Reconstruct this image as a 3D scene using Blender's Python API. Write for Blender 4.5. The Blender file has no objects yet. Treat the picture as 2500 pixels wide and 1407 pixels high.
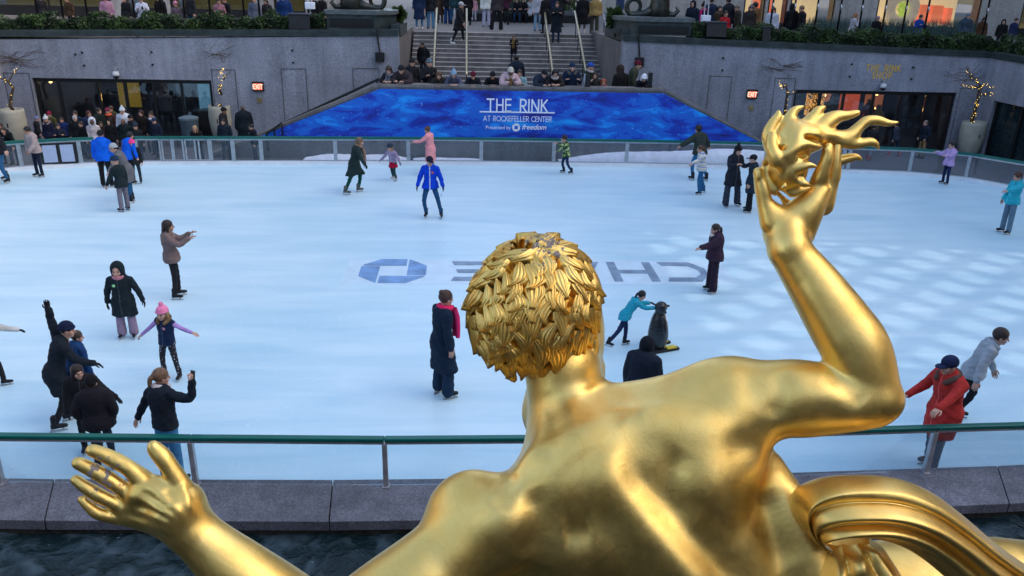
import bpy, math, random
import numpy as np
from mathutils import Vector, Matrix
from math import radians, sin, cos, pi
random.seed(7); rng = np.random.default_rng(7)
S = bpy.context.scene
COL = S.collection
# ---------------------------------------------------------------- camera, sky, sun
F_, CX, CY, H_ = 2000., 1250., 703.5, 6.2
TH, PS, RO = radians(21.26), radians(3.5), .025
FW = np.array([sin(PS)*cos(TH), cos(PS)*cos(TH), -sin(TH)])
_r = np.array([cos(PS), -sin(PS), 0]); _u = np.cross(_r, FW)
RT = _r*cos(RO)+_u*sin(RO); UP = _u*cos(RO)-_r*sin(RO)
CP = np.array([0, 0, H_])
cam = bpy.data.cameras.new('camera'); cam.lens = 36*F_/2500; cam.sensor_width = 36; cam.clip_end = 1500; cam.clip_start = .05
co = bpy.data.objects.new('camera', cam); COL.objects.link(co); S.camera = co
M = Matrix.Identity(4)
for i in range(3):
    M[i][0], M[i][1], M[i][2], M[i][3] = RT[i], UP[i], -FW[i], CP[i]
co.matrix_world = M
w = bpy.data.worlds.new('World'); S.world = w; w.use_nodes = True
nt = w.node_tree; bg = nt.nodes['Background']
sky = nt.nodes.new('ShaderNodeTexSky'); sky.sky_type = 'NISHITA'; sky.sun_disc = False
SUN_EL, SUN_AZ = radians(30), radians(100)     # azimuth clockwise from +Y
sky.sun_elevation = SUN_EL; sky.sun_rotation = SUN_AZ; sky.air_density = 1.0; sky.dust_density = 3.5; sky.ozone_density = .6
nt.links.new(sky.outputs[0], bg.inputs[0]); bg.inputs[1].default_value = .15
sl = bpy.data.lights.new('sun', 'SUN'); sl.energy = .4; sl.angle = radians(.2); sl.color = (1, .93, .84)
so = bpy.data.objects.new('sun', sl); COL.objects.link(so)
sd = Vector((sin(SUN_AZ)*cos(SUN_EL), cos(SUN_AZ)*cos(SUN_EL), sin(SUN_EL)))
so.rotation_euler = sd.to_track_quat('Z', 'Y').to_euler(); so.location = sd*50
S.view_settings.view_transform = 'Standard'; S.view_settings.look = 'None'; S.view_settings.gamma = 1
S.view_settings.exposure = 1.77
S.render.engine = 'CYCLES'
S.cycles.max_bounces = 8; S.cycles.transparent_max_bounces = 16; S.cycles.use_denoising = True

# ---------------------------------------------------------------- pixel helpers (photo pixels 2500x1407)
def ray(x, y): return FW+RT*(x-CX)/F_-UP*(y-CY)/F_
def G(x, y, z=0.): d = ray(x, y); return CP+d*(z-H_)/d[2]
def V(x, y, Y): d = ray(x, y); return CP+d*Y/d[1]
def W(x, y, A, B):
    d = ray(x, y); n = np.array([-(B[1]-A[1]), B[0]-A[0]]); t = (n@np.array(A[:2])-n@CP[:2])/(n@d[:2]); return CP+d*t
def D(x, y, zc): return CP+ray(x, y)*zc

# ---------------------------------------------------------------- materials
def _n(t, k, **kw):
    n = t.nodes.new(k)
    for a, b in kw.items(): setattr(n, a, b)
    return n
def mat(name, col, rough=.7, metal=0., var=.25, scale=8., bump=0., bscale=60., spec=.5, emis=None, es=1., coat=0., sheen=0.):
    m = bpy.data.materials.new(name); m.use_nodes = True; t = m.node_tree; p = t.nodes['Principled BSDF']
    p.inputs['Roughness'].default_value = rough; p.inputs['Metallic'].default_value = metal
    p.inputs['Specular IOR Level'].default_value = spec; p.inputs['Coat Weight'].default_value = coat
    if sheen: p.inputs['Sheen Weight'].default_value = sheen; p.inputs['Sheen Roughness'].default_value = .6
    tc = _n(t, 'ShaderNodeTexCoord')
    if var > 0:
        nz = _n(t, 'ShaderNodeTexNoise'); nz.inputs['Scale'].default_value = scale; nz.inputs['Detail'].default_value = 6
        t.links.new(tc.outputs['Object'], nz.inputs['Vector'])
        r = _n(t, 'ShaderNodeValToRGB'); r.color_ramp.elements[0].position = .32; r.color_ramp.elements[1].position = .7
        r.color_ramp.elements[0].color = (*[c*(1-var) for c in col], 1); r.color_ramp.elements[1].color = (*[min(1, c*(1+var)) for c in col], 1)
        t.links.new(nz.outputs[0], r.inputs[0]); t.links.new(r.outputs[0], p.inputs['Base Color'])
    else: p.inputs['Base Color'].default_value = (*col, 1)
    if bump > 0:
        nb = _n(t, 'ShaderNodeTexNoise'); nb.inputs['Scale'].default_value = bscale; nb.inputs['Detail'].default_value = 4
        t.links.new(tc.outputs['Object'], nb.inputs['Vector'])
        b = _n(t, 'ShaderNodeBump'); b.inputs['Strength'].default_value = bump; b.inputs['Distance'].default_value = .02
        t.links.new(nb.outputs[0], b.inputs['Height']); t.links.new(b.outputs[0], p.inputs['Normal'])
    if emis: p.inputs['Emission Color'].default_value = (*emis, 1); p.inputs['Emission Strength'].default_value = es
    return m
_cm = {}
def cloth(c, rough=.85, var=.18):
    k = (round(c[0], 3), round(c[1], 3), round(c[2], 3), rough)
    if k not in _cm: _cm[k] = mat('cloth_%d' % len(_cm), c, rough, 0, var, 9, .55, 15, .22)
    return _cm[k]
def granite(name, c, speck=.5, stain=.25, sc=90., rough=.55, spec=.5):
    m = bpy.data.materials.new(name); m.use_nodes = True; t = m.node_tree; p = t.nodes['Principled BSDF']; L = t.links.new
    p.inputs['Roughness'].default_value = rough; p.inputs['Specular IOR Level'].default_value = spec
    g = _n(t, 'ShaderNodeNewGeometry')
    n1 = _n(t, 'ShaderNodeTexNoise'); n1.inputs['Scale'].default_value = sc; n1.inputs['Detail'].default_value = 3
    n2 = _n(t, 'ShaderNodeTexNoise'); n2.inputs['Scale'].default_value = .55; n2.inputs['Detail'].default_value = 8; n2.inputs['Roughness'].default_value = .65
    mp = _n(t, 'ShaderNodeMapping'); mp.inputs['Scale'].default_value = (3, 3, .35)
    n3 = _n(t, 'ShaderNodeTexNoise'); n3.inputs['Scale'].default_value = 1.2; n3.inputs['Detail'].default_value = 6
    for n in (n1, n2): L(g.outputs['Position'], n.inputs['Vector'])
    L(g.outputs['Position'], mp.inputs['Vector']); L(mp.outputs[0], n3.inputs['Vector'])
    r1 = _n(t, 'ShaderNodeMapRange'); r1.inputs['From Min'].default_value = .35; r1.inputs['From Max'].default_value = .7; r1.inputs['To Min'].default_value = 1-speck; r1.inputs['To Max'].default_value = 1+speck
    r2 = _n(t, 'ShaderNodeMapRange'); r2.inputs['From Min'].default_value = .35; r2.inputs['From Max'].default_value = .65; r2.inputs['To Min'].default_value = 1-stain; r2.inputs['To Max'].default_value = 1+stain*.5
    r3 = _n(t, 'ShaderNodeMapRange'); r3.inputs['From Min'].default_value = .3; r3.inputs['From Max'].default_value = .6; r3.inputs['To Min'].default_value = 1-stain; r3.inputs['To Max'].default_value = 1.05
    for a, b in ((n1, r1), (n2, r2), (n3, r3)): L(a.outputs[0], b.inputs[0])
    a = _n(t, 'ShaderNodeMath', operation='MULTIPLY'); b = _n(t, 'ShaderNodeMath', operation='MULTIPLY')
    L(r1.outputs[0], a.inputs[0]); L(r2.outputs[0], a.inputs[1]); L(a.outputs[0], b.inputs[0]); L(r3.outputs[0], b.inputs[1])
    v = _n(t, 'ShaderNodeVectorMath', operation='SCALE'); v.inputs[0].default_value = c; L(b.outputs[0], v.inputs['Scale'])
    L(v.outputs[0], p.inputs['Base Color'])
    bp = _n(t, 'ShaderNodeBump'); bp.inputs['Strength'].default_value = .25; bp.inputs['Distance'].default_value = .01
    L(n1.outputs[0], bp.inputs['Height']); L(bp.outputs[0], p.inputs['Normal'])
    return m
def glassmat(name, tint, dens, refl=1.):
    m = bpy.data.materials.new(name); m.use_nodes = True; t = m.node_tree; t.nodes.clear(); L = t.links.new
    o = _n(t, 'ShaderNodeOutputMaterial'); tr = _n(t, 'ShaderNodeBsdfTransparent'); tr.inputs[0].default_value = (*tint, 1)
    df = _n(t, 'ShaderNodeBsdfPrincipled'); df.inputs['Base Color'].default_value = (.28, .34, .4, 1); df.inputs['Roughness'].default_value = .35
    gl = _n(t, 'ShaderNodeBsdfGlossy'); gl.inputs['Roughness'].default_value = .03; gl.inputs[0].default_value = (.9, .95, 1, 1)
    m1 = _n(t, 'ShaderNodeMixShader'); m2 = _n(t, 'ShaderNodeMixShader')
    nz = _n(t, 'ShaderNodeTexNoise'); nz.inputs['Scale'].default_value = 2.5; nz.inputs['Detail'].default_value = 7
    g = _n(t, 'ShaderNodeNewGeometry'); L(g.outputs['Position'], nz.inputs['Vector'])
    mr = _n(t, 'ShaderNodeMapRange'); mr.inputs['From Min'].default_value = .4; mr.inputs['From Max'].default_value = .75; mr.inputs['To Min'].default_value = dens*.5; mr.inputs['To Max'].default_value = dens*1.8
    L(nz.outputs[0], mr.inputs[0]); L(mr.outputs[0], m1.inputs[0]); L(tr.outputs[0], m1.inputs[1]); L(df.outputs[0], m1.inputs[2])
    fr = _n(t, 'ShaderNodeFresnel'); fr.inputs[0].default_value = 1.45
    mu = _n(t, 'ShaderNodeMath', operation='MULTIPLY'); mu.inputs[1].default_value = refl; L(fr.outputs[0], mu.inputs[0])
    L(mu.outputs[0], m2.inputs[0]); L(m1.outputs[0], m2.inputs[1]); L(gl.outputs[0], m2.inputs[2]); L(m2.outputs[0], o.inputs[0])
    return m

# ---------------------------------------------------------------- object helpers
def tag(o, label=None, cat=None, group=None, kind=None):
    if label: o['label'] = label
    if cat: o['category'] = cat
    if group: o['group'] = group
    if kind: o['kind'] = kind
    return o
def empty(name, loc=(0, 0, 0), rz=0.):
    o = bpy.data.objects.new(name, None); COL.objects.link(o); o.location = loc; o.rotation_euler = (0, 0, rz); o.empty_display_size = .1
    return o
def link(name, me, m, parent=None, smooth=False):
    if m is not None:
        for x in (m if isinstance(m, (list, tuple)) else [m]): me.materials.append(x)
    if smooth: me.polygons.foreach_set('use_smooth', [True]*len(me.polygons))
    o = bpy.data.objects.new(name, me); COL.objects.link(o)
    if parent: o.parent = parent
    return o
def npmesh(name, v, f):
    me = bpy.data.meshes.new(name); v = np.asarray(v, np.float32); f = np.asarray(f, np.int32); k = f.shape[1]
    me.vertices.add(len(v)); me.vertices.foreach_set('co', v.ravel()); me.loops.add(f.size); me.loops.foreach_set('vertex_index', f.ravel())
    me.polygons.add(len(f)); me.polygons.foreach_set('loop_start', np.arange(0, f.size, k, dtype=np.int32))
    me.update(calc_edges=True); me.validate(); return me
class MB:
    def __init__(s): s.v = []; s.f = []; s.mi = []
    def add(s, vs, fs, mi=0):
        n = len(s.v); s.v += [tuple(map(float, q)) for q in vs]; s.f += [tuple(i+n for i in q) for q in fs]; s.mi += [mi]*len(fs); return s
    def box(s, a, b, mi=0):
        x0, y0, z0 = a; x1, y1, z1 = b
        return s.add([(x0, y0, z0), (x1, y0, z0), (x1, y1, z0), (x0, y1, z0), (x0, y0, z1), (x1, y0, z1), (x1, y1, z1), (x0, y1, z1)],
                     [(0, 3, 2, 1), (4, 5, 6, 7), (0, 1, 5, 4), (1, 2, 6, 5), (2, 3, 7, 6), (3, 0, 4, 7)], mi)
    def bar(s, p, q, wd, hh, mi=0, up=(0, 0, 1)):          # beam p->q, width wd, height hh
        p = np.array(p, float); q = np.array(q, float); d = q-p; d = d/max(1e-9, np.linalg.norm(d)); u = np.array(up, float)
        if abs(d@u) > .98: u = np.array([0, 1., 0])
        r = np.cross(d, u); r = r/np.linalg.norm(r); u = np.cross(r, d); r = r*wd/2; u = u*hh/2
        vs = [p-r-u, p+r-u, p+r+u, p-r+u, q-r-u, q+r-u, q+r+u, q-r+u]
        return s.add(vs, [(0, 1, 2, 3), (7, 6, 5, 4), (0, 4, 5, 1), (1, 5, 6, 2), (2, 6, 7, 3), (3, 7, 4, 0)], mi)
    def tube(s, pts, rs, n=8, mi=0, cap=True):
        pts = [np.array(p, float) for p in pts]; 
        if not hasattr(rs, '__len__'): rs = [rs]*len(pts)
        vs = []; fs = []; pr = None
        for i, p in enumerate(pts):
            d = pts[min(i+1, len(pts)-1)]-pts[max(i-1, 0)]; d = d/max(1e-9, np.linalg.norm(d))
            if pr is None:
                a = np.array([0, 0, 1.]) if abs(d[2]) < .9 else np.array([1., 0, 0]); pr = np.cross(d, a)
            pr = pr-d*(pr@d); pr /= max(1e-9, np.linalg.norm(pr)); q = np.cross(d, pr)
            for k in range(n): a = 2*pi*k/n; vs.append(p+rs[i]*(cos(a)*pr+sin(a)*q))
        for i in range(len(pts)-1):
            for k in range(n): fs.append((i*n+k, i*n+(k+1) % n, (i+1)*n+(k+1) % n, (i+1)*n+k))
        if cap: fs.append(tuple(range(n-1, -1, -1))); fs.append(tuple((len(pts)-1)*n+k for k in range(n)))
        return s.add(vs, fs, mi)
    def lathe(s, prof, c=(0, 0, 0), n=24, mi=0):
        vs = []; fs = []
        for r, z in prof:
            for k in range(n): a = 2*pi*k/n; vs.append((c[0]+r*cos(a), c[1]+r*sin(a), c[2]+z))
        for i in range(len(prof)-1):
            for k in range(n): fs.append((i*n+k, i*n+(k+1) % n, (i+1)*n+(k+1) % n, (i+1)*n+k))
        return s.add(vs, fs, mi)
    def prism(s, poly, z0, z1, mi=0):       # poly xy ccw
        n = len(poly)
        return s.add([(p[0], p[1], z0) for p in poly]+[(p[0], p[1], z1) for p in poly],
                     [tuple(range(n-1, -1, -1)), tuple(range(n, 2*n))]+[(i, (i+1) % n, n+(i+1) % n, n+i) for i in range(n)], mi)
    def slab(s, quad, n, t, mi=0):
        n = np.array(n, float)*t; k = len(quad); a = [np.array(q, float) for q in quad]
        return s.add(a+[q+n for q in a], [tuple(range(k-1, -1, -1)), tuple(range(k, 2*k))]+[(i, (i+1) % k, k+(i+1) % k, k+i) for i in range(k)], mi)
    def build(s, name, m, parent=None, smooth=False, bevel=0.):
        me = bpy.data.meshes.new(name); me.from_pydata(s.v, [], s.f); me.validate()
        o = link(name, me, m, parent, smooth)
        if len(s.mi) == len(me.polygons) and any(s.mi): me.polygons.foreach_set('material_index', s.mi)
        if bevel: b = o.modifiers.new('b', 'BEVEL'); b.width = bevel; b.segments = 2; b.limit_method = 'ANGLE'
        return o

# ---------------------------------------------------------------- stroke font (unit height, baseline 0)
FT = {'T': (.62, [[(0, 1), (.62, 1)], [(.31, 1), (.31, 0)]]), 'H': (.55, [[(0, 0), (0, 1)], [(.55, 0), (.55, 1)], [(0, .52), (.55, .52)]]),
 'E': (.45, [[(.45, 1), (0, 1), (0, 0), (.45, 0)], [(0, .53), (.43, .53)]]), 'F': (.42, [[(.42, 1), (0, 1), (0, 0)], [(0, .53), (.4, .53)]]),
 'R': (.5, [[(0, 0), (0, 1), (.3, 1), (.46, .9), (.5, .74), (.45, .56), (.3, .46), (0, .46)], [(.2, .46), (.52, 0)]]),
 'P': (.5, [[(0, 0), (0, 1), (.3, 1), (.46, .9), (.5, .72), (.45, .54), (.3, .43), (0, .43)]]),
 'I': (.02, [[(.0, 0), (.0, 1)]]), 'N': (.6, [[(0, 0), (0, 1), (.6, 0), (.6, 1)]]), 'K': (.52, [[(0, 0), (0, 1)], [(.5, 1), (.03, .45)], [(.14, .56), (.54, 0)]]),
 'A': (.68, [[(0, 0), (.34, 1), (.68, 0)], [(.13, .33), (.55, .33)]]), 'L': (.4, [[(0, 1), (0, 0), (.4, 0)]]),
 'O': (.86, [[(.43+.43*cos(a*pi/9), .5+.5*sin(a*pi/9)) for a in range(19)]]), 'C': (.68, [[(.43+.43*cos(a*pi/9), .5+.5*sin(a*pi/9)) for a in np.arange(2, 16.5, .75)]]),
 'S': (.45, [[(.43, .86), (.34, .97), (.22, 1), (.09, .95), (.03, .8), (.06, .66), (.2, .55), (.36, .44), (.44, .28), (.39, .1), (.24, 0), (.1, .03), (0, .15)]]),
 'X': (.55, [[(0, 0), (.55, 1)], [(0, 1), (.55, 0)]])}
def strokes(txt, gap=.22, space=.45):
    x = 0; out = []
    for ch in txt:
        if ch == ' ': x += space; continue
        wd, ls = FT[ch]
        out += [[(x+a, b) for a, b in l] for l in ls]; x += wd+gap
    return out, x-gap
def letters(mb, txt, O, X, Y, N, h, wt, gap=.22, space=.45, depth=.01, slant=0., anchor='c', mi=0):
    ls, wd = strokes(txt, gap, space); O = np.array(O, float); X = np.array(X, float); Y = np.array(Y, float); N = np.array(N, float)
    ox = -wd/2 if anchor == 'c' else 0
    for l in ls:
        for a, b in zip(l[:-1], l[1:]):
            a = np.array(a, float); b = np.array(b, float); d = b-a; L = np.hypot(*d)
            if L < 1e-6: continue
            d = d/L; n = np.array([-d[1], d[0]])*wt/2; a = a-d*wt*.4; b = b+d*wt*.4
            q = [a-n, b-n, b+n, a+n]; j = random.uniform(0, .0012)
            mb.slab([O+N*j+X*h*(p[0]+ox+slant*p[1])+Y*h*p[1] for p in q], N, depth, mi)
def textmesh(txt, size, extrude=.005, bold=0., shear=0., align='CENTER'):
    c = bpy.data.curves.new('t', 'FONT'); c.body = txt; c.size = size; c.extrude = extrude; c.offset = bold; c.shear = shear; c.align_x = align
    o = bpy.data.objects.new('t', c); COL.objects.link(o); bpy.context.view_layer.update()
    me = bpy.data.meshes.new_from_object(o.evaluated_get(bpy.context.evaluated_depsgraph_get()))
    bpy.data.objects.remove(o); bpy.data.curves.remove(c); me.materials.clear(); return me
def place_text(name, me, O, X, Y, m, parent):
    X = Vector(X).normalized(); Y = Vector(Y).normalized(); N = X.cross(Y)
    T = Matrix(((X.x, Y.x, N.x, O[0]), (X.y, Y.y, N.y, O[1]), (X.z, Y.z, N.z, O[2]), (0, 0, 0, 1)))
    me.transform(T); return link(name, me, m, parent)
# ================================================================ SETTING
PLZ = 3.5       # upper plaza level
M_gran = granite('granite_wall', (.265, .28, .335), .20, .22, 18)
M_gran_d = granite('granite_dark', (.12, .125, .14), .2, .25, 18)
M_ledge = granite('granite_ledge', (.155, .153, .178), .4, .28, 45, .5)
M_floor = granite('paving', (.10, .10, .115), .25, .2, 30, .6)
M_stair = granite('stair_stone', (.17, .158, .155), .3, .3, 30, .7)
M_plaza = granite('plaza_stone', (.20, .18, .17), .2, .2, 20, .75)
M_lime = granite('limestone', (.36, .34, .32), .15, .2, 8, .8)
M_cope = mat('bronze_coping', (.035, .05, .052), .4, .3, .4, 3, .2, 30)
M_black = mat('black_metal', (.012, .013, .015), .45, .3, .2, 5)
M_dkgreen = mat('green_rail', (.0, .105, .085), .35, 0, .15, 3, .1, 20)
M_alu = mat('aluminium', (.42, .45, .48), .38, .7, .18, 12, .1, 40)
M_kick = mat('kickboard_white', (.72, .75, .8), .45, 0, .06, 3)
M_brass = mat('handrail_metal', (.62, .55, .38), .32, .75, .2, 6)
M_steel = mat('handrail_steel', (.45, .43, .44), .32, .7, .2, 6)
M_glass = glassmat('dasher_glass', (.95, .97, .98), .045, .7)
M_sglass = glassmat('shop_glass', (.75, .78, .8), .03, 1.5)
# ---- ice
def ice_mat():
    m = bpy.data.materials.new('ice'); m.use_nodes = True; t = m.node_tree; p = t.nodes['Principled BSDF']; L = t.links.new
    g = _n(t, 'ShaderNodeNewGeometry')
    mp = _n(t, 'ShaderNodeMapping'); mp.inputs['Scale'].default_value = (.35, 2.2, 1); L(g.outputs['Position'], mp.inputs[0])
    n1 = _n(t, 'ShaderNodeTexNoise'); n1.inputs['Scale'].default_value = 1.1; n1.inputs['Detail'].default_value = 8; n1.inputs['Distortion'].default_value = .6; L(mp.outputs[0], n1.inputs['Vector'])
    n2 = _n(t, 'ShaderNodeTexNoise'); n2.inputs['Scale'].default_value = .16; n2.inputs['Detail'].default_value = 3; L(g.outputs['Position'], n2.inputs['Vector'])
    n3 = _n(t, 'ShaderNodeTexNoise'); n3.inputs['Scale'].default_value = 7; n3.inputs['Detail'].default_value = 5; n3.inputs['Distortion'].default_value = 2; L(g.outputs['Position'], n3.inputs['Vector'])
    ad = _n(t, 'ShaderNodeMath', operation='ADD'); L(n1.outputs[0], ad.inputs[0]); L(n2.outputs[0], ad.inputs[1])
    r = _n(t, 'ShaderNodeValToRGB'); e = r.color_ramp.elements; e[0].position = .35; e[0].color = (.42, .665, .79, 1); e[1].position = .66; e[1].color = (.64, .82, .90, 1)
    h = _n(t, 'ShaderNodeMath', operation='MULTIPLY'); h.inputs[1].default_value = .5; L(ad.outputs[0], h.inputs[0]); L(h.outputs[0], r.inputs[0])
    # skate scratches: thin bright arcs
    vs = []
    for sc, ds in ((.9, 3.5), (1.7, 2.2), (3.2, 1.6)):
        nn = _n(t, 'ShaderNodeTexNoise'); nn.inputs['Scale'].default_value = sc*.35; nn.inputs['Distortion'].default_value = ds; nn.inputs['Detail'].default_value = 1; L(g.outputs['Position'], nn.inputs['Vector'])
        wv = _n(t, 'ShaderNodeMath', operation='PINGPONG'); wv.inputs[1].default_value = .02; L(nn.outputs[0], wv.inputs[0])
        c = _n(t, 'ShaderNodeMapRange'); c.inputs['From Min'].default_value = .0; c.inputs['From Max'].default_value = .0012; c.inputs['To Min'].default_value = 1; c.inputs['To Max'].default_value = 0; L(wv.outputs[0], c.inputs[0]); vs.append(c)
    ax = _n(t, 'ShaderNodeMath', operation='MAXIMUM'); L(vs[0].outputs[0], ax.inputs[0]); L(vs[1].outputs[0], ax.inputs[1]); ay = _n(t, 'ShaderNodeMath', operation='MAXIMUM'); L(ax.outputs[0], ay.inputs[0]); L(vs[2].outputs[0], ay.inputs[1]); ax = ay
    gm = _n(t, 'ShaderNodeMath', operation='MULTIPLY'); L(ax.outputs[0], gm.inputs[0]); L(n3.outputs[0], gm.inputs[1])
    gk = _n(t, 'ShaderNodeMath', operation='MULTIPLY'); gk.inputs[1].default_value = .75; L(gm.outputs[0], gk.inputs[0])
    mx = _n(t, 'ShaderNodeMixRGB'); L(gk.outputs[0], mx.inputs[0]); L(r.outputs[0], mx.inputs[1]); mx.inputs[2].default_value = (.82, .9, .96, 1)
    L(mx.outputs[0], p.inputs['Base Color'])
    rr = _n(t, 'ShaderNodeMapRange'); rr.inputs['To Min'].default_value = .22; rr.inputs['To Max'].default_value = .5; L(n1.outputs[0], rr.inputs[0]); L(rr.outputs[0], p.inputs['Roughness'])
    b = _n(t, 'ShaderNodeBump'); b.inputs['Strength'].default_value = .12; b.inputs['Distance'].default_value = .01; L(n3.outputs[0], b.inputs['Height']); L(b.outputs[0], p.inputs['Normal'])
    p.inputs['Specular IOR Level'].default_value = .35
    return m
M_ice = ice_mat()
FAR = [(-250, 470), (-120, 437), (12, 420), (124, 410), (234, 406), (341, 403), (640, 402), (820, 402), (997, 402), (1174, 403), (1350, 405), (1527, 407), (1700, 410), (1863, 414), (2050, 422), (2216, 428), (2353, 441), (2490, 466), (2600, 497)]
FP = [G(*p)[:2] for p in FAR]
poly = [(-17.2, 14), (-16, 9.6), (-14, 8.55), (17, 8.55), (20.5, 11), (20.8, 20)]
icepoly = poly+[tuple(p) for p in FP[::-1]]
o = MB().prism(icepoly, -.05, 0).build('ice_rink', M_ice); tag(o, kind='structure')
o = MB().box((-60, -40, -.4), (60, 140, -.06)).build('ground', M_floor); tag(o, kind='structure')
# lower promenade around the rink (in front of the shops)
o = MB().box((-30, 15, -.058), (34, 31.5, -.052)).build('lower_promenade', M_floor); tag(o, kind='structure')

# ---- far dasher boards: each panel a thing (kickboard, glass, frame, rail)
def board_panel(p, q, zb, zt, name='rink_board_panel', glass=True, rail=M_dkgreen, gate=False, postw=.07, kick=True):
    p = np.array([p[0], p[1]]); q = np.array([q[0], q[1]]); L = np.linalg.norm(q-p); ang = math.atan2(q[1]-p[1], q[0]-p[0])
    r = empty(name, (p[0], p[1], 0), ang)
    if kick: MB().box((0, -.05, .0), (L-.004, .03, zb)).build('kickboard', M_kick, r)
    if gate:
        m = MB()
        for a in (.02, .32, L-.36, L-.06): m.box((a, -.03, zb+.02), (a+.05, .01, zt-.08))
        m.box((.075, -.025, zt-.13), (L-.075, .005, zt-.085)); m.box((.075, -.025, zb+.02), (L-.075, .005, zb+.06))
        m.build('gate_frame', M_alu, r)
        MB().box((.05, .012, zb+.01), (L-.05, .022, zt-.09)).build('glass_pane', M_glass, r)
    else:
        m = MB(); m.box((.0, -.03, zb+.002), (postw, .025, zt-.075)); m.box((L-.05, -.03, zb+.002), (L-.006, .025, zt-.075)); m.box((postw+.002, -.027, zt-.125), (L-.052, .022, zt-.077)); m.box((postw+.002, -.02, zb+.002), (L-.052, .018, zb+.03))
        m.build('post_frame', M_alu, r)
        MB().box((postw+.002, -.004, zb+.032), (L-.052, .006, zt-.128)).build('glass_pane', M_glass, r)
    MB().box((0, -.055, zt-.073), (L-.004, .05, zt)).build('top_rail', rail, r)
    return r
ZT = .93
FB = [FP[1], FP[2]]
def onpath(px):      # point on the far boards at photo column px
    for a, b in zip(FAR[:-1], FAR[1:]):
        if a[0] <= px <= b[0]:
            t = (px-a[0])/(b[0]-a[0]); return G(px, a[1]+t*(b[1]-a[1]))[:2]
cuts = [(-120, 'a'), (-20, 'a'), (55, 'a'), (200, 'a'), (238, 'x'), (338, 'a'), (398, 'g'), (455, 'g'), (517, 'a'), (572, 'a'), (640, 'a'), (820, 'a'), (997, 'a'), (1174, 'a'), (1350, 'a'), (1527, 'a'), (1700, 'a'), (1865, 'a'), (2052, 'a'), (2066, 'a'), (2216, 'a'), (2355, 'a'), (2495, 'a'), (2600, 'e')]
k = 0
WHERE = {-120: 'at the far left end', -20: 'beside the left planter', 55: 'carrying the pale poster frame', 200: 'just left of the open entrance gap',
 338: 'just right of the open entrance gap', 398: 'left half of the double gate', 455: 'right half of the double gate', 517: 'just right of the double gate', 572: 'between gate and blue banner', 640: 'under the left tip of the blue banner',
 820: 'behind the dark green coat woman', 997: 'behind the girl in the pink coat', 1174: 'straight below the banner lettering', 1350: 'held by the patterned child', 1527: 'right of the patterned child',
 1700: 'behind the striped sweater', 1865: 'behind the raised golden hand', 2052: 'narrow, below the golden flame', 2066: 'in front of the shop door with mannequins', 2216: 'left of the child in the lilac jacket', 2355: 'right of the child in the lilac jacket', 2495: 'at the right picture edge'}
for (a, ty), (b, _) in zip(cuts[:-1], cuts[1:]):
    if ty == 'x': continue
    r = board_panel(onpath(a), onpath(b), .12, ZT, 'rink_gate' if ty == 'g' else 'rink_board_panel', gate=(ty == 'g'))
    tag(r, ('metal framed gate in the far boards, ' if ty == 'g' else 'far glass board panel, green rail, ')+WHERE[a], 'gate' if ty == 'g' else 'rink board', 'rink board panels on the far side')
# left curve continues
o = None
# poster frame on left boards
pa, pb = onpath(108), onpath(196); ang = math.atan2(pb[1]-pa[1], pb[0]-pa[0]); r = empty('poster_frame', (pa[0], pa[1]-.07, .14), ang); L = np.linalg.norm(np.array(pb)-pa)
tag(r, 'dark frame with two pale blank posters on the left rink boards', 'poster frame')
MB().box((0, -.02, 0), (L, .0, .66)).build('backing', M_black, r)
m = mat('poster_pale', (.36, .44, .62), .6, 0, .05)
for s in (0, 1): MB().box((.08+s*(L/2-.02), -.028, .06), (L/2-.05+s*(L/2-.03), -.022, .6)).build('poster', m, r)
# ---- snow bank behind glass
def snowbank(x0, x1, h0, h1, hm, label):
    n = 40; v = []; f = []
    for i in range(n+1):
        t = i/n; x = x0+(x1-x0)*t; y0 = 27.42; h = (h0*(1-t)+h1*t)+hm*sin(pi*t)**.7*(.8+.2*sin(9*t)+.08*random.random())
        for j in range(7): s = j/6; v.append((x, y0+s*.8, max(.0, h*min(1, .12+1.5*s))*(1-.5*max(0, s-.65)/.35)))
    for i in range(n):
        for j in range(6): f.append((i*7+j, (i+1)*7+j, (i+1)*7+j+1, i*7+j+1))
    # front face
    b = len(v)
    for i in range(n+1): v.append((x0+(x1-x0)*i/n, 27.42, -.05))
    for i in range(n): f.append((b+i, b+i+1, (i+1)*7, i*7))
    me = bpy.data.meshes.new('snow_bank'); me.from_pydata(v, [], f); o = link('snow_bank', me, M_snow, None, True); tag(o, label, 'snow', 'scraped snow behind the boards'); return o
M_snow = mat('snow', (.88, .90, .95), .8, 0, .06, 6, .5, 12)
snowbank(3.2, 10.6, .08, .45, .26, 'high snow bank behind the glass on the right of the banner wall')
snowbank(-5.5, -1.9, .02, .05, .22, 'low snow bank behind the glass near the helmeted child')
snowbank(-1.8, 0.6, .05, .02, .1, 'thin snow strip behind the glass near the pink coat')

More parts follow.
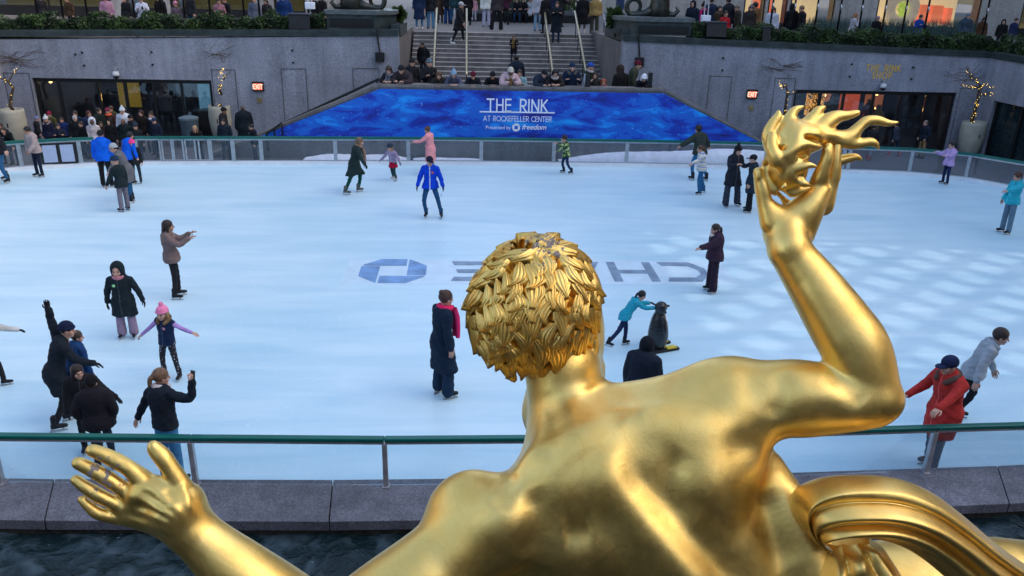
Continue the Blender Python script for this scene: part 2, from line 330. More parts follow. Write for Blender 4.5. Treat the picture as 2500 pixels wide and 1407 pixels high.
# ---- banner wall (front parapet of the stair landing)
YB = 28.3
def VB(x, y, dy=0.): return V(x, y, YB+dy)
tl, tr = VB(925, 211), VB(1622, 224); 
bl, br = VB(590, 352), VB(1890, 366)
zt = (tl[2]+tr[2])/2
bl = np.array([tl[0]-(tl[0]-bl[0])*(zt+.05)/(zt-bl[2]), YB, -.05]); br = np.array([tr[0]+(br[0]-tr[0])*(zt+.05)/(zt-br[2]), YB, -.05])
wall = empty('stair_parapet_wall', (0, YB, 0)); tag(wall, 'dark granite parapet wall below the crowd, carrying the blue banner', 'wall')
def loc(o, r): return o
m = MB(); q = [(bl[0], 0, -.05), (br[0], 0, -.05), (tr[0], 0, zt), (tl[0], 0, zt)]
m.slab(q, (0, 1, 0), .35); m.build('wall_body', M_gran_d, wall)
m = MB()
cw = .16
for a, b in ((np.array([bl[0], 0, -.05]), np.array([tl[0], 0, zt])), (np.array([tl[0], 0, zt]), np.array([tr[0], 0, zt])), (np.array([tr[0], 0, zt]), np.array([br[0], 0, -.05]))):
    d = (b-a)/np.linalg.norm(b-a); n = np.array([-d[2], 0, d[0]]); m.slab([a+n*.002+(0, -.03, 0), b+n*.002+(0, -.03, 0), b+n*.09+(0, -.03, 0), a+n*.09+(0, -.03, 0)], (0, 1, 0), .45)
m.build('coping', M_stair, wall)
def banner_mat():
    m = bpy.data.materials.new('banner_print'); m.use_nodes = True; t = m.node_tree; p = t.nodes['Principled BSDF']; L = t.links.new
    tc = _n(t, 'ShaderNodeTexCoord'); mp = _n(t, 'ShaderNodeMapping'); mp.inputs['Scale'].default_value = (.42, 1, 1.25); L(tc.outputs['Object'], mp.inputs[0])
    n1 = _n(t, 'ShaderNodeTexNoise'); n1.inputs['Scale'].default_value = 1.7; n1.inputs['Detail'].default_value = 7; n1.inputs['Distortion'].default_value = .45; n1.inputs['Roughness'].default_value = .58; L(mp.outputs[0], n1.inputs['Vector'])
    r = _n(t, 'ShaderNodeValToRGB'); e = r.color_ramp.elements; e[0].position = .3; e[0].color = (.0, .006, .10, 1); e[1].position = .68; e[1].color = (.0, .36, .92, 1)
    for ps, c in ((.40, (.0, .022, .34, 1)), (.47, (.0, .05, .50, 1)), (.50, (.0, .12, .62, 1)), (.56, (.0, .11, .60, 1)), (.60, (.0, .22, .80, 1))):
        x = e.new(ps); x.color = c
    L(n1.outputs[0], r.inputs[0])
    cols = r.outputs[0]
    for sc, th_, rad, xs in ((26, .0, .16, .35), (11, .0, .13, .35), (5., .0, .09, .22)):
        mv = _n(t, 'ShaderNodeMapping'); mv.inputs['Scale'].default_value = (1, 0, 1); L(tc.outputs['Object'], mv.inputs[0])
        v = _n(t, 'ShaderNodeTexVoronoi'); v.inputs['Scale'].default_value = sc*.55; v.inputs['Randomness'].default_value = 1; L(mv.outputs[0], v.inputs['Vector'])
        nn = _n(t, 'ShaderNodeTexNoise'); nn.inputs['Scale'].default_value = .55; L(mv.outputs[0], nn.inputs['Vector'])
        sx = _n(t, 'ShaderNodeSeparateColor'); L(v.outputs['Color'], sx.inputs[0])
        rr = _n(t, 'ShaderNodeMath', operation='MULTIPLY'); L(sx.outputs[0], rr.inputs[0]); rr.inputs[1].default_value = rad
        lt = _n(t, 'ShaderNodeMath', operation='LESS_THAN'); L(v.outputs['Distance'], lt.inputs[0]); L(rr.outputs[0], lt.inputs[1])
        g2 = _n(t, 'ShaderNodeMath', operation='GREATER_THAN'); L(nn.outputs[0], g2.inputs[0]); g2.inputs[1].default_value = .43
        ml = _n(t, 'ShaderNodeMath', operation='MULTIPLY'); L(lt.outputs[0], ml.inputs[0]); L(g2.outputs[0], ml.inputs[1])
        m2 = _n(t, 'ShaderNodeMath', operation='MULTIPLY'); L(ml.outputs[0], m2.inputs[0]); m2.inputs[1].default_value = .6
        mx = _n(t, 'ShaderNodeMixRGB'); L(m2.outputs[0], mx.inputs[0]); L(cols, mx.inputs[1]); mx.inputs[2].default_value = (.25, .55, 1, 1); cols = mx.outputs[0]
    L(cols, p.inputs['Base Color']); p.inputs['Roughness'].default_value = .55
    return m
ban = empty('rink_banner', (0, YB-.035, 0)); tag(ban, 'large blue star-speckled trapezoid banner lettered THE RINK on the parapet wall', 'banner')
ins = .07
q = [(bl[0]+(tl[0]-bl[0])*.64/(zt+.05)+.06, 0, .62), (br[0]-(br[0]-tr[0])*.64/(zt+.05)-.06, 0, .62), (tr[0]-.04, 0, zt-ins), (tl[0]+.04, 0, zt-ins)]
MB().slab([(a, -.0, c) for a, b, c in q], (0, 1, 0), .03).build('banner_cloth', banner_mat(), ban)
M_wht = mat('print_white', (.80, .85, .95), .5, 0, 0); 
def bl_(x, y): p = VB(x, y); return np.array([p[0], -.004, p[2]])
mb = MB()
sc = VB(1264, 272)[2]; hcap = VB(1264, 243)[2]-sc
ls, wd = strokes('THE RINK', .27, .62); X0 = VB(1189, 270)[0]; X1 = VB(1335, 273)[0]; kx = (X1-X0)/(wd*hcap)
letters(mb, 'THE RINK', ((X0+X1)/2, -.004, sc), (kx, 0, 0), (0, 0, 1), (0, -1, 0), hcap, .13, .27, .62)
mb.box((VB(1171, 271)[0], -.014, sc-.05), (VB(1354, 274)[0], -.004, sc-.004))
a = bl_(1263, 296); hh = VB(1263, 284)[2]-a[2]; ls, wd = strokes('AT ROCKEFELLER CENTER', .2, .45); kx = (VB(1344, 296)[0]-VB(1179, 295)[0])/(wd*hh)
letters(mb, 'AT ROCKEFELLER CENTER', a, (kx, 0, 0), (0, 0, 1), (0, -1, 0), hh, .115, .2, .45)
mb.build('lettering', M_wht, ban)
me = textmesh('Presented by', .165, .004); a = bl_(1216, 315); place_text('lettering_small', me, (a[0], a[1], a[2]), (1, 0, 0), (0, 0, 1), M_wht, ban)
me = textmesh('freedom', .245, .004, .004, .35); a = bl_(1303, 316); place_text('lettering_script', me, (a[0], a[1], a[2]), (1, 0, 0), (0, 0, 1), M_wht, ban)
def octlogo(R, r0=.40, g=.03):            # four wedge pieces round an open square (unit radius R), 2-D
    c = .42; out = []
    base = [(-c+g, 1), (c, 1), (1, c), (1, r0*.0+c*1.0)]
    piece = [(-r0+g*.5, 1), (c, 1), (1-.0, c+.0), (1-.0, c), (r0+.0, r0), (-r0+g*.5, r0)]
    piece = [(-r0, .98), (c, .98), (.80, .62), (r0+.02, r0), (-r0, r0)]
    piece = [(-r0+g, 1), (c, 1), (1-.02, c+.04), (r0+.0+.0, r0), (-r0+g, r0)]
    piece = [(-r0+g, 1.), (.44, 1.), (.97, .47), (.97-.0, r0+g), (r0, r0+g), (r0, r0+g), (-r0+g, r0+g)]
    piece = [(-r0+g, 1.), (.44, 1.), (.97, .47-.0), (.93, r0+g), (-r0+g, r0+g)]
    for k in range(4):
        a = k*pi/2; out.append([(R*(x*cos(a)-y*sin(a)), R*(x*sin(a)+y*cos(a))) for x, y in piece])
    return out
mb = MB(); a = bl_(1260, 311)
for pc in octlogo(.135):
    mb.slab([(a[0]+x, a[1], a[2]+y) for x, y in pc][::-1], (0, -1, 0), .006)
mb.build('octagon_emblem', M_wht, ban)

# ---- ice lettering: emblem and CHASE, painted on the ice, reading from the far side
M_ib = mat('ice_paint_blue', (.16, .31, .56), .45, 0, .25, 3); M_ig = mat('ice_paint_grey', (.20, .29, .40), .45, 0, .3, 3)
M_iw = mat('ice_paint_pale', (.57, .74, .855), .4, 0, .06, 3)
a = G(1060, 637)[1]; b = G(1060, 692)[1]
o = MB().box((G(865, 665)[0]-.2, b-.05, .0), (G(1745, 665)[0]+.3, a+.05, .004)).build('ice_logo_panel', M_iw)
lg = empty('ice_lettering', (0, 0, 0)); tag(lg, 'blue octagon emblem and grey CHASE letters frozen upside down under the ice', 'ice lettering')
o.parent = lg
c0 = G(960, 662); ww = (G(1041, 662)[0]-G(879, 662)[0])/2; hh = (G(960, 633)[1]-G(960, 691)[1])/2
mb = MB()
for pc in octlogo(1.0): mb.slab([(c0[0]-x*ww, c0[1]+y*hh, .008) for x, y in pc][::-1], (0, 0, 1), .003)
mb.build('octagon_emblem', M_ib, lg)
mb = MB()
# letters laid from the right (C) to the left (E), rotated half a turn
yt = G(1500, 641)[1]; yb = G(1500, 688)[1]; hL = yt-yb
xr = G(1728, 665)[0]; xl = G(1086, 665)[0]; cw_ = (xr-xl)/5
def ip(u, v, k): return (xr-(k+u*.86+.02)*cw_, yt-v*hL, .008)     # v: 0 far, 1 near -> letter top is near
def ipoly(k, pts): mb.slab([ip(u, v, k) for u, v in pts], (0, 0, 1), .003)
t_ = .2
# C (k=0)
ipoly(0, [(.26, 0), (1, 0), (.93, t_), (.34, t_)]); ipoly(0, [(0, .33), (.26, 0), (.34, t_), (.17, .4)]); ipoly(0, [(0, .33), (.17, .4), (.17, .62), (0, .67)]); ipoly(0, [(0, .67), (.17, .62), (.34, 1-t_), (.26, 1)]); ipoly(0, [(.26, 1), (.34, 1-t_), (.93, 1-t_), (1, 1)])
# H
ipoly(1, [(0, 0), (.19, 0), (.19, 1), (0, 1)]); ipoly(1, [(.81, 0), (1, 0), (1, 1), (.81, 1)]); ipoly(1, [(.19, .42), (.81, .42), (.81, .6), (.19, .6)])
# A (letter top near the viewer)
ipoly(2, [(0, 0), (.2, 0), (.58, 1), (.42, 1)]); ipoly(2, [(.8, 0), (1, 0), (.58, 1), (.5, .75)]); ipoly(2, [(.3, .2), (.7, .2), (.64, .36), (.36, .36)])
# S
ipoly(3, [(.0, 0), (.85, 0), (.98, .2), (.0, t_)]); ipoly(3, [(.8, .18), (.98, .2), (.98, .45), (.8, .5)]); ipoly(3, [(.15, .41), (.95, .41), (.85, .6), (.05, .6)]); ipoly(3, [(.02, .55), (.2, .6), (.2, .82), (.02, .82)]); ipoly(3, [(.02, .8), (.95, .8), (.95, 1), (.15, 1)])
# E
ipoly(4, [(0, 0), (1, 0), (.94, t_), (0, t_)]); ipoly(4, [(.0, .42), (.9, .42), (.86, .6), (0, .6)]); ipoly(4, [(0, .8), (.94, .8), (1, 1), (0, 1)])
mb.build('letters', M_ig, lg)

# ---- main far walls
AL, BL_ = (-2.35, 31.0), (-17.2, 30.7)
AR, BR_ = (5.7, 31.0), (19.6, 30.8)
def WL(x, y): return W(x, y, AL, BL_)
def WR(x, y): return W(x, y, AR, BR_)
def wallbox(P, Q, zt0, zt1, th=.5, zb=-.06):
    P = np.array(P, float); Q = np.array(Q, float); d = (Q-P)/np.linalg.norm(Q-P); n = np.array([-d[1], d[0]])
    if n[1] < 0: n = -n
    return P, Q, d, n
def wall_with_hole(name, P, Q, zP, zQ, holes, m, th=.45, parent=None):
    """P->Q left to right; holes list of (s0,s1,ztop) along length"""
    P = np.array(P, float); Q = np.array(Q, float); L = np.linalg.norm(Q-P); d = (Q-P)/L; n = np.array([-d[1], d[0]])
    zt = lambda s: zP+(zQ-zP)*s/L
    mb = MB(); cuts_ = sorted([0, L]+[h[0] for h in holes]+[h[1] for h in holes])
    for a, b in zip(cuts_[:-1], cuts_[1:]):
        hb = [h for h in holes if abs(h[0]-a) < 1e-6]
        z0 = hb[0][2] if hb else -.06
        A = P+d*a; B = P+d*b
        mb.slab([(A[0], A[1], z0), (B[0], B[1], z0), (B[0], B[1], zt(b)), (A[0], A[1], zt(a))], (n[0], n[1], 0), th)
    return mb.build(name, m, parent), d, n, L
zl0, zl1 = WL(0, 95)[2], WL(970, 88)[2]
def sl(P, p): return float(np.linalg.norm(np.array(p[:2])-np.array(P)))
LP, LQ = BL_, (WL(973, 90)[0], 31.0)
xa = WL(78, 196); xb = WL(515, 191); hz = (xa[2]+xb[2])/2
wl = empty('granite_wall', (0, 0, 0)); tag(wl, 'speckled grey granite wall left of the stairs with a wide glazed door opening', 'wall')
ob, dL, nL, LLn = wall_with_hole('wall_body', LP, LQ, zl0-.05, zl1, [(sl(LP, xa), sl(LP, xb), hz)], M_gran, .45, wl)
zr0, zr1 = WR(1525, 101)[2], WR(2410, 141)[2]
RP, RQ = (WR(1522, 100)[0], WR(1522, 100)[1]), BR_
xc = WR(1942, 214); xd = WR(2337, 232); hzr = (xc[2]+xd[2])/2
wr = empty('granite_wall', (0, 0, 0)); tag(wr, 'speckled grey granite wall right of the stairs with gold THE RINK SHOP letters', 'wall')
ob, dR, nR, LRn = wall_with_hole('wall_body', RP, RQ, zr0, zr1, [(sl(RP, xc), sl(RP, xd), hzr)], M_gran, .45, wr)
def onwall(Wf, x, y, n, off): p = Wf(x, y); return np.array([p[0]-n[0]*off, p[1]-n[1]*off, p[2]])
def v3(a): return np.array([a[0], a[1], 0.])
# recessed panel joints (shallow pilaster frames) on the walls
def panel(Wf, n, d, x0, y0, x1, y1, parent, ztop=None):
    a = Wf(x0, y0); b = Wf(x1, y1); m = MB(); t = .035
    top = a[2]; z0 = -.05
    for p in (a, b): m.slab([(p[0]-d[0]*t/2, p[1]-d[1]*t/2, z0), (p[0]+d[0]*t/2, p[1]+d[1]*t/2, z0), (p[0]+d[0]*t/2, p[1]+d[1]*t/2, top), (p[0]-d[0]*t/2, p[1]-d[1]*t/2, top)], (-n[0], -n[1], 0), .012)
    m.slab([(a[0]+d[0]*t/2, a[1]+d[1]*t/2, top-t), (b[0]-d[0]*t/2, b[1]-d[1]*t/2, top-t), (b[0]-d[0]*t/2, b[1]-d[1]*t/2, top), (a[0]+d[0]*t/2, a[1]+d[1]*t/2, top)], (-n[0], -n[1], 0), .012)
    m.build('panel_joint', M_gran_d, parent)
panel(WL, nL, dL, 8, 177, 70, 177, wl); panel(WL, nL, dL, 516, 169, 573, 168, wl); panel(WL, nL, dL, 686, 167, 746, 167, wl); panel(WL, nL, dL, 861, 166, 925, 166, wl)
panel(WR, nR, dR, 1733, 185, 1787, 186, wr); panel(WR, nR, dR, 1893, 190, 1943, 192, wr); panel(WR, nR, dR, 2346, 214, 2398, 216, wr)
# wall hooks and vines
M_vine = mat('vine_stem', (.10, .07, .05), .9, 0, .3)
def vines(Wf, n, parent, cx, cy, spread, cnt, seed, label):
    rd = random.Random(seed); mb = MB()
    for i in range(cnt):
        x, y = cx+rd.uniform(-6, 6), cy+rd.uniform(-10, 10); a = rd.uniform(-pi, pi); pts = []
        for k in range(rd.randint(5, 10)):
            p = onwall(Wf, x, y, n, .02+.015*rd.random()); pts.append(p); a += rd.uniform(-.6, .6); x += 7*cos(a)*spread; y += 3.2*sin(a)-.6
            y = max(y, cy-45)
        mb.tube(pts, [.0065]*(len(pts)-1)+[.003], 4)
    o = mb.build('wall_vine', M_vine); tag(o, label, 'vine', 'bare vines on the granite walls')
vines(WL, nL, wl, 45, 150, 1.5, 26, 1, 'bare brown vine spreading over the wall above the left planter')
vines(WL, nL, wl, 535, 135, .9, 14, 2, 'bare brown vine above the second planter, right of the wide door')
vines(WR, nR, wr, 1912, 165, 1., 18, 3, 'bare vine on the wall left of the gold shop letters')
vines(WR, nR, wr, 2365, 185, 1., 18, 4, 'bare vine on the wall at the right corner above the lit tree')
mb = MB()
for x, y in ((201, 128), (206, 160), (370, 127), (373, 158), (714, 123), (716, 153), (184, 133)): p = onwall(WL, x, y, nL, .0); mb.box((p[0]-.03, p[1]-.05, p[2]-.03), (p[0]+.03, p[1]-.001, p[2]+.03))
mb.build('wall_anchor', M_black, wl)
mb = MB()
for x, y in ((1765, 142), (1763, 172), (2079, 157), (2074, 187), (2229, 165), (2224, 193)): p = onwall(WR, x, y, nR, .0); mb.box((p[0]-.03, p[1]-.06, p[2]-.03), (p[0]+.03, p[1]-.001, p[2]+.03))
mb.build('wall_anchor', M_black, wr)
# gold letters
M_gold_l = mat('gold_letter', (.72, .42, .05), .5, 0, .0)
mb = MB(); a = onwall(WR, 2155, 174, nR, .0); hh = (WR(2155, 157)[2]-a[2])*.86
Xr = np.array([dR[0], dR[1], 0]); NN = np.array([-nR[0], -nR[1], 0])
ls, wd = strokes('THE RINK', .36, .7); kx = np.linalg.norm(WR(2196, 176)-WR(2114, 172))/(wd*hh)
letters(mb, 'THE RINK', a, Xr*kx, (0, 0, 1), NN, hh, .15, .36, .7, .012)
a = onwall(WR, 2152, 192, nR, .0); letters(mb, 'SHOP', a, Xr*kx, (0, 0, 1), NN, hh, .15, .36, .7, .012)
mb.build('shop_lettering', M_gold_l, wr)
# exit signs
M_red = mat('exit_face', (.5, .06, .04), .5, 0, 0, emis=(1., .16, .09), es=.22); M_redl = mat('exit_letter', (.8, .3, .2), .5, 0, 0, emis=(1, .7, .5), es=.35)
def exit_sign(Wf, d, n, x, y, label):
    p = onwall(Wf, x, y, n, .0); r = empty('exit_sign', p, math.atan2(d[1], d[0])); tag(r, label, 'exit sign', 'lit exit signs')
    m = MB(); m.box((-.2, -.1, -.17), (.2, -.001, .17)); m.build('housing', M_black, r, bevel=.01)
    MB().box((-.155, -.106, -.115), (.155, -.1005, .115)).build('lit_face', M_red, r)
    m = MB(); letters(m, 'EXIT', (0, -.107, -.075), (1, 0, 0), (0, 0, 1), (0, -1, 0), .15, .2, .2, .3, .006); m.build('lettering', M_redl, r)
exit_sign(WL, dL, nL, 631, 211, 'red lit EXIT sign on the left granite wall')
exit_sign(WR, dR, nR, 1835, 230, 'red lit EXIT sign on the right granite wall')
for Wf, d, n, x, y, l in ((WL, dL, nL, 634, 245, 'small brass plaque under the left exit sign'), (WR, dR, nR, 1833, 264, 'small brass plaque under the right exit sign')):
    p = onwall(Wf, x, y, n, .0); m = MB(); m.box((p[0]-.09, p[1]-.03, p[2]-.09), (p[0]+.09, p[1]-.004, p[2]+.09)); m.box((p[0]-.03, p[1]-.045, p[2]-.03), (p[0]+.03, p[1]-.031, p[2]+.03)); tag(m.build('wall_plaque', mat('plaque', (.32, .25, .12), .4, .5)), l, 'plaque')
# cameras / lamps above doors
def sec_cam(Wf, n, x, y, label):
    p = onwall(Wf, x, y, n, .0); r = empty('security_camera', p); tag(r, label, 'security camera')
    MB().tube([(0, 0, .25), (0, -.2, .25), (0, -.2, .16)], .025, 6).build('bracket', M_alu, r)
    m = MB(); m.lathe([(.0, .16), (.1, .15), (.12, .05), (.12, 0), (.0, 0)], (0, -.2, 0), 14); m.build('housing', mat('camwhite', (.5, .52, .55), .4, 0, .1), r, True)
    m = MB(); m.lathe([(.1, -.002), (.085, -.06), (.04, -.1), (.0, -.11)], (0, -.2, 0), 14); m.build('dome', M_black, r, True)
sec_cam(WL, nL, 289, 184, 'white dome security camera above the left wide door')
sec_cam(WR, nR, 2150, 213, 'dark dome security camera above the shop door')
# black floodlight boxes hung below coping by a conduit
for Wf, n, x, y, yt, l in ((WL, nL, 928, 139, 90, 'black junction box hanging on a conduit at the right end of the left wall'), (WR, nR, 1560, 151, 100, 'black junction box hanging on a conduit at the left end of the right wall')):
    p = onwall(Wf, x, y, n, .0); r = empty('junction_box', p); tag(r, l, 'junction box')
    MB().box((-.16, -.16, -.16), (.16, -.004, .16)).build('box', M_black, r, bevel=.01)
    MB().tube([(0, -.06, .15), (-.03, -.05, .4), (-.08, -.05, .75), (-.1, -.05, 1.0)], .03, 6).build('conduit', M_black, r)
# wooden/metal handrails down both stairs behind the banner
def mesh_from_pts(pts): pass
for a, b, sgn, l in (((700, 298), (925, 193), 1, 'dark handrail descending behind the left slope of the banner'),):
    mb = MB(); P0 = V(*a, 29.2); P1 = V(*b, 29.2); mb.tube([P0, P1], .045, 8)
    for t in (.25, .65, .98): q = P0+(P1-P0)*t; mb.tube([q, q-(0, 0, .5)], .03, 6)
    tag(mb.build('stair_handrail', M_black), l, 'handrail')
mb = MB(); P0 = V(651, 326, 28.22); P1 = V(688, 300, 28.22); mb.tube([P0-(0, 0, .6), P0, P1, P1-(0, 0, .4)], .035, 8); mb.tube([(P0+P1)/2, (P0+P1)/2-(0, 0, .4)], .03, 6)
tag(mb.build('stair_handrail', M_black), 'short black handrail at the foot of the left banner slope', 'handrail')
# stair flights hidden behind the parapet
mb = MB()
for sgn, x0, x1 in ((-1, bl[0], tl[0]), (1, br[0], tr[0])):
    N = 9
    for i in range(N):
        xa_ = x0+(x1-x0)*i/N; xb_ = x0+(x1-x0)*(i+1)/N; mb.box((min(xa_, xb_)+.002, YB+.36, -.05), (max(xa_, xb_)-.002, 30.98 if sgn < 0 else 30.0, max(.02, 1.35*(i+.5)/N)))
tag(mb.build('side_stairs', M_stair), kind='structure')

# ---- landing and grand stairs
ZL = 1.35; YS, YT, NS = 34.3, 38.9, 14
SX0, SX1 = G(985, 80, PLZ)[0], G(1478, 84, PLZ)[0]
SX0 = -2.35; 
tagx = lambda o: tag(o, kind='structure')
tagx(MB().box((tl[0], YB+.352, ZL-.3), (tr[0], YS, ZL)).build('stair_landing', M_stair))
mb = MB(); rs = (PLZ-ZL)/NS; rn = (YT-YS)/NS
for i in range(NS): mb.box((LQ[0]+.1, YS+i*rn+(0 if i == 0 else .0), ZL-.4), (RP[0]+.3, YS+(i+1)*rn-.001 if i < NS-1 else YT, ZL+(i+1)*rs-.02-(0.0)))
tagx(mb.build('grand_stairs', M_stair))
mb = MB()
for i in range(NS): mb.box((LQ[0]+.1, YS+i*rn-.02, ZL+(i+1)*rs-.018), (RP[0]+.3, YS+(i+1)*rn-.024, ZL+(i+1)*rs))
tagx(mb.build('stair_treads', granite('tread', (.36, .34, .33), .2, .3, 25, .7)))
tagx(MB().box((-60, YT-.02, PLZ-.5), (60, 140, PLZ)).build('upper_plaza', M_plaza))
tagx(MB().box((-60, 31.46, PLZ-.5), (LQ[0]-.05, YT-.022, PLZ-.001)).build('terrace_left', M_plaza))
tagx(MB().box((RP[0]+.45, 31.46, PLZ-.5), (60, YT-.022, PLZ-.001)).build('terrace_right', M_plaza))
# cheek walls of stairs
for x0, x1, l in ((LQ[0]-.35, LQ[0], 'granite cheek wall on the left side of the stairs'), (RP[0], RP[0]+.4, 'granite cheek wall on the right side of the stairs')):
    m = MB(); m.slab([(x0, 31.455, -.05), (x0, YT+.5, -.05), (x0, YT+.5, PLZ+.15), (x0, 31.455, 3.75)], (1, 0, 0), x1-x0); tag(m.build('stair_cheek_wall', M_stair), l, 'wall')
# handrails on stairs
def stair_rail(x_, brass, label, n=5):
    r = empty('stair_handrail', (x_, YS, ZL)); tag(r, label, 'handrail', 'handrails on the stairs'); dy = YT-YS; dz = PLZ-ZL
    MB().tube([(0, -.25, .83), (0, 0, .95), (0, dy, dz+.95), (0, dy+.12, dz+.97)], .045, 8).build('rail', M_brass if brass else M_steel, r, True)
    for i in range(n):
        t = (i+.1)/(n-.5)*.98; MB().tube([(0, dy*t, dz*t), (0, dy*t, dz*t+.93)], .02, 6).build('post', M_black, r)
def sx(px, py): # X where the rail bottom meets column px
    return V(px, py, YS)[0]
stair_rail(sx(972, 165)+.0, 0, 'steel handrail along the left cheek wall of the stairs'); stair_rail(sx(1058, 155), 1, 'pale metal handrail beside the tall standing man in the black hoodie')
stair_rail(sx(1139, 175), 1, 'pale metal handrail left of the middle of the stairs, above the leaning crowd'); stair_rail(sx(1350, 165), 1, 'pale metal handrail right of the woman photographing on the stairs')
stair_rail(sx(1432, 168), 1, 'pale gold handrail leading up to the person in the tan puffer jacket'); stair_rail(sx(1508, 160), 0, 'steel handrail along the right cheek wall of the stairs')

# ---- copings, hedges
def coping(P, Q, zP, zQ, n, label):
    m = MB(); P = np.array(P, float); Q = np.array(Q, float); o = np.array(n)*-.06
    a = P+o; b = Q+o; m.slab([(a[0], a[1], zP), (b[0], b[1], zQ), (b[0], b[1], zQ+.07), (a[0], a[1], zP+.07)], (n[0], n[1], 0), .7)
    a = P+o*.3; b = Q+o*.3; m.slab([(a[0], a[1], zP+.071), (b[0], b[1], zQ+.071), (b[0], b[1], zQ+.21), (a[0], a[1], zP+.21)], (n[0], n[1], 0), .5)
    o = m.build('bronze_coping', M_cope); tag(o, label, 'coping')
coping((LP[0]-3, LP[1]-.06), LQ, zl0+.0, zl1+.002, nL, 'dark weathered coping band along the top of the left wall')
coping(RP, RQ, zr0+.002, zr1+.002, nR, 'dark weathered coping band along the top of the right wall')
for P, Q, l in (((LQ[0], 31.6), (LQ[0]+.0, 35.2), 'dark coping returning beside the stairs on the left'), ((RP[0], 31.6), (RP[0]-.0, 35.6), 'dark coping returning beside the stairs on the right')):
    m = MB(); sgn = -1 if 'left' in l else 1
    m.slab([(P[0]+.03, P[1], 3.80), (Q[0]+.03, Q[1], 3.72), (Q[0]+.03, Q[1], 4.1), (P[0]+.03, P[1], 4.22)], (sgn, 0, 0), .35); tag(m.build('bronze_coping', M_cope), l, 'coping')
# leaf cloud hedge
def leafmat(name, c1, c2, rough=.6):
    m = bpy.data.materials.new(name); m.use_nodes = True; t = m.node_tree; p = t.nodes['Principled BSDF']; L = t.links.new
    g = _n(t, 'ShaderNodeNewGeometry'); n = _n(t, 'ShaderNodeTexNoise'); n.inputs['Scale'].default_value = 2.2; n.inputs['Detail'].default_value = 5; L(g.outputs['Position'], n.inputs['Vector'])
    r = _n(t, 'ShaderNodeValToRGB'); e = r.color_ramp.elements; e[0].position = .38; e[0].color = (*c1, 1); e[1].position = .65; e[1].color = (*c2, 1)
    L(n.outputs[0], r.inputs[0]); L(r.outputs[0], p.inputs['Base Color']); p.inputs['Roughness'].default_value = rough; return m
M_hedge = leafmat('hedge_leaf', (.012, .028, .008), (.05, .10, .02))
def leaves(cs, size, ns=None, seed=0):
    r = np.random.default_rng(seed); n = len(cs); cs = np.asarray(cs)
    a = r.normal(size=(n, 3)); a /= np.linalg.norm(a, axis=1)[:, None]; b = np.cross(a, r.normal(size=(n, 3))); b /= np.linalg.norm(b, axis=1)[:, None]
    s = size*(.6+.8*r.random((n, 1)))
    v = np.stack([cs-a*s, cs+b*s*.45, cs+a*s, cs-b*s*.45], 1).reshape(-1, 3); f = np.arange(4*n).reshape(-1, 4); return v, f
def hedge(P, Q, z0P, z0Q, h, wd, n, seed, label, dens=900):
    P = np.array(P, float); Q = np.array(Q, float); L = np.linalg.norm(Q-P); r = np.random.default_rng(seed); N = int(dens*L)
    s = r.random(N); w_ = r.random(N); z = r.random(N)**.7
    face = r.random(N); w_ = np.where(face < .6, w_*.12, w_); z = np.where(face >= .6, .85+.15*r.random(N), z)
    lump = .12*np.sin(s*L*3.1+seed)+.08*np.sin(s*L*7.3)+.05*np.sin(s*L*13)
    x = P[0]+(Q[0]-P[0])*s+n[0]*w_*wd; y = P[1]+(Q[1]-P[1])*s+n[1]*w_*wd-.08*np.sin(s*L*5+2*z)-.05; zz = z0P+(z0Q-z0P)*s+z*(h+lump)
    v, f = leaves(np.stack([x, y, zz], 1), .055, seed=seed)
    r_ = empty('hedge', (0, 0, 0)); tag(r_, label, 'hedge')
    link('foliage', npmesh('foliage', v, f), M_hedge, r_)
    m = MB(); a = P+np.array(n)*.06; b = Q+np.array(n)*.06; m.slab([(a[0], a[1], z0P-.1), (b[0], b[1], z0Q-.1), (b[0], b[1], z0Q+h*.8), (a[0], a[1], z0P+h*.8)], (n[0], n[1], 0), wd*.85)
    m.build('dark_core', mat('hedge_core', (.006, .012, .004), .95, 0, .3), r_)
hb = lambda P, n, o: (P[0]+n[0]*o, P[1]+n[1]*o)
hP = hb((LP[0]-3, LP[1]-.06), nL, .45); 
xh = WL(790, 60)[0]
hedge(hP, (xh, 31.42), zl0+.16, zl1+.15, .43, 1.0, nL, 11, 'long clipped dark green hedge above the left wall')
xh2 = W(1700, 60, AR, BR_); hR0 = hb((xh2[0], xh2[1]), nR, .42); hR1 = hb((RQ[0]+.9, RQ[1]), nR, .42)
hedge(hR0, hR1, zr0+.14, zr1+.17, .46, 1.0, nR, 12, 'long clipped dark green hedge above the right wall')
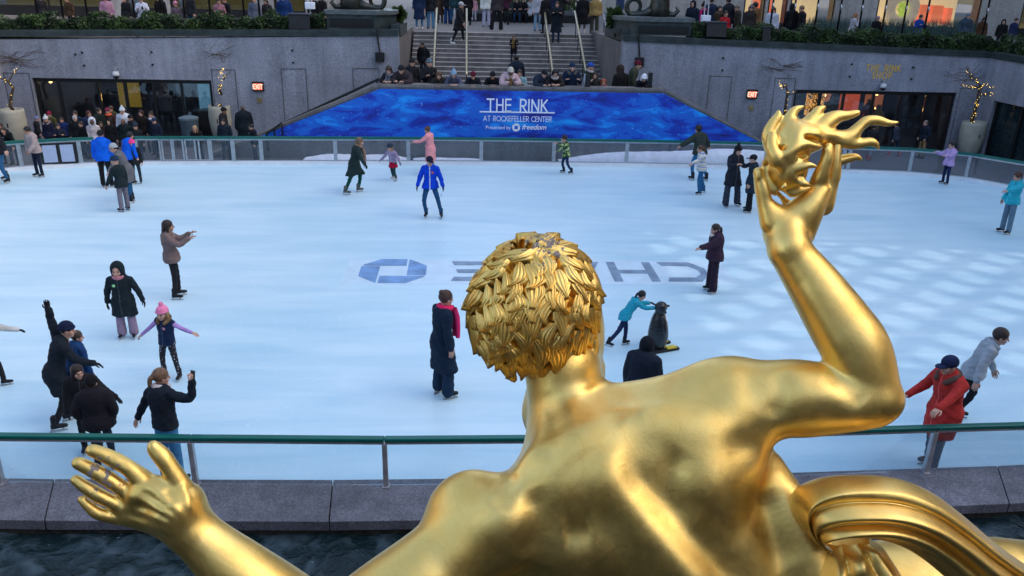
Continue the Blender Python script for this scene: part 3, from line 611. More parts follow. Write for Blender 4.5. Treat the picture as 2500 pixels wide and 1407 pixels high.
# ================================================================ FOREGROUND EDGE, WATER
ZG = .30
NB = [(-700, 1172), (5, 1180), (480, 1184), (943, 1187), (1405, 1182), (1860, 1168), (2258, 1153), (2700, 1138)]
NP = [G(x, y, ZG)[:2] for x, y in NB]
M_nglass = glassmat('near_glass', (.90, .94, .96), .010, .3)
NW = ['at the left edge of the picture', 'behind the golden open hand', 'with the navy-coated woman above it', 'left of the golden neck', 'behind the golden shoulder blades', 'below the raised golden elbow', 'right of the man in the red parka']
for i, (p, q) in enumerate(zip(NP[:-1], NP[1:])):
    L = np.linalg.norm(q-p); ang = math.atan2(q[1]-p[1], q[0]-p[0]); r = empty('rink_board_panel', (p[0], p[1], ZG), ang)
    tag(r, 'near glass rink barrier panel with green rail, '+NW[i], 'rink board', 'near rink barrier panels')
    z1 = .655
    MB().box((0, -.045, z1-.02), (L-.004, .045, z1+.03)).build('top_rail', M_dkgreen, r, bevel=.012)
    MB().box((0.01, -.038, z1-.048), (L-.014, .038, z1-.022)).build('rail_channel', M_steel, r)
    m = MB(); m.box((-.03, -.045, 0), (.03, .03, z1-.05)); m.box((-.045, -.06, 0), (.045, .045, .02)); m.build('post', M_steel, r, bevel=.004)
    MB().box((.035, -.006, .02), (L-.035, .006, z1-.05)).build('glass_pane', M_nglass, r)
ld = empty('fountain_ledge', (0, 0, 0)); tag(ld, 'broad speckled granite ledge between the ice rink and the dark fountain water', 'ledge')
jb = [-12, -8.1, -4.98, -1.62, 1.6, 3.9, 6.95, 10.5, 14]; jf = [-11.9, -7.9, -4.72, -1.54, 1.6, 3.9, 6.6, 10.1, 13.6]
yb = lambda x: 8.5+.0035*x*x; yf = lambda x: 7.80+.0042*x*x
M_wet = mat('wet_stone', (.035, .03, .022), .25, 0, .5, 12, .4, 30)
for i in range(len(jb)-1):
    a, b = jb[i]+.006, jb[i+1]-.006; c, d = jf[i]+.006, jf[i+1]-.006
    m = MB(); m.prism([(c, yf(c)), (d, yf(d)), (b, yb(b)+.12), (a, yb(a)+.12)], .17, ZG); m.build('ledge_block', M_ledge, ld, bevel=.008)
    MB().prism([(c-.004, yf(c)+.03), (d+.004, yf(d)+.03), (b+.004, yb(b)+.11), (a-.004, yb(a)+.11)], -.3, .167).build('wet_base', M_wet, ld)
def water_mat():
    m = bpy.data.materials.new('water'); m.use_nodes = True; t = m.node_tree; p = t.nodes['Principled BSDF']; L = t.links.new
    g = _n(t, 'ShaderNodeNewGeometry')
    n1 = _n(t, 'ShaderNodeTexNoise'); n1.inputs['Scale'].default_value = 3.6; n1.inputs['Detail'].default_value = 3; n1.inputs['Distortion'].default_value = .5; L(g.outputs['Position'], n1.inputs['Vector'])
    n2 = _n(t, 'ShaderNodeTexNoise'); n2.inputs['Scale'].default_value = 14; n2.inputs['Detail'].default_value = 5; n2.inputs['Distortion'].default_value = .4; L(g.outputs['Position'], n2.inputs['Vector'])
    r = _n(t, 'ShaderNodeValToRGB'); e = r.color_ramp.elements; e[0].position = .45; e[0].color = (.006, .016, .018, 1); e[1].position = .8; e[1].color = (.06, .09, .11, 1); L(n1.outputs[0], r.inputs[0])
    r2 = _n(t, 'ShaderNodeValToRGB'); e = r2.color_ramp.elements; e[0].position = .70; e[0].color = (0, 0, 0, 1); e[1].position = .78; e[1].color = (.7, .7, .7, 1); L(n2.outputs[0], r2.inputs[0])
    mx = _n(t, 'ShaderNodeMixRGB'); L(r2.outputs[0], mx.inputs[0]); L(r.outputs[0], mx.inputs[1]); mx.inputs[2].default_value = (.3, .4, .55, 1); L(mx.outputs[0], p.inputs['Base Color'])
    p.inputs['Roughness'].default_value = .12; p.inputs['IOR'].default_value = 1.33
    b = _n(t, 'ShaderNodeBump'); b.inputs['Strength'].default_value = .6; b.inputs['Distance'].default_value = .10; L(n1.outputs[0], b.inputs['Height'])
    b2 = _n(t, 'ShaderNodeBump'); b2.inputs['Strength'].default_value = .6; b2.inputs['Distance'].default_value = .03; L(n2.outputs[0], b2.inputs['Height']); L(b.outputs[0], b2.inputs['Normal']); L(b2.outputs[0], p.inputs['Normal'])
    return m
n = 150; m_ = 50; xs = np.linspace(-12, 13, n); ys = np.linspace(1.3, 8.1, m_); X_, Y_ = np.meshgrid(xs, ys, indexing='ij')
Z_ = .10+.012*np.sin(X_*5+Y_*3+2*np.sin(Y_*2.3))+.008*np.sin(X_*11-Y_*9+np.sin(X_*3))
v = np.stack([X_, Y_, Z_], -1).reshape(-1, 3); idx = np.arange(n*m_).reshape(n, m_)
f = np.stack([idx[:-1, :-1], idx[1:, :-1], idx[1:, 1:], idx[:-1, 1:]], -1).reshape(-1, 4)
tag(link('fountain_water', npmesh('water', v, f), water_mat(), None, True), kind='structure')
tag(MB().prism([(-14, 8.55+.2), (-16, 9.6), (-17.2, 14), (-22, 14), (-22, 7), (-12.2, 7)][::-1], -.05, .28).build('side_paving', M_floor), kind='structure')
# camera side: fountain back wall, terrace and the tower across it (seen mirrored in the gilding)
m = MB(); m.box((-22, .7, -.3), (22, 1.25, 4.3)); tag(m.build('fountain_back_wall', M_gran_d), 'dark granite wall at the back of the fountain below the viewer', 'wall')
tag(MB().box((-60, -40, 4.0), (60, .69, 4.45)).build('west_terrace', M_plaza), kind='structure')
M_win = mat('tower_window', (.03, .035, .045), .15, 0, .2)
def tower(x0, x1, y0, y1, z0, z1, label, face, sp=3.2, m=None):
    r = empty('tower_or_sun_screen', ((x0+x1)/2, (y0+y1)/2, z0)); tag(r, label, 'building')
    cx_, cy_ = (x0+x1)/2, (y0+y1)/2
    MB().box((x0-cx_, y0-cy_, 0), (x1-cx_, y1-cy_, z1-z0)).build('wall', m or M_lime, r)
    w = MB(); z = 5
    while z < z1-z0-4:
        if face in 'NS':
            yy = (y1 if face == 'N' else y0)-cy_; s = .02 if face == 'N' else -.02; x = x0+2
            while x < x1-2.5: w.box((x-cx_, min(yy, yy+s), z), (x+1.5, max(yy, yy+s), z+2) if False else (x+1.5-cx_, max(yy, yy+s), z+2)); x += sp
        else:
            xx = (x1 if face == 'E' else x0)-cx_; s = .02 if face == 'E' else -.02; y = y0+2
            while y < y1-2.5: w.box((min(xx, xx+s), y-cy_, z), (max(xx, xx+s), y+1.5-cy_, z+2)); y += sp
        z += 3.8
    o_ = w.build('window', M_win, r); o_['kind'] = 'stuff'
tower(-32, 34, -48, -30, 4.45, 26, 'tall limestone office tower behind the viewer across the terrace', 'N', 3.6)
tower(-75, -48, -10, 55, 3.0, 26, 'limestone office block closing the left side of the plaza', 'E', 3.6)
# screen wall added out of view: blocks the sun except lattice patches on the ice
XW = 46.
def sunhit(x, y): t = (XW-x)/sd[0]; return y+sd[1]*t, sd[2]*t
rg = [sunhit(*G(*p)[:2]) for p in ((1600, 700), (2300, 620), (2240, 860), (1800, 590), (2500, 620), (2500, 830), (1900, 880))]
y0h, y1h = min(p[0] for p in rg), max(p[0] for p in rg); z0h, z1h = min(p[1] for p in rg), max(p[1] for p in rg)
rt = empty('tower_or_sun_screen', (XW, 20, 3)); tag(rt, 'unseen limestone screen wall added on the right, its diagonal lattice shaping sun patches on the ice', 'building')
m = MB(); X0, X1 = 0, .5; oy, oz = 20, 3
for a_, b_, c_, d_ in ((-45, 75, 3, z0h), (-45, y0h, z0h, z1h), (y1h, 75, z0h, z1h), (-45, 75, z1h, 44)): m.box((X0, a_-oy, c_-oz), (X1, b_-oy, d_-oz))
m.build('wall', M_lime, rt)
m = MB(); W_, Hh = y1h-y0h, z1h-z0h; pit = 1.5; kz = math.tan(SUN_EL)
def clipbar(s):
    k_ = -22
    while k_ < 22:
        # line: (y - yc) = s*(z - zc)/kz + k_*pit
        yc = (y0h+y1h)/2+k_*pit; pts = []
        for z in np.linspace(z0h, z1h, 60):
            y = yc+s*(z-(z0h+z1h)/2)/kz
            if y0h <= y <= y1h: pts.append((y, z))
        if len(pts) > 2: m.bar((.25, pts[0][0]-oy, pts[0][1]-oz), (.25, pts[-1][0]-oy, pts[-1][1]-oz), .1, .25, up=(0, 0, 1))
        k_ += 1
clipbar(1); clipbar(-1)
m.build('lattice', M_lime, rt)  # lattice added to cut the sun into pale tiles on the ice
w_ = MB(); z = 6
while z < 40:
    y = -40
    while y < 70:
        if not (y0h-2 < y < y1h+.5 and z0h-2.5 < z < z1h+.5): w_.box((-.02, y-oy, z-oz), (-.002, y+1.5-oy, z+2-oz))
        y += 3.2
    z += 3.8
w_.build('window', M_win, rt)['kind'] = 'stuff'

# ================================================================ UPPER PLAZA FURNITURE
# bronze fountain pedestals
def pedestal(x0, x1, Yf, zb, zt, label, cut):
    r = empty('pedestal', ((x0+x1)/2, Yf, zb)); tag(r, label, 'pedestal'); hw = (x1-x0)/2; h = zt-zb
    m = MB(); m.prism([(-hw, 0), (hw-cut[1], 0), (hw, cut[1]), (hw, 2.0), (-hw, 2.0), (-hw, cut[0])][::1] if cut[0] == 0 else [(-hw+cut[0], 0), (hw, 0), (hw, 2.0), (-hw, 2.0), (-hw, cut[0])], 0, h-.14)
    m.build('body', M_cope, r)
    MB().prism([(-hw-.08, -.08), (hw-cut[1]+.03, -.08), (hw+.08, cut[1]-.03), (hw+.08, 2.08), (-hw-.08, 2.08)] if cut[0] == 0 else [(-hw+cut[0]-.03, -.08), (hw+.08, -.08), (hw+.08, 2.08), (-hw-.08, 2.08), (-hw-.08, cut[0]-.03)], h-.137, h).build('top_slab', mat('pedslab', (.10, .12, .125), .4, .2, .3), r)
    MB().box((-hw+.12+cut[0], -.012, .06), (hw-.12-cut[1], -.003, h-.28)).build('dark_opening', M_black, r)
    return r
zb0 = zl1+.17
zt_l = V(870, 26, 31.45)[2]; pedestal(V(797, 50, 31.45)[0], V(961, 50, 31.45)[0], 31.45, zb0, zt_l, 'long dark bronze fountain pedestal left of the stairs with black opening', (0, .6))
zt_r = V(1620, 44, 31.45)[2]; pedestal(V(1512, 60, 31.45)[0], V(1690, 60, 31.45)[0], 31.45, zb0, zt_r, 'long dark bronze fountain pedestal right of the stairs with black opening', (.6, 0))
M_brz = mat('dark_bronze', (.045, .05, .045), .35, .7, .35, 6, .2, 25)
def sea_sculpture(px, py, mir, label):
    p = V(px, py, 32.5); r = empty('bronze_sculpture', (p[0], 32.5, zt_l if mir > 0 else zt_r)); tag(r, label, 'sculpture'); s = mir
    m = MB(); pts = []; rs = []
    for i in range(34):      # coiled fish tail
        t = i/33; a = -pi/2+t*2.1*pi*1.0; R_ = .30*(1-.25*t); pts.append((s*(.95+R_*cos(a)), 0+.12*t, .33+R_*sin(a))); rs.append(.105*(1-.45*t))
    m.tube([(s*.2, 0, .22), (s*.55, 0, .08)]+pts, [.24, .16]+rs, 10); m.build('coiled_tail', M_brz, r, True)
    m = MB(); m.tube([(0, 0, .0), (0, 0, .3), (-s*.03, 0, .7), (0, 0, 1.1), (s*.05, 0, 1.45), (s*.05, 0, 1.6)], [.42, .40, .34, .30, .22, .1], 14); m.build('body', M_brz, r, True)
    m = MB(); m.lathe([(0, 1.98), (.09, 1.96), (.15, 1.86), (.15, 1.75), (.1, 1.66), (.06, 1.55)], (s*.05, 0, 0), 14); m.build('head', M_brz, r, True)
    m = MB()
    for k in (-1, 1): m.tube([(k*.22, 0, 1.4), (k*.42, -.1, 1.1), (k*.5, -.15, .75)], [.1, .08, .05], 8)
    m.build('arm', M_brz, r, True)
    m = MB(); m.tube([(-s*.3, -.1, .1), (-s*.55, -.15, .06), (-s*.7, -.15, .22), (-s*.62, -.15, .36)], [.14, .11, .08, .03], 8); m.build('fin', M_brz, r, True)
sea_sculpture(858, 20, 1, 'dark bronze sea creature with coiled tail on the left pedestal')
sea_sculpture(1608, 30, -1, 'dark bronze sea creature with coiled tail on the right pedestal')
# small bushes by the stair heads
M_bush = leafmat('bush_leaf', (.02, .05, .01), (.08, .13, .03))
def bush(px, py, Y, rad, label, seed):
    p = V(px, py, Y); r = np.random.default_rng(seed); d = r.normal(size=(1500, 3)); d /= np.linalg.norm(d, axis=1)[:, None]; c = p+d*rad*(r.random((1500, 1))**.35)*(1, 1, 1.15)*(1+.2*np.sin(d[:, :1]*7)); v, f = leaves(c, .07, seed=seed)
    rt = empty('shrub', p-(0, 0, rad)); tag(rt, label, 'shrub'); o_ = link('foliage', npmesh('foliage', v-(p-(0, 0, rad)), f), M_bush, rt); MB().tube([(0, 0, -.35), (0, 0, .2)], .04, 6).build('stem', M_vine, rt)
bush(975, 36, 33.2, .26, 'small green shrub beside the left pedestal at the stair head', 5); bush(1503, 45, 33.0, .36, 'rounded green shrub beside the right pedestal at the stair head', 6)
# loudspeaker boxes in the hedges
for Wf, n, x, y, l in ((WL, nL, 727, 50, 'black loudspeaker box set in the left hedge'), (WR, nR, 1755, 70, 'black loudspeaker box set in the right hedge'), (WR, nR, 1878, 80, 'small black lamp box in the right hedge')):
    p = Wf(x, y); s = .5 if 'loud' in l else .7*.3; r = empty('loudspeaker' if 'loud' in l else 'lamp_box', (p[0], p[1]+.3, p[2]-.32)); tag(r, l, 'loudspeaker' if 'loud' in l else 'lamp')
    m = MB(); m.slab([(-s*.75, -.1, 0), (s*.75, -.1, 0), (s*.75, -.02, .5), (-s*.75, -.02, .5)], (0, 1, 0), .45); m.build('cabinet', M_black, r, bevel=.015)
    MB().slab([(-s*.75-.02, -.06, .505), (s*.75+.02, -.06, .505), (s*.75+.02, .5, .505), (-s*.75-.02, .5, .505)], (0, 0, 1), .03).build('cover', mat('cabtop', (.05, .055, .075), .4), r)
# white box floodlights on stands above hedges
for Wf, x, y, l in ((WL, 742, 14, 'white floodlight box on twin poles above the left hedge'), (WR, 1745, 46, 'white floodlight box on twin poles above the right hedge')):
    p = Wf(x, y); r = empty('floodlight', (p[0], p[1]+1.2, PLZ)); tag(r, l, 'floodlight'); h = (H_-(H_-p[2])*(p[1]+1.2)/p[1])-PLZ
    MB().box((-.17, -.12, h-.12), (.17, .12, h+.12)).build('lamp_body', M_wht, r, bevel=.02); m = MB(); [m.tube([(k, 0, h+.12), (k, 0, h+1.4)], .02, 6) for k in (-.07, .07)]; m.tube([(0, 0, 0), (0, 0, h-.12)], .025, 6); m.build('pole', mat('polew', (.5, .5, .55), .4), r)
# flag poles along the terrace
def fpole(Wf, x, i, side):
    p = Wf(x, 40); r = empty('flagpole', (p[0], p[1]+1.75, PLZ)); tag(r, 'thin dark flagpole standing behind the %s hedge, number %d from the %s'%(side, i, 'left'), 'pole', 'flagpoles along the %s terrace'%side)
    r['label'] = 'thin dark flagpole behind the %s hedge, %s of the row'%(side, ORD[i])
    MB().tube([(0, 0, 0), (0, 0, 9)], .038, 8).build('shaft', M_black, r, True); MB().tube([(0, 0, 1.5), (.0, -.06, 1.62), (0, 0, 1.75)], .03, 6).build('lamp_knot', M_alu, r)
ORD = ['leftmost', 'second from left', 'third from left', 'fourth from left', 'fifth from left', 'sixth from left', 'seventh from left', 'eighth from left', 'ninth from left', 'tenth from left']
for i, x in enumerate((32, 97, 160, 282, 352, 412, 478, 565, 605)): fpole(WL, x, i, 'left')
for i, x in enumerate((1925, 1982, 2040, 2100, 2155, 2215, 2268, 2325, 2478)): fpole(WR, x, i, 'right')
# ---- plaza storefront buildings
def storefront(x0, x1, Yf, panes, label, zsill, side):
    r = empty('shop_building', (0, Yf, PLZ)); tag(r, label, 'building'); m = MB(); zt = 5.2
    edges = [x0]+[e for p in panes for e in (p[0], p[1])]+[x1]
    for a, b in zip(edges[::2], edges[1::2]):
        if b-a > .02: m.box((a, 0, 0), (b, .8, zt))
    m.box((x0, 0.0, zt+.002), (x1, 22, 26)); m.box((x0, .82, 0), (x0+.3, 22, zt)); m.box((x1-.3, .82, 0), (x1, 22, zt))
    m.build('wall', M_lime, r)
    for a, b, mats, nm in panes:
        MB().box((a+.002, .05, 0), (b-.002, .7, zsill)).build('plinth', M_black, r)
        fr = MB()
        for xx in (a+.03, b-.09): fr.box((xx, .06, zsill+.002), (xx+.06, .14, zt-.002))
        fr.box((a+.032, .063, zsill+.004), (b-.032, .137, zsill+.055)); fr.box((a+.032, .063, zt-.06), (b-.032, .137, zt-.004))
        k = int((b-a)//2.6)
        for j in range(1, k): fr.box((a+(b-a)*j/k-.03, .06, zsill+.002), (a+(b-a)*j/k+.03, .14, zt-.002))
        wf = fr.build('window', M_black, r); MB().box((a+.1, .095, zsill+.01), (b-.1, .105, zt-.01)).build('glass_pane', M_sglass, wf)
        MB().box((a, 2.2, 0), (b, 2.3, zt)).build('display_back', mats, r)
        MB().box((a, .7, zsill-.2), (b, 2.2, zsill-.004)).build('display_floor', mats, r)
    return r
M_warmdk = mat('shop_dim_wall', (.10, .085, .03), .8, 0, .4, .8, emis=(.35, .27, .05), es=.06)
M_cream = mat('shop_cream_wall', (.55, .42, .25), .8, 0, .25, .9, emis=(1, .72, .38), es=.28)
M_orange = mat('shop_orange_wall', (.6, .14, .06), .8, 0, .3, .8, emis=(1, .22, .1), es=.30)
Yl = 44.; xl1 = V(800, 10, Yl)[0]
lx = lambda x: V(x, 10, Yl)[0]
storefront(-48, xl1, Yl, [(-46, lx(0)-2, M_warmdk, ''), (lx(-40), lx(272), M_warmdk, ''), (lx(300), lx(400), M_warmdk, ''), (lx(414), lx(618), M_warmdk, ''), (lx(668), lx(745), M_warmdk, '')], 'limestone shop building with dim windows behind the left hedge', V(300, 21, Yl)[2]-PLZ, 'l')
mb = MB(); zs = V(300, 21, Yl)[2]
for a, b in ((10, 265), (416, 520), (556, 612)): mb.box((lx(a), Yl+.72, zs-.16), (lx(b), Yl+.9, zs-.02))
tag(mb.build('lit_sill', mat('lit_sill', (.6, .4, .2), .6, 0, 0, emis=(1, .6, .28), es=.4)), 'glowing orange sill strip inside the left shop windows', 'window sill')
Yr = 41.; rx = lambda x: V(x, 40, Yr)[0]; zs = V(2000, 62, Yr)[2]-PLZ
br_ = storefront(rx(1640), 52, Yr, [(rx(1813), rx(1866), M_cream, ''), (rx(1872), rx(1920), M_orange, ''), (rx(1926), rx(2036), M_cream, ''), (rx(2138), rx(2392), M_cream, ''), (rx(2492), rx(2600), M_warmdk, '')], 'limestone shop building with warm lit display windows behind the right hedge', zs, 'r')
# display items
m = MB(); 
for x0, x1, z0, z1 in ((2236, 2262, 58, 12), (2266, 2300, 56, 14), (2302, 2322, 60, 20)): a = V(x0, z0, Yr+1.3); b = V(x1, z1, Yr+1.3); m.box((a[0], Yr+1.1, a[2]), (b[0], Yr+1.6, b[2]))
tag(m.build('display_block', M_orange), 'orange display blocks in the large right shop window', 'display')
p = V(2200, 22, Yr+1.2); m = MB(); m.tube([(p[0]+.62*cos(a*pi/16), Yr+1.1, p[2]+.62*sin(a*pi/16)) for a in range(33)], .26, 10, cap=False); tag(m.build('wreath_ring', mat('ringw', (.55, .5, .42), .7, 0, .1, emis=(1, .8, .6), es=.12), None, True), 'pale ring display in the large right shop window', 'display')
r_ = np.random.default_rng(3); d = r_.normal(size=(500, 3))*(.13, .06, .26)+V(2203, 24, Yr+1.1); v, f = leaves(d, .05, seed=3); tag(link('display_plant', npmesh('dp', v, f), mat('lgreen', (.25, .35, .05), .6, 0, .3, emis=(.6, .8, .1), es=.2)), 'yellow green plant inside the pale ring display', 'plant')
# grassy planting in front of right windows
r_ = np.random.default_rng(4); c = []; x0_, x1_ = rx(1940), rx(2395); N = 2600; xx = x0_+(x1_-x0_)*r_.random(N); zz = PLZ+.35+r_.random(N)*.55; v = []
for x, z in zip(xx, zz):
    y = Yr-.5+r_.random()*.4; dx, dy = r_.normal(size=2)*.08; v += [(x-.012, y, z-.3), (x+.012, y, z-.3), (x+dx, y+dy, z+.12)]
tag(link('ornamental_grass', npmesh('gr', v, np.arange(3*N).reshape(-1, 3)), mat('bluegrass', (.05, .10, .09), .7, 0, .4)), 'blue green ornamental grass below the right shop windows', 'grass', kind='stuff')
# bench and planter boxes in the middle of the plaza
p = G(1290, 57, PLZ); r = empty('bench', (p[0], p[1]+.7, PLZ)); tag(r, 'dark planter bench where people sit at the middle of the plaza', 'bench')
MB().box((-3.6, 0, 0), (3.6, .5, .42)).build('seat', M_black, r, bevel=.02); MB().box((-3.6, .55, 0), (3.6, 2.4, .6)).build('planter', M_gran_d, r)
rr_ = np.random.default_rng(8); c = np.stack([rr_.uniform(-3.5, 3.5, 2500), rr_.uniform(.6, 2.3, 2500), .6+rr_.random(2500)**1.5*.7], 1); v, f = leaves(c, .08, seed=8); link('foliage', npmesh('pf', v, f), M_bush, r)
# blue square sign board
p = V(1514, 11, 36.5); r = empty('sign_board', (p[0], 36.5, PLZ)); tag(r, 'small dark blue square sign on a post at the stair head', 'sign'); h = p[2]-PLZ
MB().box((-.17, -.02, h-.2), (.17, .02, h+.2)).build('panel', mat('navy_sign', (.01, .03, .09), .5, 0, .1), r); MB().tube([(0, 0, 0), (0, 0, h-.2)], .025, 6).build('post', M_black, r)

# ================================================================ DOORWAYS AND SHOP INTERIORS
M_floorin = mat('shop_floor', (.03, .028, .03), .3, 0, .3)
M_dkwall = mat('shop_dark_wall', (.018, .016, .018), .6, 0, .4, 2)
def room(P, d, n, s0, s1, h, dep, label):
    a = np.array(P)+d*s0+n*.45; r = empty('shop_interior', (a[0], a[1], 0), math.atan2(d[1], d[0])); tag(r, label, 'shop interior'); w_ = s1-s0
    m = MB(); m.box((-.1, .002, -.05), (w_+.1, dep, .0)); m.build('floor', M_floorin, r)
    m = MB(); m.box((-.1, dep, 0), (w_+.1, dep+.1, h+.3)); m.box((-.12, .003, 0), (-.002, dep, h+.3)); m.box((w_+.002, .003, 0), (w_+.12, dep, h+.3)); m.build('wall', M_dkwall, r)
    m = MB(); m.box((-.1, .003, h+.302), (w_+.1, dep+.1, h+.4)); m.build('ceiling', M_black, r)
    return r
def front(P, d, n, s0, s1, h, cuts, label, name='glass_shopfront'):
    a = np.array(P)+d*s0+n*.12; r = empty(name, (a[0], a[1], 0), math.atan2(d[1], d[0])); tag(r, label, 'shopfront'); w_ = s1-s0
    m = MB(); m.box((0.003, 0, 0), (.12, .14, h-.003)); m.box((w_-.12, 0, 0), (w_-.003, .14, h-.003)); m.box((.122, .005, h-.14), (w_-.122, .135, h-.003)); m.build('frame', M_black, r)
    for c in cuts: MB().box((c*w_-.045, .01, 0.002), (c*w_+.045, .13, h-.142)).build('mullion', M_black, r)
    cc = [0.0]+list(cuts)+[1.0]
    for u, v_ in zip(cc[:-1], cc[1:]): MB().box((u*w_+.05+(.08 if u == 0 else 0), .06, .01), (v_*w_-.05-(.08 if v_ == 1 else 0), .07, h-.145)).build('glass_pane', M_sglass, r)
    return r
sL0, sL1 = sl(LP, xa), sl(LP, xb); sR0, sR1 = sl(RP, xc), sl(RP, xd)
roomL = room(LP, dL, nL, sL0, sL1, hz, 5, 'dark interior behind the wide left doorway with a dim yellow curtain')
front(LP, dL, nL, sL0, sL1, hz, (.13, .35, .50, .66, .82), 'black framed glass doors of the left wide doorway')
wL_ = sL1-sL0; wR_ = sR1-sR0
m = MB(); x0 = wL_*.355; 
for i in range(9): m.tube([(x0+i*.09, 1.5+.03*(i % 2), .9), (x0+i*.09, 1.5+.03*(i % 2), hz-.05)], .05, 6)
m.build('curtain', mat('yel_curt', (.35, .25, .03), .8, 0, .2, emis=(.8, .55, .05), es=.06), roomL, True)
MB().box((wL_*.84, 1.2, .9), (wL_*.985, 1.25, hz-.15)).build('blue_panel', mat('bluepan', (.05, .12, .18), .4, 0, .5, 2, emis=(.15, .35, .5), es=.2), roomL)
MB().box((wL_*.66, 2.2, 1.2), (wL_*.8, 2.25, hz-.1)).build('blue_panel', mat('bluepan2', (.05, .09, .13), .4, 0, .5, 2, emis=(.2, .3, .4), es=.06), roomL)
m = MB(); m.box((wL_*.86, .4, 0), (wL_*.985, 1.1, .95)); m.build('counter', mat('woodc', (.12, .06, .03), .5, 0, .3), roomL)
M_lamp = mat('warm_lamp', (1, .7, .3), .5, 0, 0, emis=(1, .55, .15), es=3.)
m = MB(); m.lathe([(0, .06), (.05, .04), (.06, 0), (.05, -.04), (0, -.06)], (wL_*.03+.1, .3, hz-.22), 10); m.lathe([(0, .14), (.03, .1), (.03, -.1), (0, -.14)], (wL_*.435, .9, 1.35), 8); m.build('lamp', M_lamp, roomL, True)
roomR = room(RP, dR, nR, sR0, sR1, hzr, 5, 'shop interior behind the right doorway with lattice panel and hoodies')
front(RP, dR, nR, sR0, sR1, hzr, (.17, .315, .50, .67, .83), 'black framed glass doors of the rink shop')
# lattice panel
lat = MB(); x0, x1 = wR_*.17, wR_*.285; z0, z1 = 1.05, hzr-.12
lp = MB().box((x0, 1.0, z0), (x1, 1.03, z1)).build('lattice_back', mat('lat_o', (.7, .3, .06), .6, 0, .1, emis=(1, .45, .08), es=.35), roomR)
rd = random.Random(2)
for i in range(46):
    cx_, cz_, rr = rd.uniform(x0+.06, x1-.06), rd.uniform(z0+.06, z1-.06), rd.uniform(.04, .1); lat.tube([(cx_+rr*cos(a*pi/6), .985, cz_+rr*sin(a*pi/6)) for a in range(13)], .012, 4, cap=False)
lat.build('lattice', M_dkwall, roomR)
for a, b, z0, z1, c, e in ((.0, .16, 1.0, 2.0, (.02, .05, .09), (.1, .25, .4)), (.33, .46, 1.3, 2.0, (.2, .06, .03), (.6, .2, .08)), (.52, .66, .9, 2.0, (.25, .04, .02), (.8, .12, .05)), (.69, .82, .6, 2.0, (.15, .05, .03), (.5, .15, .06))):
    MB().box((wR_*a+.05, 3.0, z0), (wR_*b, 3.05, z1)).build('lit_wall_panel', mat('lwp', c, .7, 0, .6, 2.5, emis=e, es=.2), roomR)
m = MB()
for x, y_, z in ((.66, 1.6, 1.85), (.66, 1.6, 1.25), (.68, 2.2, 1.8), (.3, 2, 1.9), (.345, 2, 1.7)): m.lathe([(0, .07), (.07, .04), (.09, 0), (.07, -.04), (0, -.07)], (wR_*x, y_, z), 8)
m.build('lamp', M_lamp, roomR, True)
m = MB()
for i in range(3):
    for j in range(3): m.box((wR_*(.86+.045*i), 1.6, .5+.5*j), (wR_*(.86+.045*i)+.2, 1.63, .85+.5*j))
m.build('framed_picture', mat('pics', (.09, .13, .15), .4, 0, .5, 5), roomR)
# side wall at the right with dark doorway
SP, SQ = BR_, (20.6, 20.)
ws = empty('granite_wall', (0, 0, 0)); tag(ws, 'granite side wall with a dark doorway at the right picture edge', 'wall')
q0 = W(2432, 243, SP, SQ); q1x = 3.9
zc = zr1
o_, dS, nS, LS = wall_with_hole('wall_body', (SP[0]+.002, SP[1]), SQ, zc, zc-.15, [(.75, 6.2, 2.05)], M_gran, .4, ws)
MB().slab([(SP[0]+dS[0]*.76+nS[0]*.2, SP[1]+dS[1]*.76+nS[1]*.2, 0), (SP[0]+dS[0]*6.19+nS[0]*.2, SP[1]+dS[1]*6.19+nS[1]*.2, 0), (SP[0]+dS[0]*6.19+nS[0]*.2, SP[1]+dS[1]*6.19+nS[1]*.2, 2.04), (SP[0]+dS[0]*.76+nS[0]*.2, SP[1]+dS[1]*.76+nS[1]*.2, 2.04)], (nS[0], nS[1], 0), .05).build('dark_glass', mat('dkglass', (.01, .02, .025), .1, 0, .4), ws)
m = MB()
for s in (.8, 2.1, 3.4, 4.7, 6.0): m.slab([(SP[0]+dS[0]*s+nS[0]*.1, SP[1]+dS[1]*s+nS[1]*.1, 0), (SP[0]+dS[0]*(s+.09)+nS[0]*.1, SP[1]+dS[1]*(s+.09)+nS[1]*.1, 0), (SP[0]+dS[0]*(s+.09)+nS[0]*.1, SP[1]+dS[1]*(s+.09)+nS[1]*.1, 2.04), (SP[0]+dS[0]*s+nS[0]*.1, SP[1]+dS[1]*s+nS[1]*.1, 2.04)], (nS[0], nS[1], 0), .08)
m.build('door_frame', M_black, ws)
coping((SP[0]+.0, SP[1]+.0), SQ, zc+.002, zc-.15, nS, 'dark coping along the top of the right side wall')
hedge((SP[0]+nS[0]*.45, SP[1]+nS[1]*.45+.4), (SQ[0]+nS[0]*.45, SQ[1]), zc+.17, zc+.03, .46, 1.0, nS, 13, 'clipped dark hedge turning the corner above the right side wall')
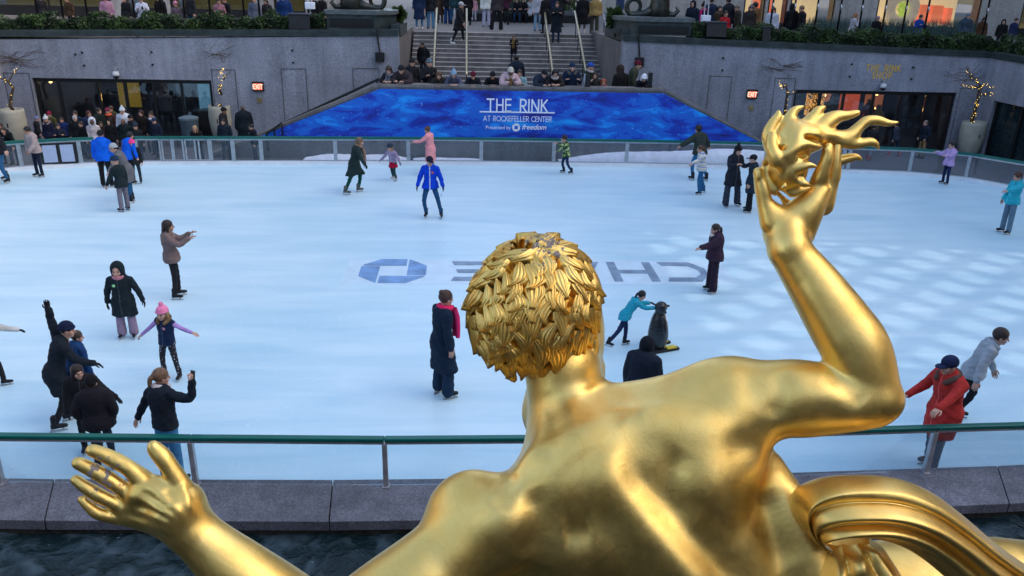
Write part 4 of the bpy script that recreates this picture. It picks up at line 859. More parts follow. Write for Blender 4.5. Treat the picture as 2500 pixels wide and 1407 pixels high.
# left side wall with sconce
SPl, SQl = (-17.2, 30.7), (-17.6, 20.); wl2 = empty('granite_wall', (0, 0, 0)); tag(wl2, 'granite side wall at the far left picture edge', 'wall')
MB().slab([(SPl[0]-.002, SPl[1], -.05), (SQl[0], SQl[1], -.05), (SQl[0], SQl[1], 3.4), (SPl[0]-.002, SPl[1], 3.45)], (-1, 0, 0), .4).build('wall_body', M_gran, wl2)
r = empty('wall_sconce', (-16.95, 30.35, 1.15)); tag(r, 'small lit up-light sconce on the wall at the left edge', 'lamp')
MB().lathe([(0, -.12), (.07, -.1), (.09, .1), (.075, .1), (.05, -.06), (0, -.07)], (0, 0, 0), 12).build('shade', M_black, r, True); MB().lathe([(0, -.05), (.06, -.03), (.06, .02), (0, .03)], (0, 0, 0), 10).build('bulb', M_lamp, r, True)
pl_ = bpy.data.lights.new('sconce_light', 'SPOT'); pl_.energy = 28; pl_.color = (1, .66, .25); pl_.spot_size = radians(75); pl_.spot_blend = .8; pl_.shadow_soft_size = .05; po = bpy.data.objects.new('sconce_light', pl_); COL.objects.link(po); po.location = (-16.95, 30.35, 1.3); po.rotation_euler = (pi, 0, 0)

# ---- planters with lit bare trees
M_pot = mat('stone_planter', (.34, .33, .27), .75, 0, .12, 3, .2, 20)
M_bulb = mat('fairy_bulb', (1, .8, .3), .5, 0, 0, emis=(1, .62, .12), es=2.2)
def planter(px, pyb, wpx, hpx, label, tlabel, path, branches, seed, nb=50):
    b = G(px, pyb, 0); s = F_/((b-CP)@FW); R_ = wpx/2/s; h = hpx/s*1.03
    r = empty('stone_planter', b); tag(r, label, 'planter', 'pale stone planters'); m = MB()
    m.lathe([(0, 0), (R_*.62, 0), (R_*.78, h*.12), (R_*.93, h*.4), (R_, h*.68), (R_*.96, h*.9), (R_*.93, h), (R_*.84, h), (R_*.82, h*.9), (0, h*.88)], (0, 0, 0), 32); m.build('pot', M_pot, r, True)
    MB().lathe([(R_*.81, h*.905), (0, h*.93)], (0, 0, 0), 20).build('soil', M_vine, r)
    MB().box((-.02, -R_*1.005, h*.55), (.02, -R_*.9, h*.66)).build('hole', M_black, r)
    t = empty('bare_tree', b+(0, 0, h*.9)); tag(t, tlabel, 'tree', 'bare trees with string lights'); P = []
    for x, y in path: P.append(V(x, y, b[1])-b-(0, 0, h*.9))
    P[0] = np.array([P[0][0], 0, 0.]); rd = random.Random(seed)
    for i, q in enumerate(P[1:]): q[1] += rd.uniform(-.12, .12)
    m = MB(); m.tube(P, np.linspace(.065, .03, len(P)), 8); m.build('trunk', mat('bark', (.05, .035, .02), .9, 0, .4, 10, .4, 30), t, True)
    m = MB(); pts_all = list(P)
    for br in branches:
        Q = [V(x, y, b[1])-b-(0, 0, h*.9)+(0, rd.uniform(-.2, .2), 0) for x, y in br]; m.tube(Q, np.linspace(.028, .008, len(Q)), 5); pts_all += Q
        for k in range(3):
            q = Q[rd.randrange(len(Q))]; e = q+np.array([rd.uniform(-.3, .3), rd.uniform(-.2, .2), rd.uniform(0, .35)]); m.tube([q, (q+e)/2+(0, 0, .04), e], [.01, .008, .004], 4)
    m.build('branch', M_vine, t)
    m = MB(); segs = [(P[i], P[i+1]) for i in range(len(P)-1)]*2
    for br in branches:
        Q = [V(x, y, b[1])-b-(0, 0, h*.9) for x, y in br]; segs += list(zip(Q[:-1], Q[1:]))
    for i in range(nb):
        a_, c_ = segs[rd.randrange(len(segs))]; q = a_+(c_-a_)*rd.random()+np.array([rd.uniform(-.06, .06), rd.uniform(-.08, .04), rd.uniform(-.04, .04)]); e = .0095
        m.add([q+(e, 0, 0), q-(e, 0, 0), q+(0, e, 0), q-(0, e, 0), q+(0, 0, e), q-(0, 0, e)], [(0, 2, 4), (2, 1, 4), (1, 3, 4), (3, 0, 4), (2, 0, 5), (1, 2, 5), (3, 1, 5), (0, 3, 5)])
    m.build('string_lights', M_bulb, t)
planter(44, 355, 58, 85, 'large pale stone planter at the left picture edge', 'twisted bare tree with few string lights in the left planter', [(36, 275), (28, 258), (25, 235), (30, 215), (22, 200), (10, 193)], [[(22, 200), (30, 180), (45, 165)], [(10, 193), (0, 188), (-8, 180)]], 1, 26)
planter(544, 345, 54, 84, 'pale stone planter beside the wide left doorway, half hidden by people', 'short bare tree wrapped in golden lights by the left doorway', [(538, 262), (537, 250), (541, 235), (538, 220), (540, 205)], [[(540, 205), (535, 185), (545, 165)], [(540, 212), (548, 190), (540, 170)]], 2, 30)
planter(1913, 372, 52, 85, 'pale stone planter hidden mostly behind the golden flame', 'slim bare tree with string lights left of the rink shop', [(1916, 290), (1915, 270), (1920, 245), (1922, 225), (1918, 205)], [[(1918, 210), (1908, 215), (1904, 200)], [(1921, 232), (1935, 226), (1948, 220)]], 3, 36)
planter(2363, 376, 58, 76, 'large pale stone planter at the right corner beyond the lilac jacket', 'spreading bare tree full of string lights at the right corner', [(2371, 303), (2374, 280), (2381, 255), (2387, 230), (2390, 210), (2380, 196)], [[(2388, 225), (2410, 235), (2430, 222), (2450, 216)], [(2388, 212), (2370, 213), (2350, 210)], [(2388, 215), (2402, 206), (2420, 212)], [(2380, 196), (2372, 185), (2360, 172)]], 4, 90)
p = G(1866, 362); r = empty('waste_bin', (p[0], p[1]+.5, 0)); tag(r, 'black square waste bin at the right foot of the banner', 'bin'); MB().box((-.3, -.3, .0), (.3, .3, .95)).build('body', M_black, r, bevel=.03); MB().box((-.33, -.33, .95), (.33, .33, 1.02)).build('lid', M_black, r, bevel=.02)
p = G(472, 350); r = empty('waste_bin', (p[0], p[1]-.2, 0)); tag(r, 'round blue grey bin in front of the left doorway', 'bin'); MB().lathe([(0, 0), (.28, 0), (.32, .9), (0, .9)], (0, 0, 0), 20).build('body', mat('binb', (.05, .08, .1), .5), r); MB().lathe([(.34, .9), (.34, .97), (.2, 1.02), (0, 1.03)], (0, 0, 0), 20).build('lid', mat('binl', (.12, .17, .2), .5), r)

# small stands on the stair parapet
p = V(1433, 222, YB+.1); r = empty('display_stand', (p[0], YB+.1, zt+.092)); tag(r, 'small black and white folding display stand on the stair parapet', 'stand')
MB().slab([(-.13, 0, 0), (.10, 0, 0), (.07, .03, .42), (-.09, .03, .42)], (0, 1, 0), .03).build('front_board', M_black, r); MB().slab([(-.135, .16, 0), (-.10, .0, 0), (-.07, .03, .43), (-.09, .1, .43)], (-1, 0, 0), .02).build('side_board', mat('stand_pale', (.3, .35, .42), .5), r)
p = V(1585, 222, YB+.1); r = empty('notice_board', (p[0], YB+.15, zt+.092)); tag(r, 'narrow black notice board at the right end of the stair parapet', 'notice board')
MB().box((-.06, 0, 0), (.09, .03, .5)).build('board', M_black, r); MB().box((-.15, -.05, 0), (.0, .1, .1)).build('base', M_black, r)
# ================================================================ SIGNED DISTANCE MODELLING
def surface_nets(Fg, org, h):
    nx, ny, nz = Fg.shape; Sg = Fg < 0; cnt = np.zeros((nx-1, ny-1, nz-1), np.int8)
    for i in (0, 1):
        for j in (0, 1):
            for k in (0, 1): cnt += Sg[i:nx-1+i, j:ny-1+j, k:nz-1+k]
    act = (cnt > 0) & (cnt < 8); ci = np.argwhere(act); idx = -np.ones(act.shape, np.int64); idx[act] = np.arange(len(ci))
    acc = np.zeros((len(ci), 3)); num = np.zeros(len(ci)); I, J, K = ci.T
    for ax in range(3):
        o1, o2 = [a for a in range(3) if a != ax]
        for a in (0, 1):
            for b in (0, 1):
                c0 = [0, 0, 0]; c0[o1] = a; c0[o2] = b; c1 = list(c0); c1[ax] = 1
                fa = Fg[I+c0[0], J+c0[1], K+c0[2]]; fb = Fg[I+c1[0], J+c1[1], K+c1[2]]; m = (fa < 0) != (fb < 0)
                t = np.where(m, fa/np.where(m, fa-fb, 1), 0); p = np.array(c0, float)[None].repeat(len(ci), 0); p[:, ax] += t
                acc += p*m[:, None]; num += m
    v = (ci+acc/num[:, None])*h+org; qs = []
    for ax in range(3):
        sl0 = [slice(1, n-1) for n in (nx, ny, nz)]; sl0[ax] = slice(0, (nx, ny, nz)[ax]-1); sl1 = list(sl0); sl1[ax] = slice(1, (nx, ny, nz)[ax])
        A = Sg[tuple(sl0)]; B = Sg[tuple(sl1)]; e = np.argwhere(A != B); off = np.array([1, 1, 1]); off[ax] = 0; e0 = e+off
        o1, o2 = [(1, 2), (2, 0), (0, 1)][ax]; d1 = np.zeros(3, int); d1[o1] = 1; d2 = np.zeros(3, int); d2[o2] = 1
        g = lambda q: idx[q[:, 0], q[:, 1], q[:, 2]]
        q = np.stack([g(e0-d1-d2), g(e0-d2), g(e0), g(e0-d1)], 1); fl = ~A[tuple(e.T)]; q[fl] = q[fl][:, ::-1]; qs.append(q)
    return v, np.concatenate(qs)
def relax(v, q, it=2, lam=.5):
    e = np.concatenate([q[:, [0, 1]], q[:, [1, 2]], q[:, [2, 3]], q[:, [3, 0]]]); n = len(v)
    for k in range(it*2):
        s = np.zeros_like(v); c = np.bincount(np.concatenate([e[:, 0], e[:, 1]]), minlength=n)
        for d in range(3): s[:, d] = np.bincount(e[:, 0], v[e[:, 1], d], n)+np.bincount(e[:, 1], v[e[:, 0], d], n)
        v = v+(lam if k % 2 == 0 else -lam*1.03)*(s/np.maximum(c, 1)[:, None]-v)
    return v
class SDF:
    """prims: ('cap',a,b,ra,rb,k,flat,axis) ('ell',c,r(3),R(3x3),k) ; sign -1 carves"""
    def __init__(s, h): s.h = h; s.p = []
    def cap(s, a, b, ra, rb=None, k=.03, flat=None, sign=1):
        s.p.append(('c', np.array(a, float), np.array(b, float), ra, ra if rb is None else rb, k, flat, sign)); return s
    def chain(s, pts, rs, k=.03, flat=None, sign=1, sub=4):
        P = [np.array(p, float) for p in pts]; Pr = [np.append(p, r) for p, r in zip(P, rs)]; out = []
        if len(Pr) == 2 or sub < 2: out = Pr
        else:
            for i in range(len(Pr)-1):
                p0, p1, p2, p3 = Pr[max(i-1, 0)], Pr[i], Pr[i+1], Pr[min(i+2, len(Pr)-1)]
                for j in range(sub): t = j/sub; out.append(.5*((2*p1)+(p2-p0)*t+(2*p0-5*p1+4*p2-p3)*t*t+(3*p1-p0-3*p2+p3)*t**3))
            out.append(Pr[-1])
        s.p.append(('h', np.array(out), None, max(o[3] for o in out), 0, k, flat, sign)); return s
    def ell(s, c, r, R=None, k=.03, sign=1):
        s.p.append(('e', np.array(c, float), np.array(r, float), np.eye(3) if R is None else np.array(R, float), k, sign)); return s
    def mesh(s, it=1, fun=None):
        h = s.h; lo = np.full(3, 1e9); hi = -lo
        for p in s.p:
            if p[-1] < 0: continue
            if p[0] == 'h': r = p[3]; l = p[1][:, :3].min(0)-r; u = p[1][:, :3].max(0)+r
            elif p[0] == 'c': r = max(p[3], p[4]); l = np.minimum(p[1], p[2])-r; u = np.maximum(p[1], p[2])+r
            else: r = max(p[2]); l = p[1]-r; u = p[1]+r
            lo = np.minimum(lo, l); hi = np.maximum(hi, u)
        lo -= 3*h; hi += 3*h; n = np.ceil((hi-lo)/h).astype(int)+1; Fg = np.full(n, .5, np.float32)
        for p in s.p:
            if p[0] == 'h': _, ch, _b, r, _c, k, flat, sg = p; l = ch[:, :3].min(0)-r-k*1.2-2*h; u = ch[:, :3].max(0)+r+k*1.2+2*h
            elif p[0] == 'c': _, a, b, ra, rb, k, flat, sg = p; r = max(ra, rb); l = np.minimum(a, b)-r-k*1.2-2*h; u = np.maximum(a, b)+r+k*1.2+2*h
            else: _, c, rr, R, k, sg = p; r = max(rr); l = c-r-k*2.6-2*h; u = c+r+k*2.6+2*h
            i0 = np.maximum(0, np.floor((l-lo)/h).astype(int)); i1 = np.minimum(n, np.ceil((u-lo)/h).astype(int)+1)
            if (i1 <= i0).any(): continue
            ax = [(lo[d]+h*np.arange(i0[d], i1[d])).astype(np.float32) for d in range(3)]
            X, Y, Z = ax[0][:, None, None], ax[1][None, :, None], ax[2][None, None, :]
            if p[0] == 'h':
                d_ = np.full((len(ax[0]), len(ax[1]), len(ax[2])), 9., np.float32)
                for a4, b4 in zip(ch[:-1], ch[1:]):
                    rm = max(a4[3], b4[3])+k*1.2+2*h; l2 = np.minimum(a4, b4)[:3]-rm; u2 = np.maximum(a4, b4)[:3]+rm
                    j0 = [max(0, int((l2[d]-ax[d][0])/h)) for d in range(3)]; j1 = [min(len(ax[d]), int((u2[d]-ax[d][0])/h)+2) for d in range(3)]
                    if any(j1[d] <= j0[d] for d in range(3)): continue
                    X1, Y1, Z1 = X[j0[0]:j1[0]], Y[:, j0[1]:j1[1]], Z[:, :, j0[2]:j1[2]]
                    ab = (b4-a4)[:3]; L2 = max(1e-12, ab@ab); x, y, z = X1-a4[0], Y1-a4[1], Z1-a4[2]
                    t = np.clip((x*ab[0]+y*ab[1]+z*ab[2])/L2, 0, 1); x = x-t*ab[0]; y = y-t*ab[1]; z = z-t*ab[2]
                    if flat is not None: fx, fs = flat; dd = x*fx[0]+y*fx[1]+z*fx[2]; ex = dd*(1/fs-1); x = x+ex*fx[0]; y = y+ex*fx[1]; z = z+ex*fx[2]
                    sb = (slice(j0[0], j1[0]), slice(j0[1], j1[1]), slice(j0[2], j1[2])); dn = np.sqrt(x*x+y*y+z*z)-(a4[3]+(b4[3]-a4[3])*t)
                    d_[sb] = np.minimum(d_[sb], dn)
            elif p[0] == 'c':
                ab = b-a; L2 = max(1e-12, ab@ab); x, y, z = X-a[0], Y-a[1], Z-a[2]
                t = np.clip((x*ab[0]+y*ab[1]+z*ab[2])/L2, 0, 1); x = x-t*ab[0]; y = y-t*ab[1]; z = z-t*ab[2]
                rr = ra+(rb-ra)*t
                if flat is None: d_ = np.sqrt(x*x+y*y+z*z)-rr
                else:
                    fx, fs = flat; dd = x*fx[0]+y*fx[1]+z*fx[2]; ex = dd*(1/fs-1); d_ = (np.sqrt((x+ex*fx[0])**2+(y+ex*fx[1])**2+(z+ex*fx[2])**2)-rr)*min(1, (fs+1)/2)
            else:
                x, y, z = X-c[0], Y-c[1], Z-c[2]; q = [(x*R[i][0]+y*R[i][1]+z*R[i][2]) for i in range(3)]
                k0 = np.sqrt(sum((q[i]/rr[i])**2 for i in range(3))); k1 = np.sqrt(sum((q[i]/rr[i]**2)**2 for i in range(3))); d_ = k0*(k0-1)/np.maximum(k1, 1e-6)
            sub = (slice(i0[0], i1[0]), slice(i0[1], i1[1]), slice(i0[2], i1[2])); F0 = Fg[sub]
            if sg > 0: hh = np.maximum(k-np.abs(F0-d_), 0)/max(k, 1e-6); Fg[sub] = np.minimum(F0, d_)-hh*hh*k*.25
            else: d_ = -d_; hh = np.maximum(k-np.abs(F0-d_), 0)/max(k, 1e-6); Fg[sub] = np.maximum(F0, d_)+hh*hh*k*.25
        if fun is not None: Fg = fun(Fg, lo, h)
        v, q = surface_nets(Fg, lo, h)
        return relax(v, q, it) if it else v, q
# ================================================================ GILDED STATUE
def gold_mat():
    m = bpy.data.materials.new('gilding'); m.use_nodes = True; t = m.node_tree; p = t.nodes['Principled BSDF']; L = t.links.new
    tc = _n(t, 'ShaderNodeTexCoord'); O = tc.outputs['Object']
    n1 = _n(t, 'ShaderNodeTexNoise'); n1.inputs['Scale'].default_value = 3.; n1.inputs['Detail'].default_value = 8; n1.inputs['Roughness'].default_value = .65
    n2 = _n(t, 'ShaderNodeTexNoise'); n2.inputs['Scale'].default_value = 45; n2.inputs['Detail'].default_value = 5
    n3 = _n(t, 'ShaderNodeTexNoise'); n3.inputs['Scale'].default_value = 14; n3.inputs['Detail'].default_value = 8; n3.inputs['Roughness'].default_value = .75
    mp = _n(t, 'ShaderNodeMapping'); mp.inputs['Scale'].default_value = (50, 50, 7); mp.inputs['Rotation'].default_value = (.3, .5, .2)
    n4 = _n(t, 'ShaderNodeTexNoise'); n4.inputs['Scale'].default_value = 3; n4.inputs['Detail'].default_value = 3
    for n in (n1, n2, n3): L(O, n.inputs['Vector'])
    L(O, mp.inputs[0]); L(mp.outputs[0], n4.inputs['Vector'])
    r = _n(t, 'ShaderNodeValToRGB'); e = r.color_ramp.elements; e[0].position = .3; e[0].color = (.89, .54, .12, 1); e[1].position = .7; e[1].color = (.97, .68, .21, 1); L(n1.outputs[0], r.inputs[0])
    bk = _n(t, 'ShaderNodeTexBrick'); bk.inputs['Scale'].default_value = 1; bk.inputs['Mortar Size'].default_value = .0016; bk.inputs['Brick Width'].default_value = .085; bk.inputs['Row Height'].default_value = .085; bk.inputs['Color1'].default_value = (1, 1, 1, 1); bk.inputs['Color2'].default_value = (.93, .92, .90, 1); bk.inputs['Mortar'].default_value = (.86, .82, .76, 1)
    mb_ = _n(t, 'ShaderNodeMapping'); mb_.inputs['Rotation'].default_value = (.9, .4, .5); wv_ = _n(t, 'ShaderNodeMixRGB'); wv_.inputs[0].default_value = .02; L(O, wv_.inputs[1]); L(n3.outputs['Color'], wv_.inputs[2]); L(wv_.outputs[0], mb_.inputs[0]); L(mb_.outputs[0], bk.inputs['Vector'])
    rm = _n(t, 'ShaderNodeMixRGB'); rm.blend_type = 'MULTIPLY'; rm.inputs[0].default_value = .4; L(r.outputs[0], rm.inputs[1]); L(bk.outputs['Color'], rm.inputs[2]); r = rm
    # worn specks where the leaf is gone
    v = _n(t, 'ShaderNodeTexNoise'); v.inputs['Scale'].default_value = 9; v.inputs['Detail'].default_value = 9; v.inputs['Roughness'].default_value = .8; L(O, v.inputs['Vector'])
    w_ = _n(t, 'ShaderNodeMapRange'); w_.inputs['From Min'].default_value = .705; w_.inputs['From Max'].default_value = .73; L(v.outputs[0], w_.inputs[0])
    mx = _n(t, 'ShaderNodeMixRGB'); L(w_.outputs[0], mx.inputs[0]); L(r.outputs[0], mx.inputs[1]); mx.inputs[2].default_value = (.10, .07, .06, 1); L(mx.outputs[0], p.inputs['Base Color'])
    cl = mx.outputs[0]; mus = []
    for cen, rad, th0 in ((toW(Q(250, 1158, 4.37))-SO, .13, .50), (toW(Q(1330, 600, 4.85))-SO, .24, .535)):
        vd = _n(t, 'ShaderNodeVectorMath', operation='DISTANCE'); L(O, vd.inputs[0]); vd.inputs[1].default_value = cen
        fa_ = _n(t, 'ShaderNodeMapRange'); fa_.inputs['From Min'].default_value = rad*.35; fa_.inputs['From Max'].default_value = rad; fa_.inputs['To Min'].default_value = .16; fa_.inputs['To Max'].default_value = 0; L(vd.outputs['Value'], fa_.inputs[0])
        nw = _n(t, 'ShaderNodeTexNoise'); nw.inputs['Scale'].default_value = 26; nw.inputs['Detail'].default_value = 6; L(O, nw.inputs['Vector'])
        ad = _n(t, 'ShaderNodeMath', operation='ADD'); L(nw.outputs[0], ad.inputs[0]); L(fa_.outputs[0], ad.inputs[1])
        mr_ = _n(t, 'ShaderNodeMapRange'); mr_.inputs['From Min'].default_value = th0+.13; mr_.inputs['From Max'].default_value = th0+.17; L(ad.outputs[0], mr_.inputs[0])
        gt = _n(t, 'ShaderNodeMath', operation='GREATER_THAN'); L(fa_.outputs[0], gt.inputs[0]); gt.inputs[1].default_value = .005
        mu = _n(t, 'ShaderNodeMath', operation='MULTIPLY'); L(mr_.outputs[0], mu.inputs[0]); L(gt.outputs[0], mu.inputs[1])
        mus.append(mu); x_ = _n(t, 'ShaderNodeMixRGB'); L(mu.outputs[0], x_.inputs[0]); L(cl, x_.inputs[1]); x_.inputs[2].default_value = (.22, .17, .14, 1); cl = x_.outputs[0]
    L(cl, p.inputs['Base Color'])
    iv = _n(t, 'ShaderNodeMath', operation='SUBTRACT'); iv.inputs[0].default_value = 1; L(w_.outputs[0], iv.inputs[1]); im = _n(t, 'ShaderNodeMath', operation='MAXIMUM'); L(mus[0].outputs[0], im.inputs[0]); L(mus[1].outputs[0], im.inputs[1]); i2 = _n(t, 'ShaderNodeMath', operation='SUBTRACT'); L(iv.outputs[0], i2.inputs[0]); L(im.outputs[0], i2.inputs[1]); i2.use_clamp = True
    L(i2.outputs[0], p.inputs['Metallic']); p.inputs['Coat Weight'].default_value = .35; p.inputs['Coat Roughness'].default_value = .32
    mr = _n(t, 'ShaderNodeMapRange'); mr.inputs['From Min'].default_value = .3; mr.inputs['From Max'].default_value = .7; mr.inputs['To Min'].default_value = .33; mr.inputs['To Max'].default_value = .50; L(n3.outputs[0], mr.inputs[0]); L(mr.outputs[0], p.inputs['Roughness'])
    b = _n(t, 'ShaderNodeBump'); b.inputs['Strength'].default_value = .04; b.inputs['Distance'].default_value = .01; L(n2.outputs[0], b.inputs['Height'])
    b2 = _n(t, 'ShaderNodeBump'); b2.inputs['Strength'].default_value = .10; b2.inputs['Distance'].default_value = .008; L(n4.outputs[0], b2.inputs['Height']); L(b.outputs[0], b2.inputs['Normal'])
    b3 = _n(t, 'ShaderNodeBump'); b3.inputs['Strength'].default_value = .10; b3.inputs['Distance'].default_value = .02; L(n3.outputs[0], b3.inputs['Height']); L(b2.outputs[0], b3.inputs['Normal']); L(b3.outputs[0], p.inputs['Normal'])
    return m
def Q(px, py, z): return np.array([(px-CX)*z/F_, (CY-py)*z/F_, -z])      # photo pixel + depth -> camera space
CM = np.array([[M[i][j] for j in range(4)] for i in range(4)])
def toW(v): return np.asarray(v)@CM[:3, :3].T+CP
ZD = np.array([0, 0, 1.])
st = empty('gilded_statue', tuple(D(1600, 1300, 4.8)*np.array([1, 1, 0])+np.array([0, 0, .1]))); tag(st, 'large gilded bronze statue seen from behind, arm raised with a flame', 'statue')
SO = np.array(st.location)
M_gold = gold_mat()
def golden(name, v, q, smooth=True, m=None, parent=st, world=False):
    o_ = link(name, npmesh(name, (v if world else toW(v))-SO, q), m or M_gold, parent, smooth); return o_
s_ = SDF(.0115)
R = lambda r, z=4.8: r*z/F_
def C(pts, k=.05, flat=None, sign=1):
    """pts: (px,py,z,rpx)"""
    s_.chain([Q(a, b, z) for a, b, z, r in pts], [r*z/F_ for a, b, z, r in pts], k, flat, sign, 10)
def rotz(a): c, s = cos(a), sin(a); return np.array([[c, s, 0], [-s, c, 0], [0, 0, 1]])
def E_(px, py, z, rx, ry, rz, ang=0, k=.08, sign=1, tilt=0):
    R1 = rotz(-radians(ang)); 
    if tilt: c, s = cos(tilt), sin(tilt); R1 = R1@np.array([[1, 0, 0], [0, c, s], [0, -s, c]])
    s_.ell(Q(px, py, z), (rx*z/F_, ry*z/F_, rz), R1, k, sign)
# torso
E_(1560, 1105, 4.98, 240, 160, .28, -12, .10)
E_(1660, 1250, 4.92, 232, 200, .34, 20, .16)
E_(1735, 1400, 4.93, 235, 200, .38, 30, .16)
E_(1450, 1300, 4.96, 330, 170, .34, 0, .16)
E_(1330, 1460, 5.06, 340, 190, .34, 0, .16)
E_(1790, 1560, 4.98, 280, 220, .42, 20, .16)
# trapezius and neck
C([(1374, 900, 5.08, 94), (1384, 980, 5.06, 94), (1410, 1080, 5.02, 120)], .10)
C([(1440, 1022, 5.05, 68), (1560, 1018, 5.02, 72), (1700, 1010, 4.96, 95)], .16)
C([(1395, 1050, 5.04, 72), (1350, 1140, 4.96, 75), (1290, 1240, 4.90, 85)], .14)
E_(1330, 985, 5.2, 52, 80, .12, 20, .08)
# right deltoid and arm
E_(1775, 985, 4.88, 150, 114, .24, 0, .07)
E_(1700, 1015, 4.93, 130, 98, .24, 0, .10)
C([(1800, 975, 4.86, 92), (1950, 977, 4.77, 86), (2060, 980, 4.70, 76), (2125, 978, 4.68, 68)], .07)
E_(1950, 968, 4.76, 120, 82, .19, 4, .10)
C([(2130, 962, 4.68, 66), (2093, 860, 4.70, 80), (2050, 790, 4.72, 76), (1990, 700, 4.74, 64), (1947, 640, 4.75, 54), (1926, 608, 4.75, 51)], .04)
E_(2152, 978, 4.66, 48, 42, .11, 0, .05)
# left deltoid and arm
E_(1158, 1266, 4.84, 120, 118, .23, 0, .10)
C([(1172, 1290, 4.84, 114), (1082, 1382, 4.76, 114), (925, 1490, 4.66, 110), (790, 1580, 4.6, 92)], .06)
C([(820, 1570, 4.6, 84), (700, 1492, 4.55, 94), (600, 1412, 4.50, 82), (520, 1342, 4.48, 66), (462, 1288, 4.46, 58)], .05)
# back relief
E_(1700, 1170, 4.655, 90, 105, .10, 20, .16)
E_(1790, 1100, 4.68, 80, 90, .09, 0, .2)
E_(1560, 1075, 4.70, 120, 70, .09, -10, .2)
C([(1430, 1080, 4.82, 60), (1500, 1170, 4.76, 78), (1570, 1280, 4.72, 84), (1650, 1400, 4.70, 88), (1720, 1510, 4.70, 95)], .24)
E_(1370, 1190, 4.70, 110, 85, .10, 30, .22)
E_(1250, 1290, 4.66, 60, 80, .09, 20, .18)
E_(1430, 1345, 4.68, 90, 60, .08, 20, .18)
C([(1880, 1150, 4.84, 40), (1935, 1270, 4.78, 62), (1985, 1400, 4.72, 66)], .14)
# grooves
#C([(1520, 1130, 4.47, 20), (1600, 1210, 4.45, 30), (1700, 1330, 4.45, 36), (1800, 1450, 4.44, 38)], .16, None, -1)
# head core and jaw, ears
E_(1305, 752, 5.05, 140, 158, .36, 22, .04)
E_(1420, 820, 5.25, 56, 130, .18, 0, .06)
C([(1452, 900, 5.3, 26), (1440, 960, 5.2, 36)], .06)
E_(1232, 890, 5.0, 17, 52, .05, -32, .02)
E_(1448, 826, 5.02, 16, 44, .06, -6, .02)
# right hand (raised)
C([(1926, 608, 4.75, 50), (1920, 575, 4.80, 52)], .02)
C([(1905, 568, 4.83, 40), (1890, 530, 4.80, 30), (1870, 500, 4.79, 20)], .03)
C([(1945, 568, 4.84, 44), (1972, 510, 4.80, 40), (2000, 470, 4.78, 26)], .03)
C([(1905, 545, 4.82, 38), (1950, 525, 4.80, 36)], .04)
C([(1882, 545, 4.79, 27), (1868, 500, 4.78, 19), (1861, 462, 4.77, 18.5), (1854, 436, 4.76, 14), (1851, 421, 4.75, 13)], .012)
C([(1965, 510, 4.80, 30), (1990, 464, 4.79, 22), (2003, 432, 4.75, 20), (2014, 402, 4.72, 16), (2020, 382, 4.71, 15.5), (2022, 360, 4.71, 12.5)], .010)
C([(2008, 500, 4.84, 28), (2028, 456, 4.80, 17), (2036, 425, 4.78, 17), (2040, 385, 4.76, 13), (2044, 350, 4.76, 11.5)], .008)
C([(2005, 500, 4.90, 20), (2020, 455, 4.92, 14), (2022, 420, 4.93, 12)], .01)
# left hand (open)
C([(462, 1288, 4.46, 60), (425, 1250, 4.44, 58)], .03)
C([(440, 1235, 4.44, 62), (395, 1205, 4.43, 44), (345, 1205, 4.42, 32)], .05)
C([(470, 1262, 4.45, 30), (440, 1200, 4.43, 24), (424, 1160, 4.42, 22)], .03)
for ky, (kx_, ky_, kr) in enumerate(((352, 1178, 22), (328, 1212, 22), (306, 1240, 21), (298, 1264, 18))):
    C([(440, 1280, 4.46, 40), (kx_, ky_, 4.42+.012*ky, kr)], .045)
C([(445, 1190, 4.42, 26), (414, 1140, 4.40, 22), (397, 1116, 4.395, 22.5), (380, 1098, 4.39, 19), (374, 1089, 4.38, 14)], .014)
C([(352, 1176, 4.42, 27), (318, 1146, 4.40, 20), (284, 1126, 4.40, 20), (252, 1110, 4.39, 18), (226, 1100, 4.38, 16)], .002)
C([(326, 1212, 4.44, 25), (292, 1188, 4.41, 19), (262, 1168, 4.40, 19.5), (224, 1147, 4.39, 18), (192, 1131, 4.38, 16)], .002)
C([(302, 1240, 4.45, 22), (270, 1224, 4.42, 17.5), (240, 1209, 4.41, 18), (210, 1190, 4.40, 15.5), (186, 1172, 4.40, 13)], .002)
C([(294, 1264, 4.46, 19), (262, 1260, 4.43, 15.5), (237, 1252, 4.42, 15.5), (216, 1236, 4.41, 12.5), (200, 1220, 4.41, 10.5)], .002)
for a_, b_, rr in (((1852, 430, 4.72), 90, 9), ((2020, 366, 4.675), 95, 8.5)):
    s_.ell(Q(*a_), (rr*1.35*4.4/F_, rr*4.4/F_, .006), rotz(-radians(-b_)), .002)
vb, qb = s_.mesh(4)
def vnorm(v, q):
    n = np.cross(v[q[:, 2]]-v[q[:, 0]], v[q[:, 3]]-v[q[:, 1]]); o_ = np.zeros_like(v)
    for c in range(4):
        for d in range(3): o_[:, d] += np.bincount(q[:, c], n[:, d], len(v))
    return o_/np.maximum(1e-9, np.linalg.norm(o_, axis=1))[:, None]
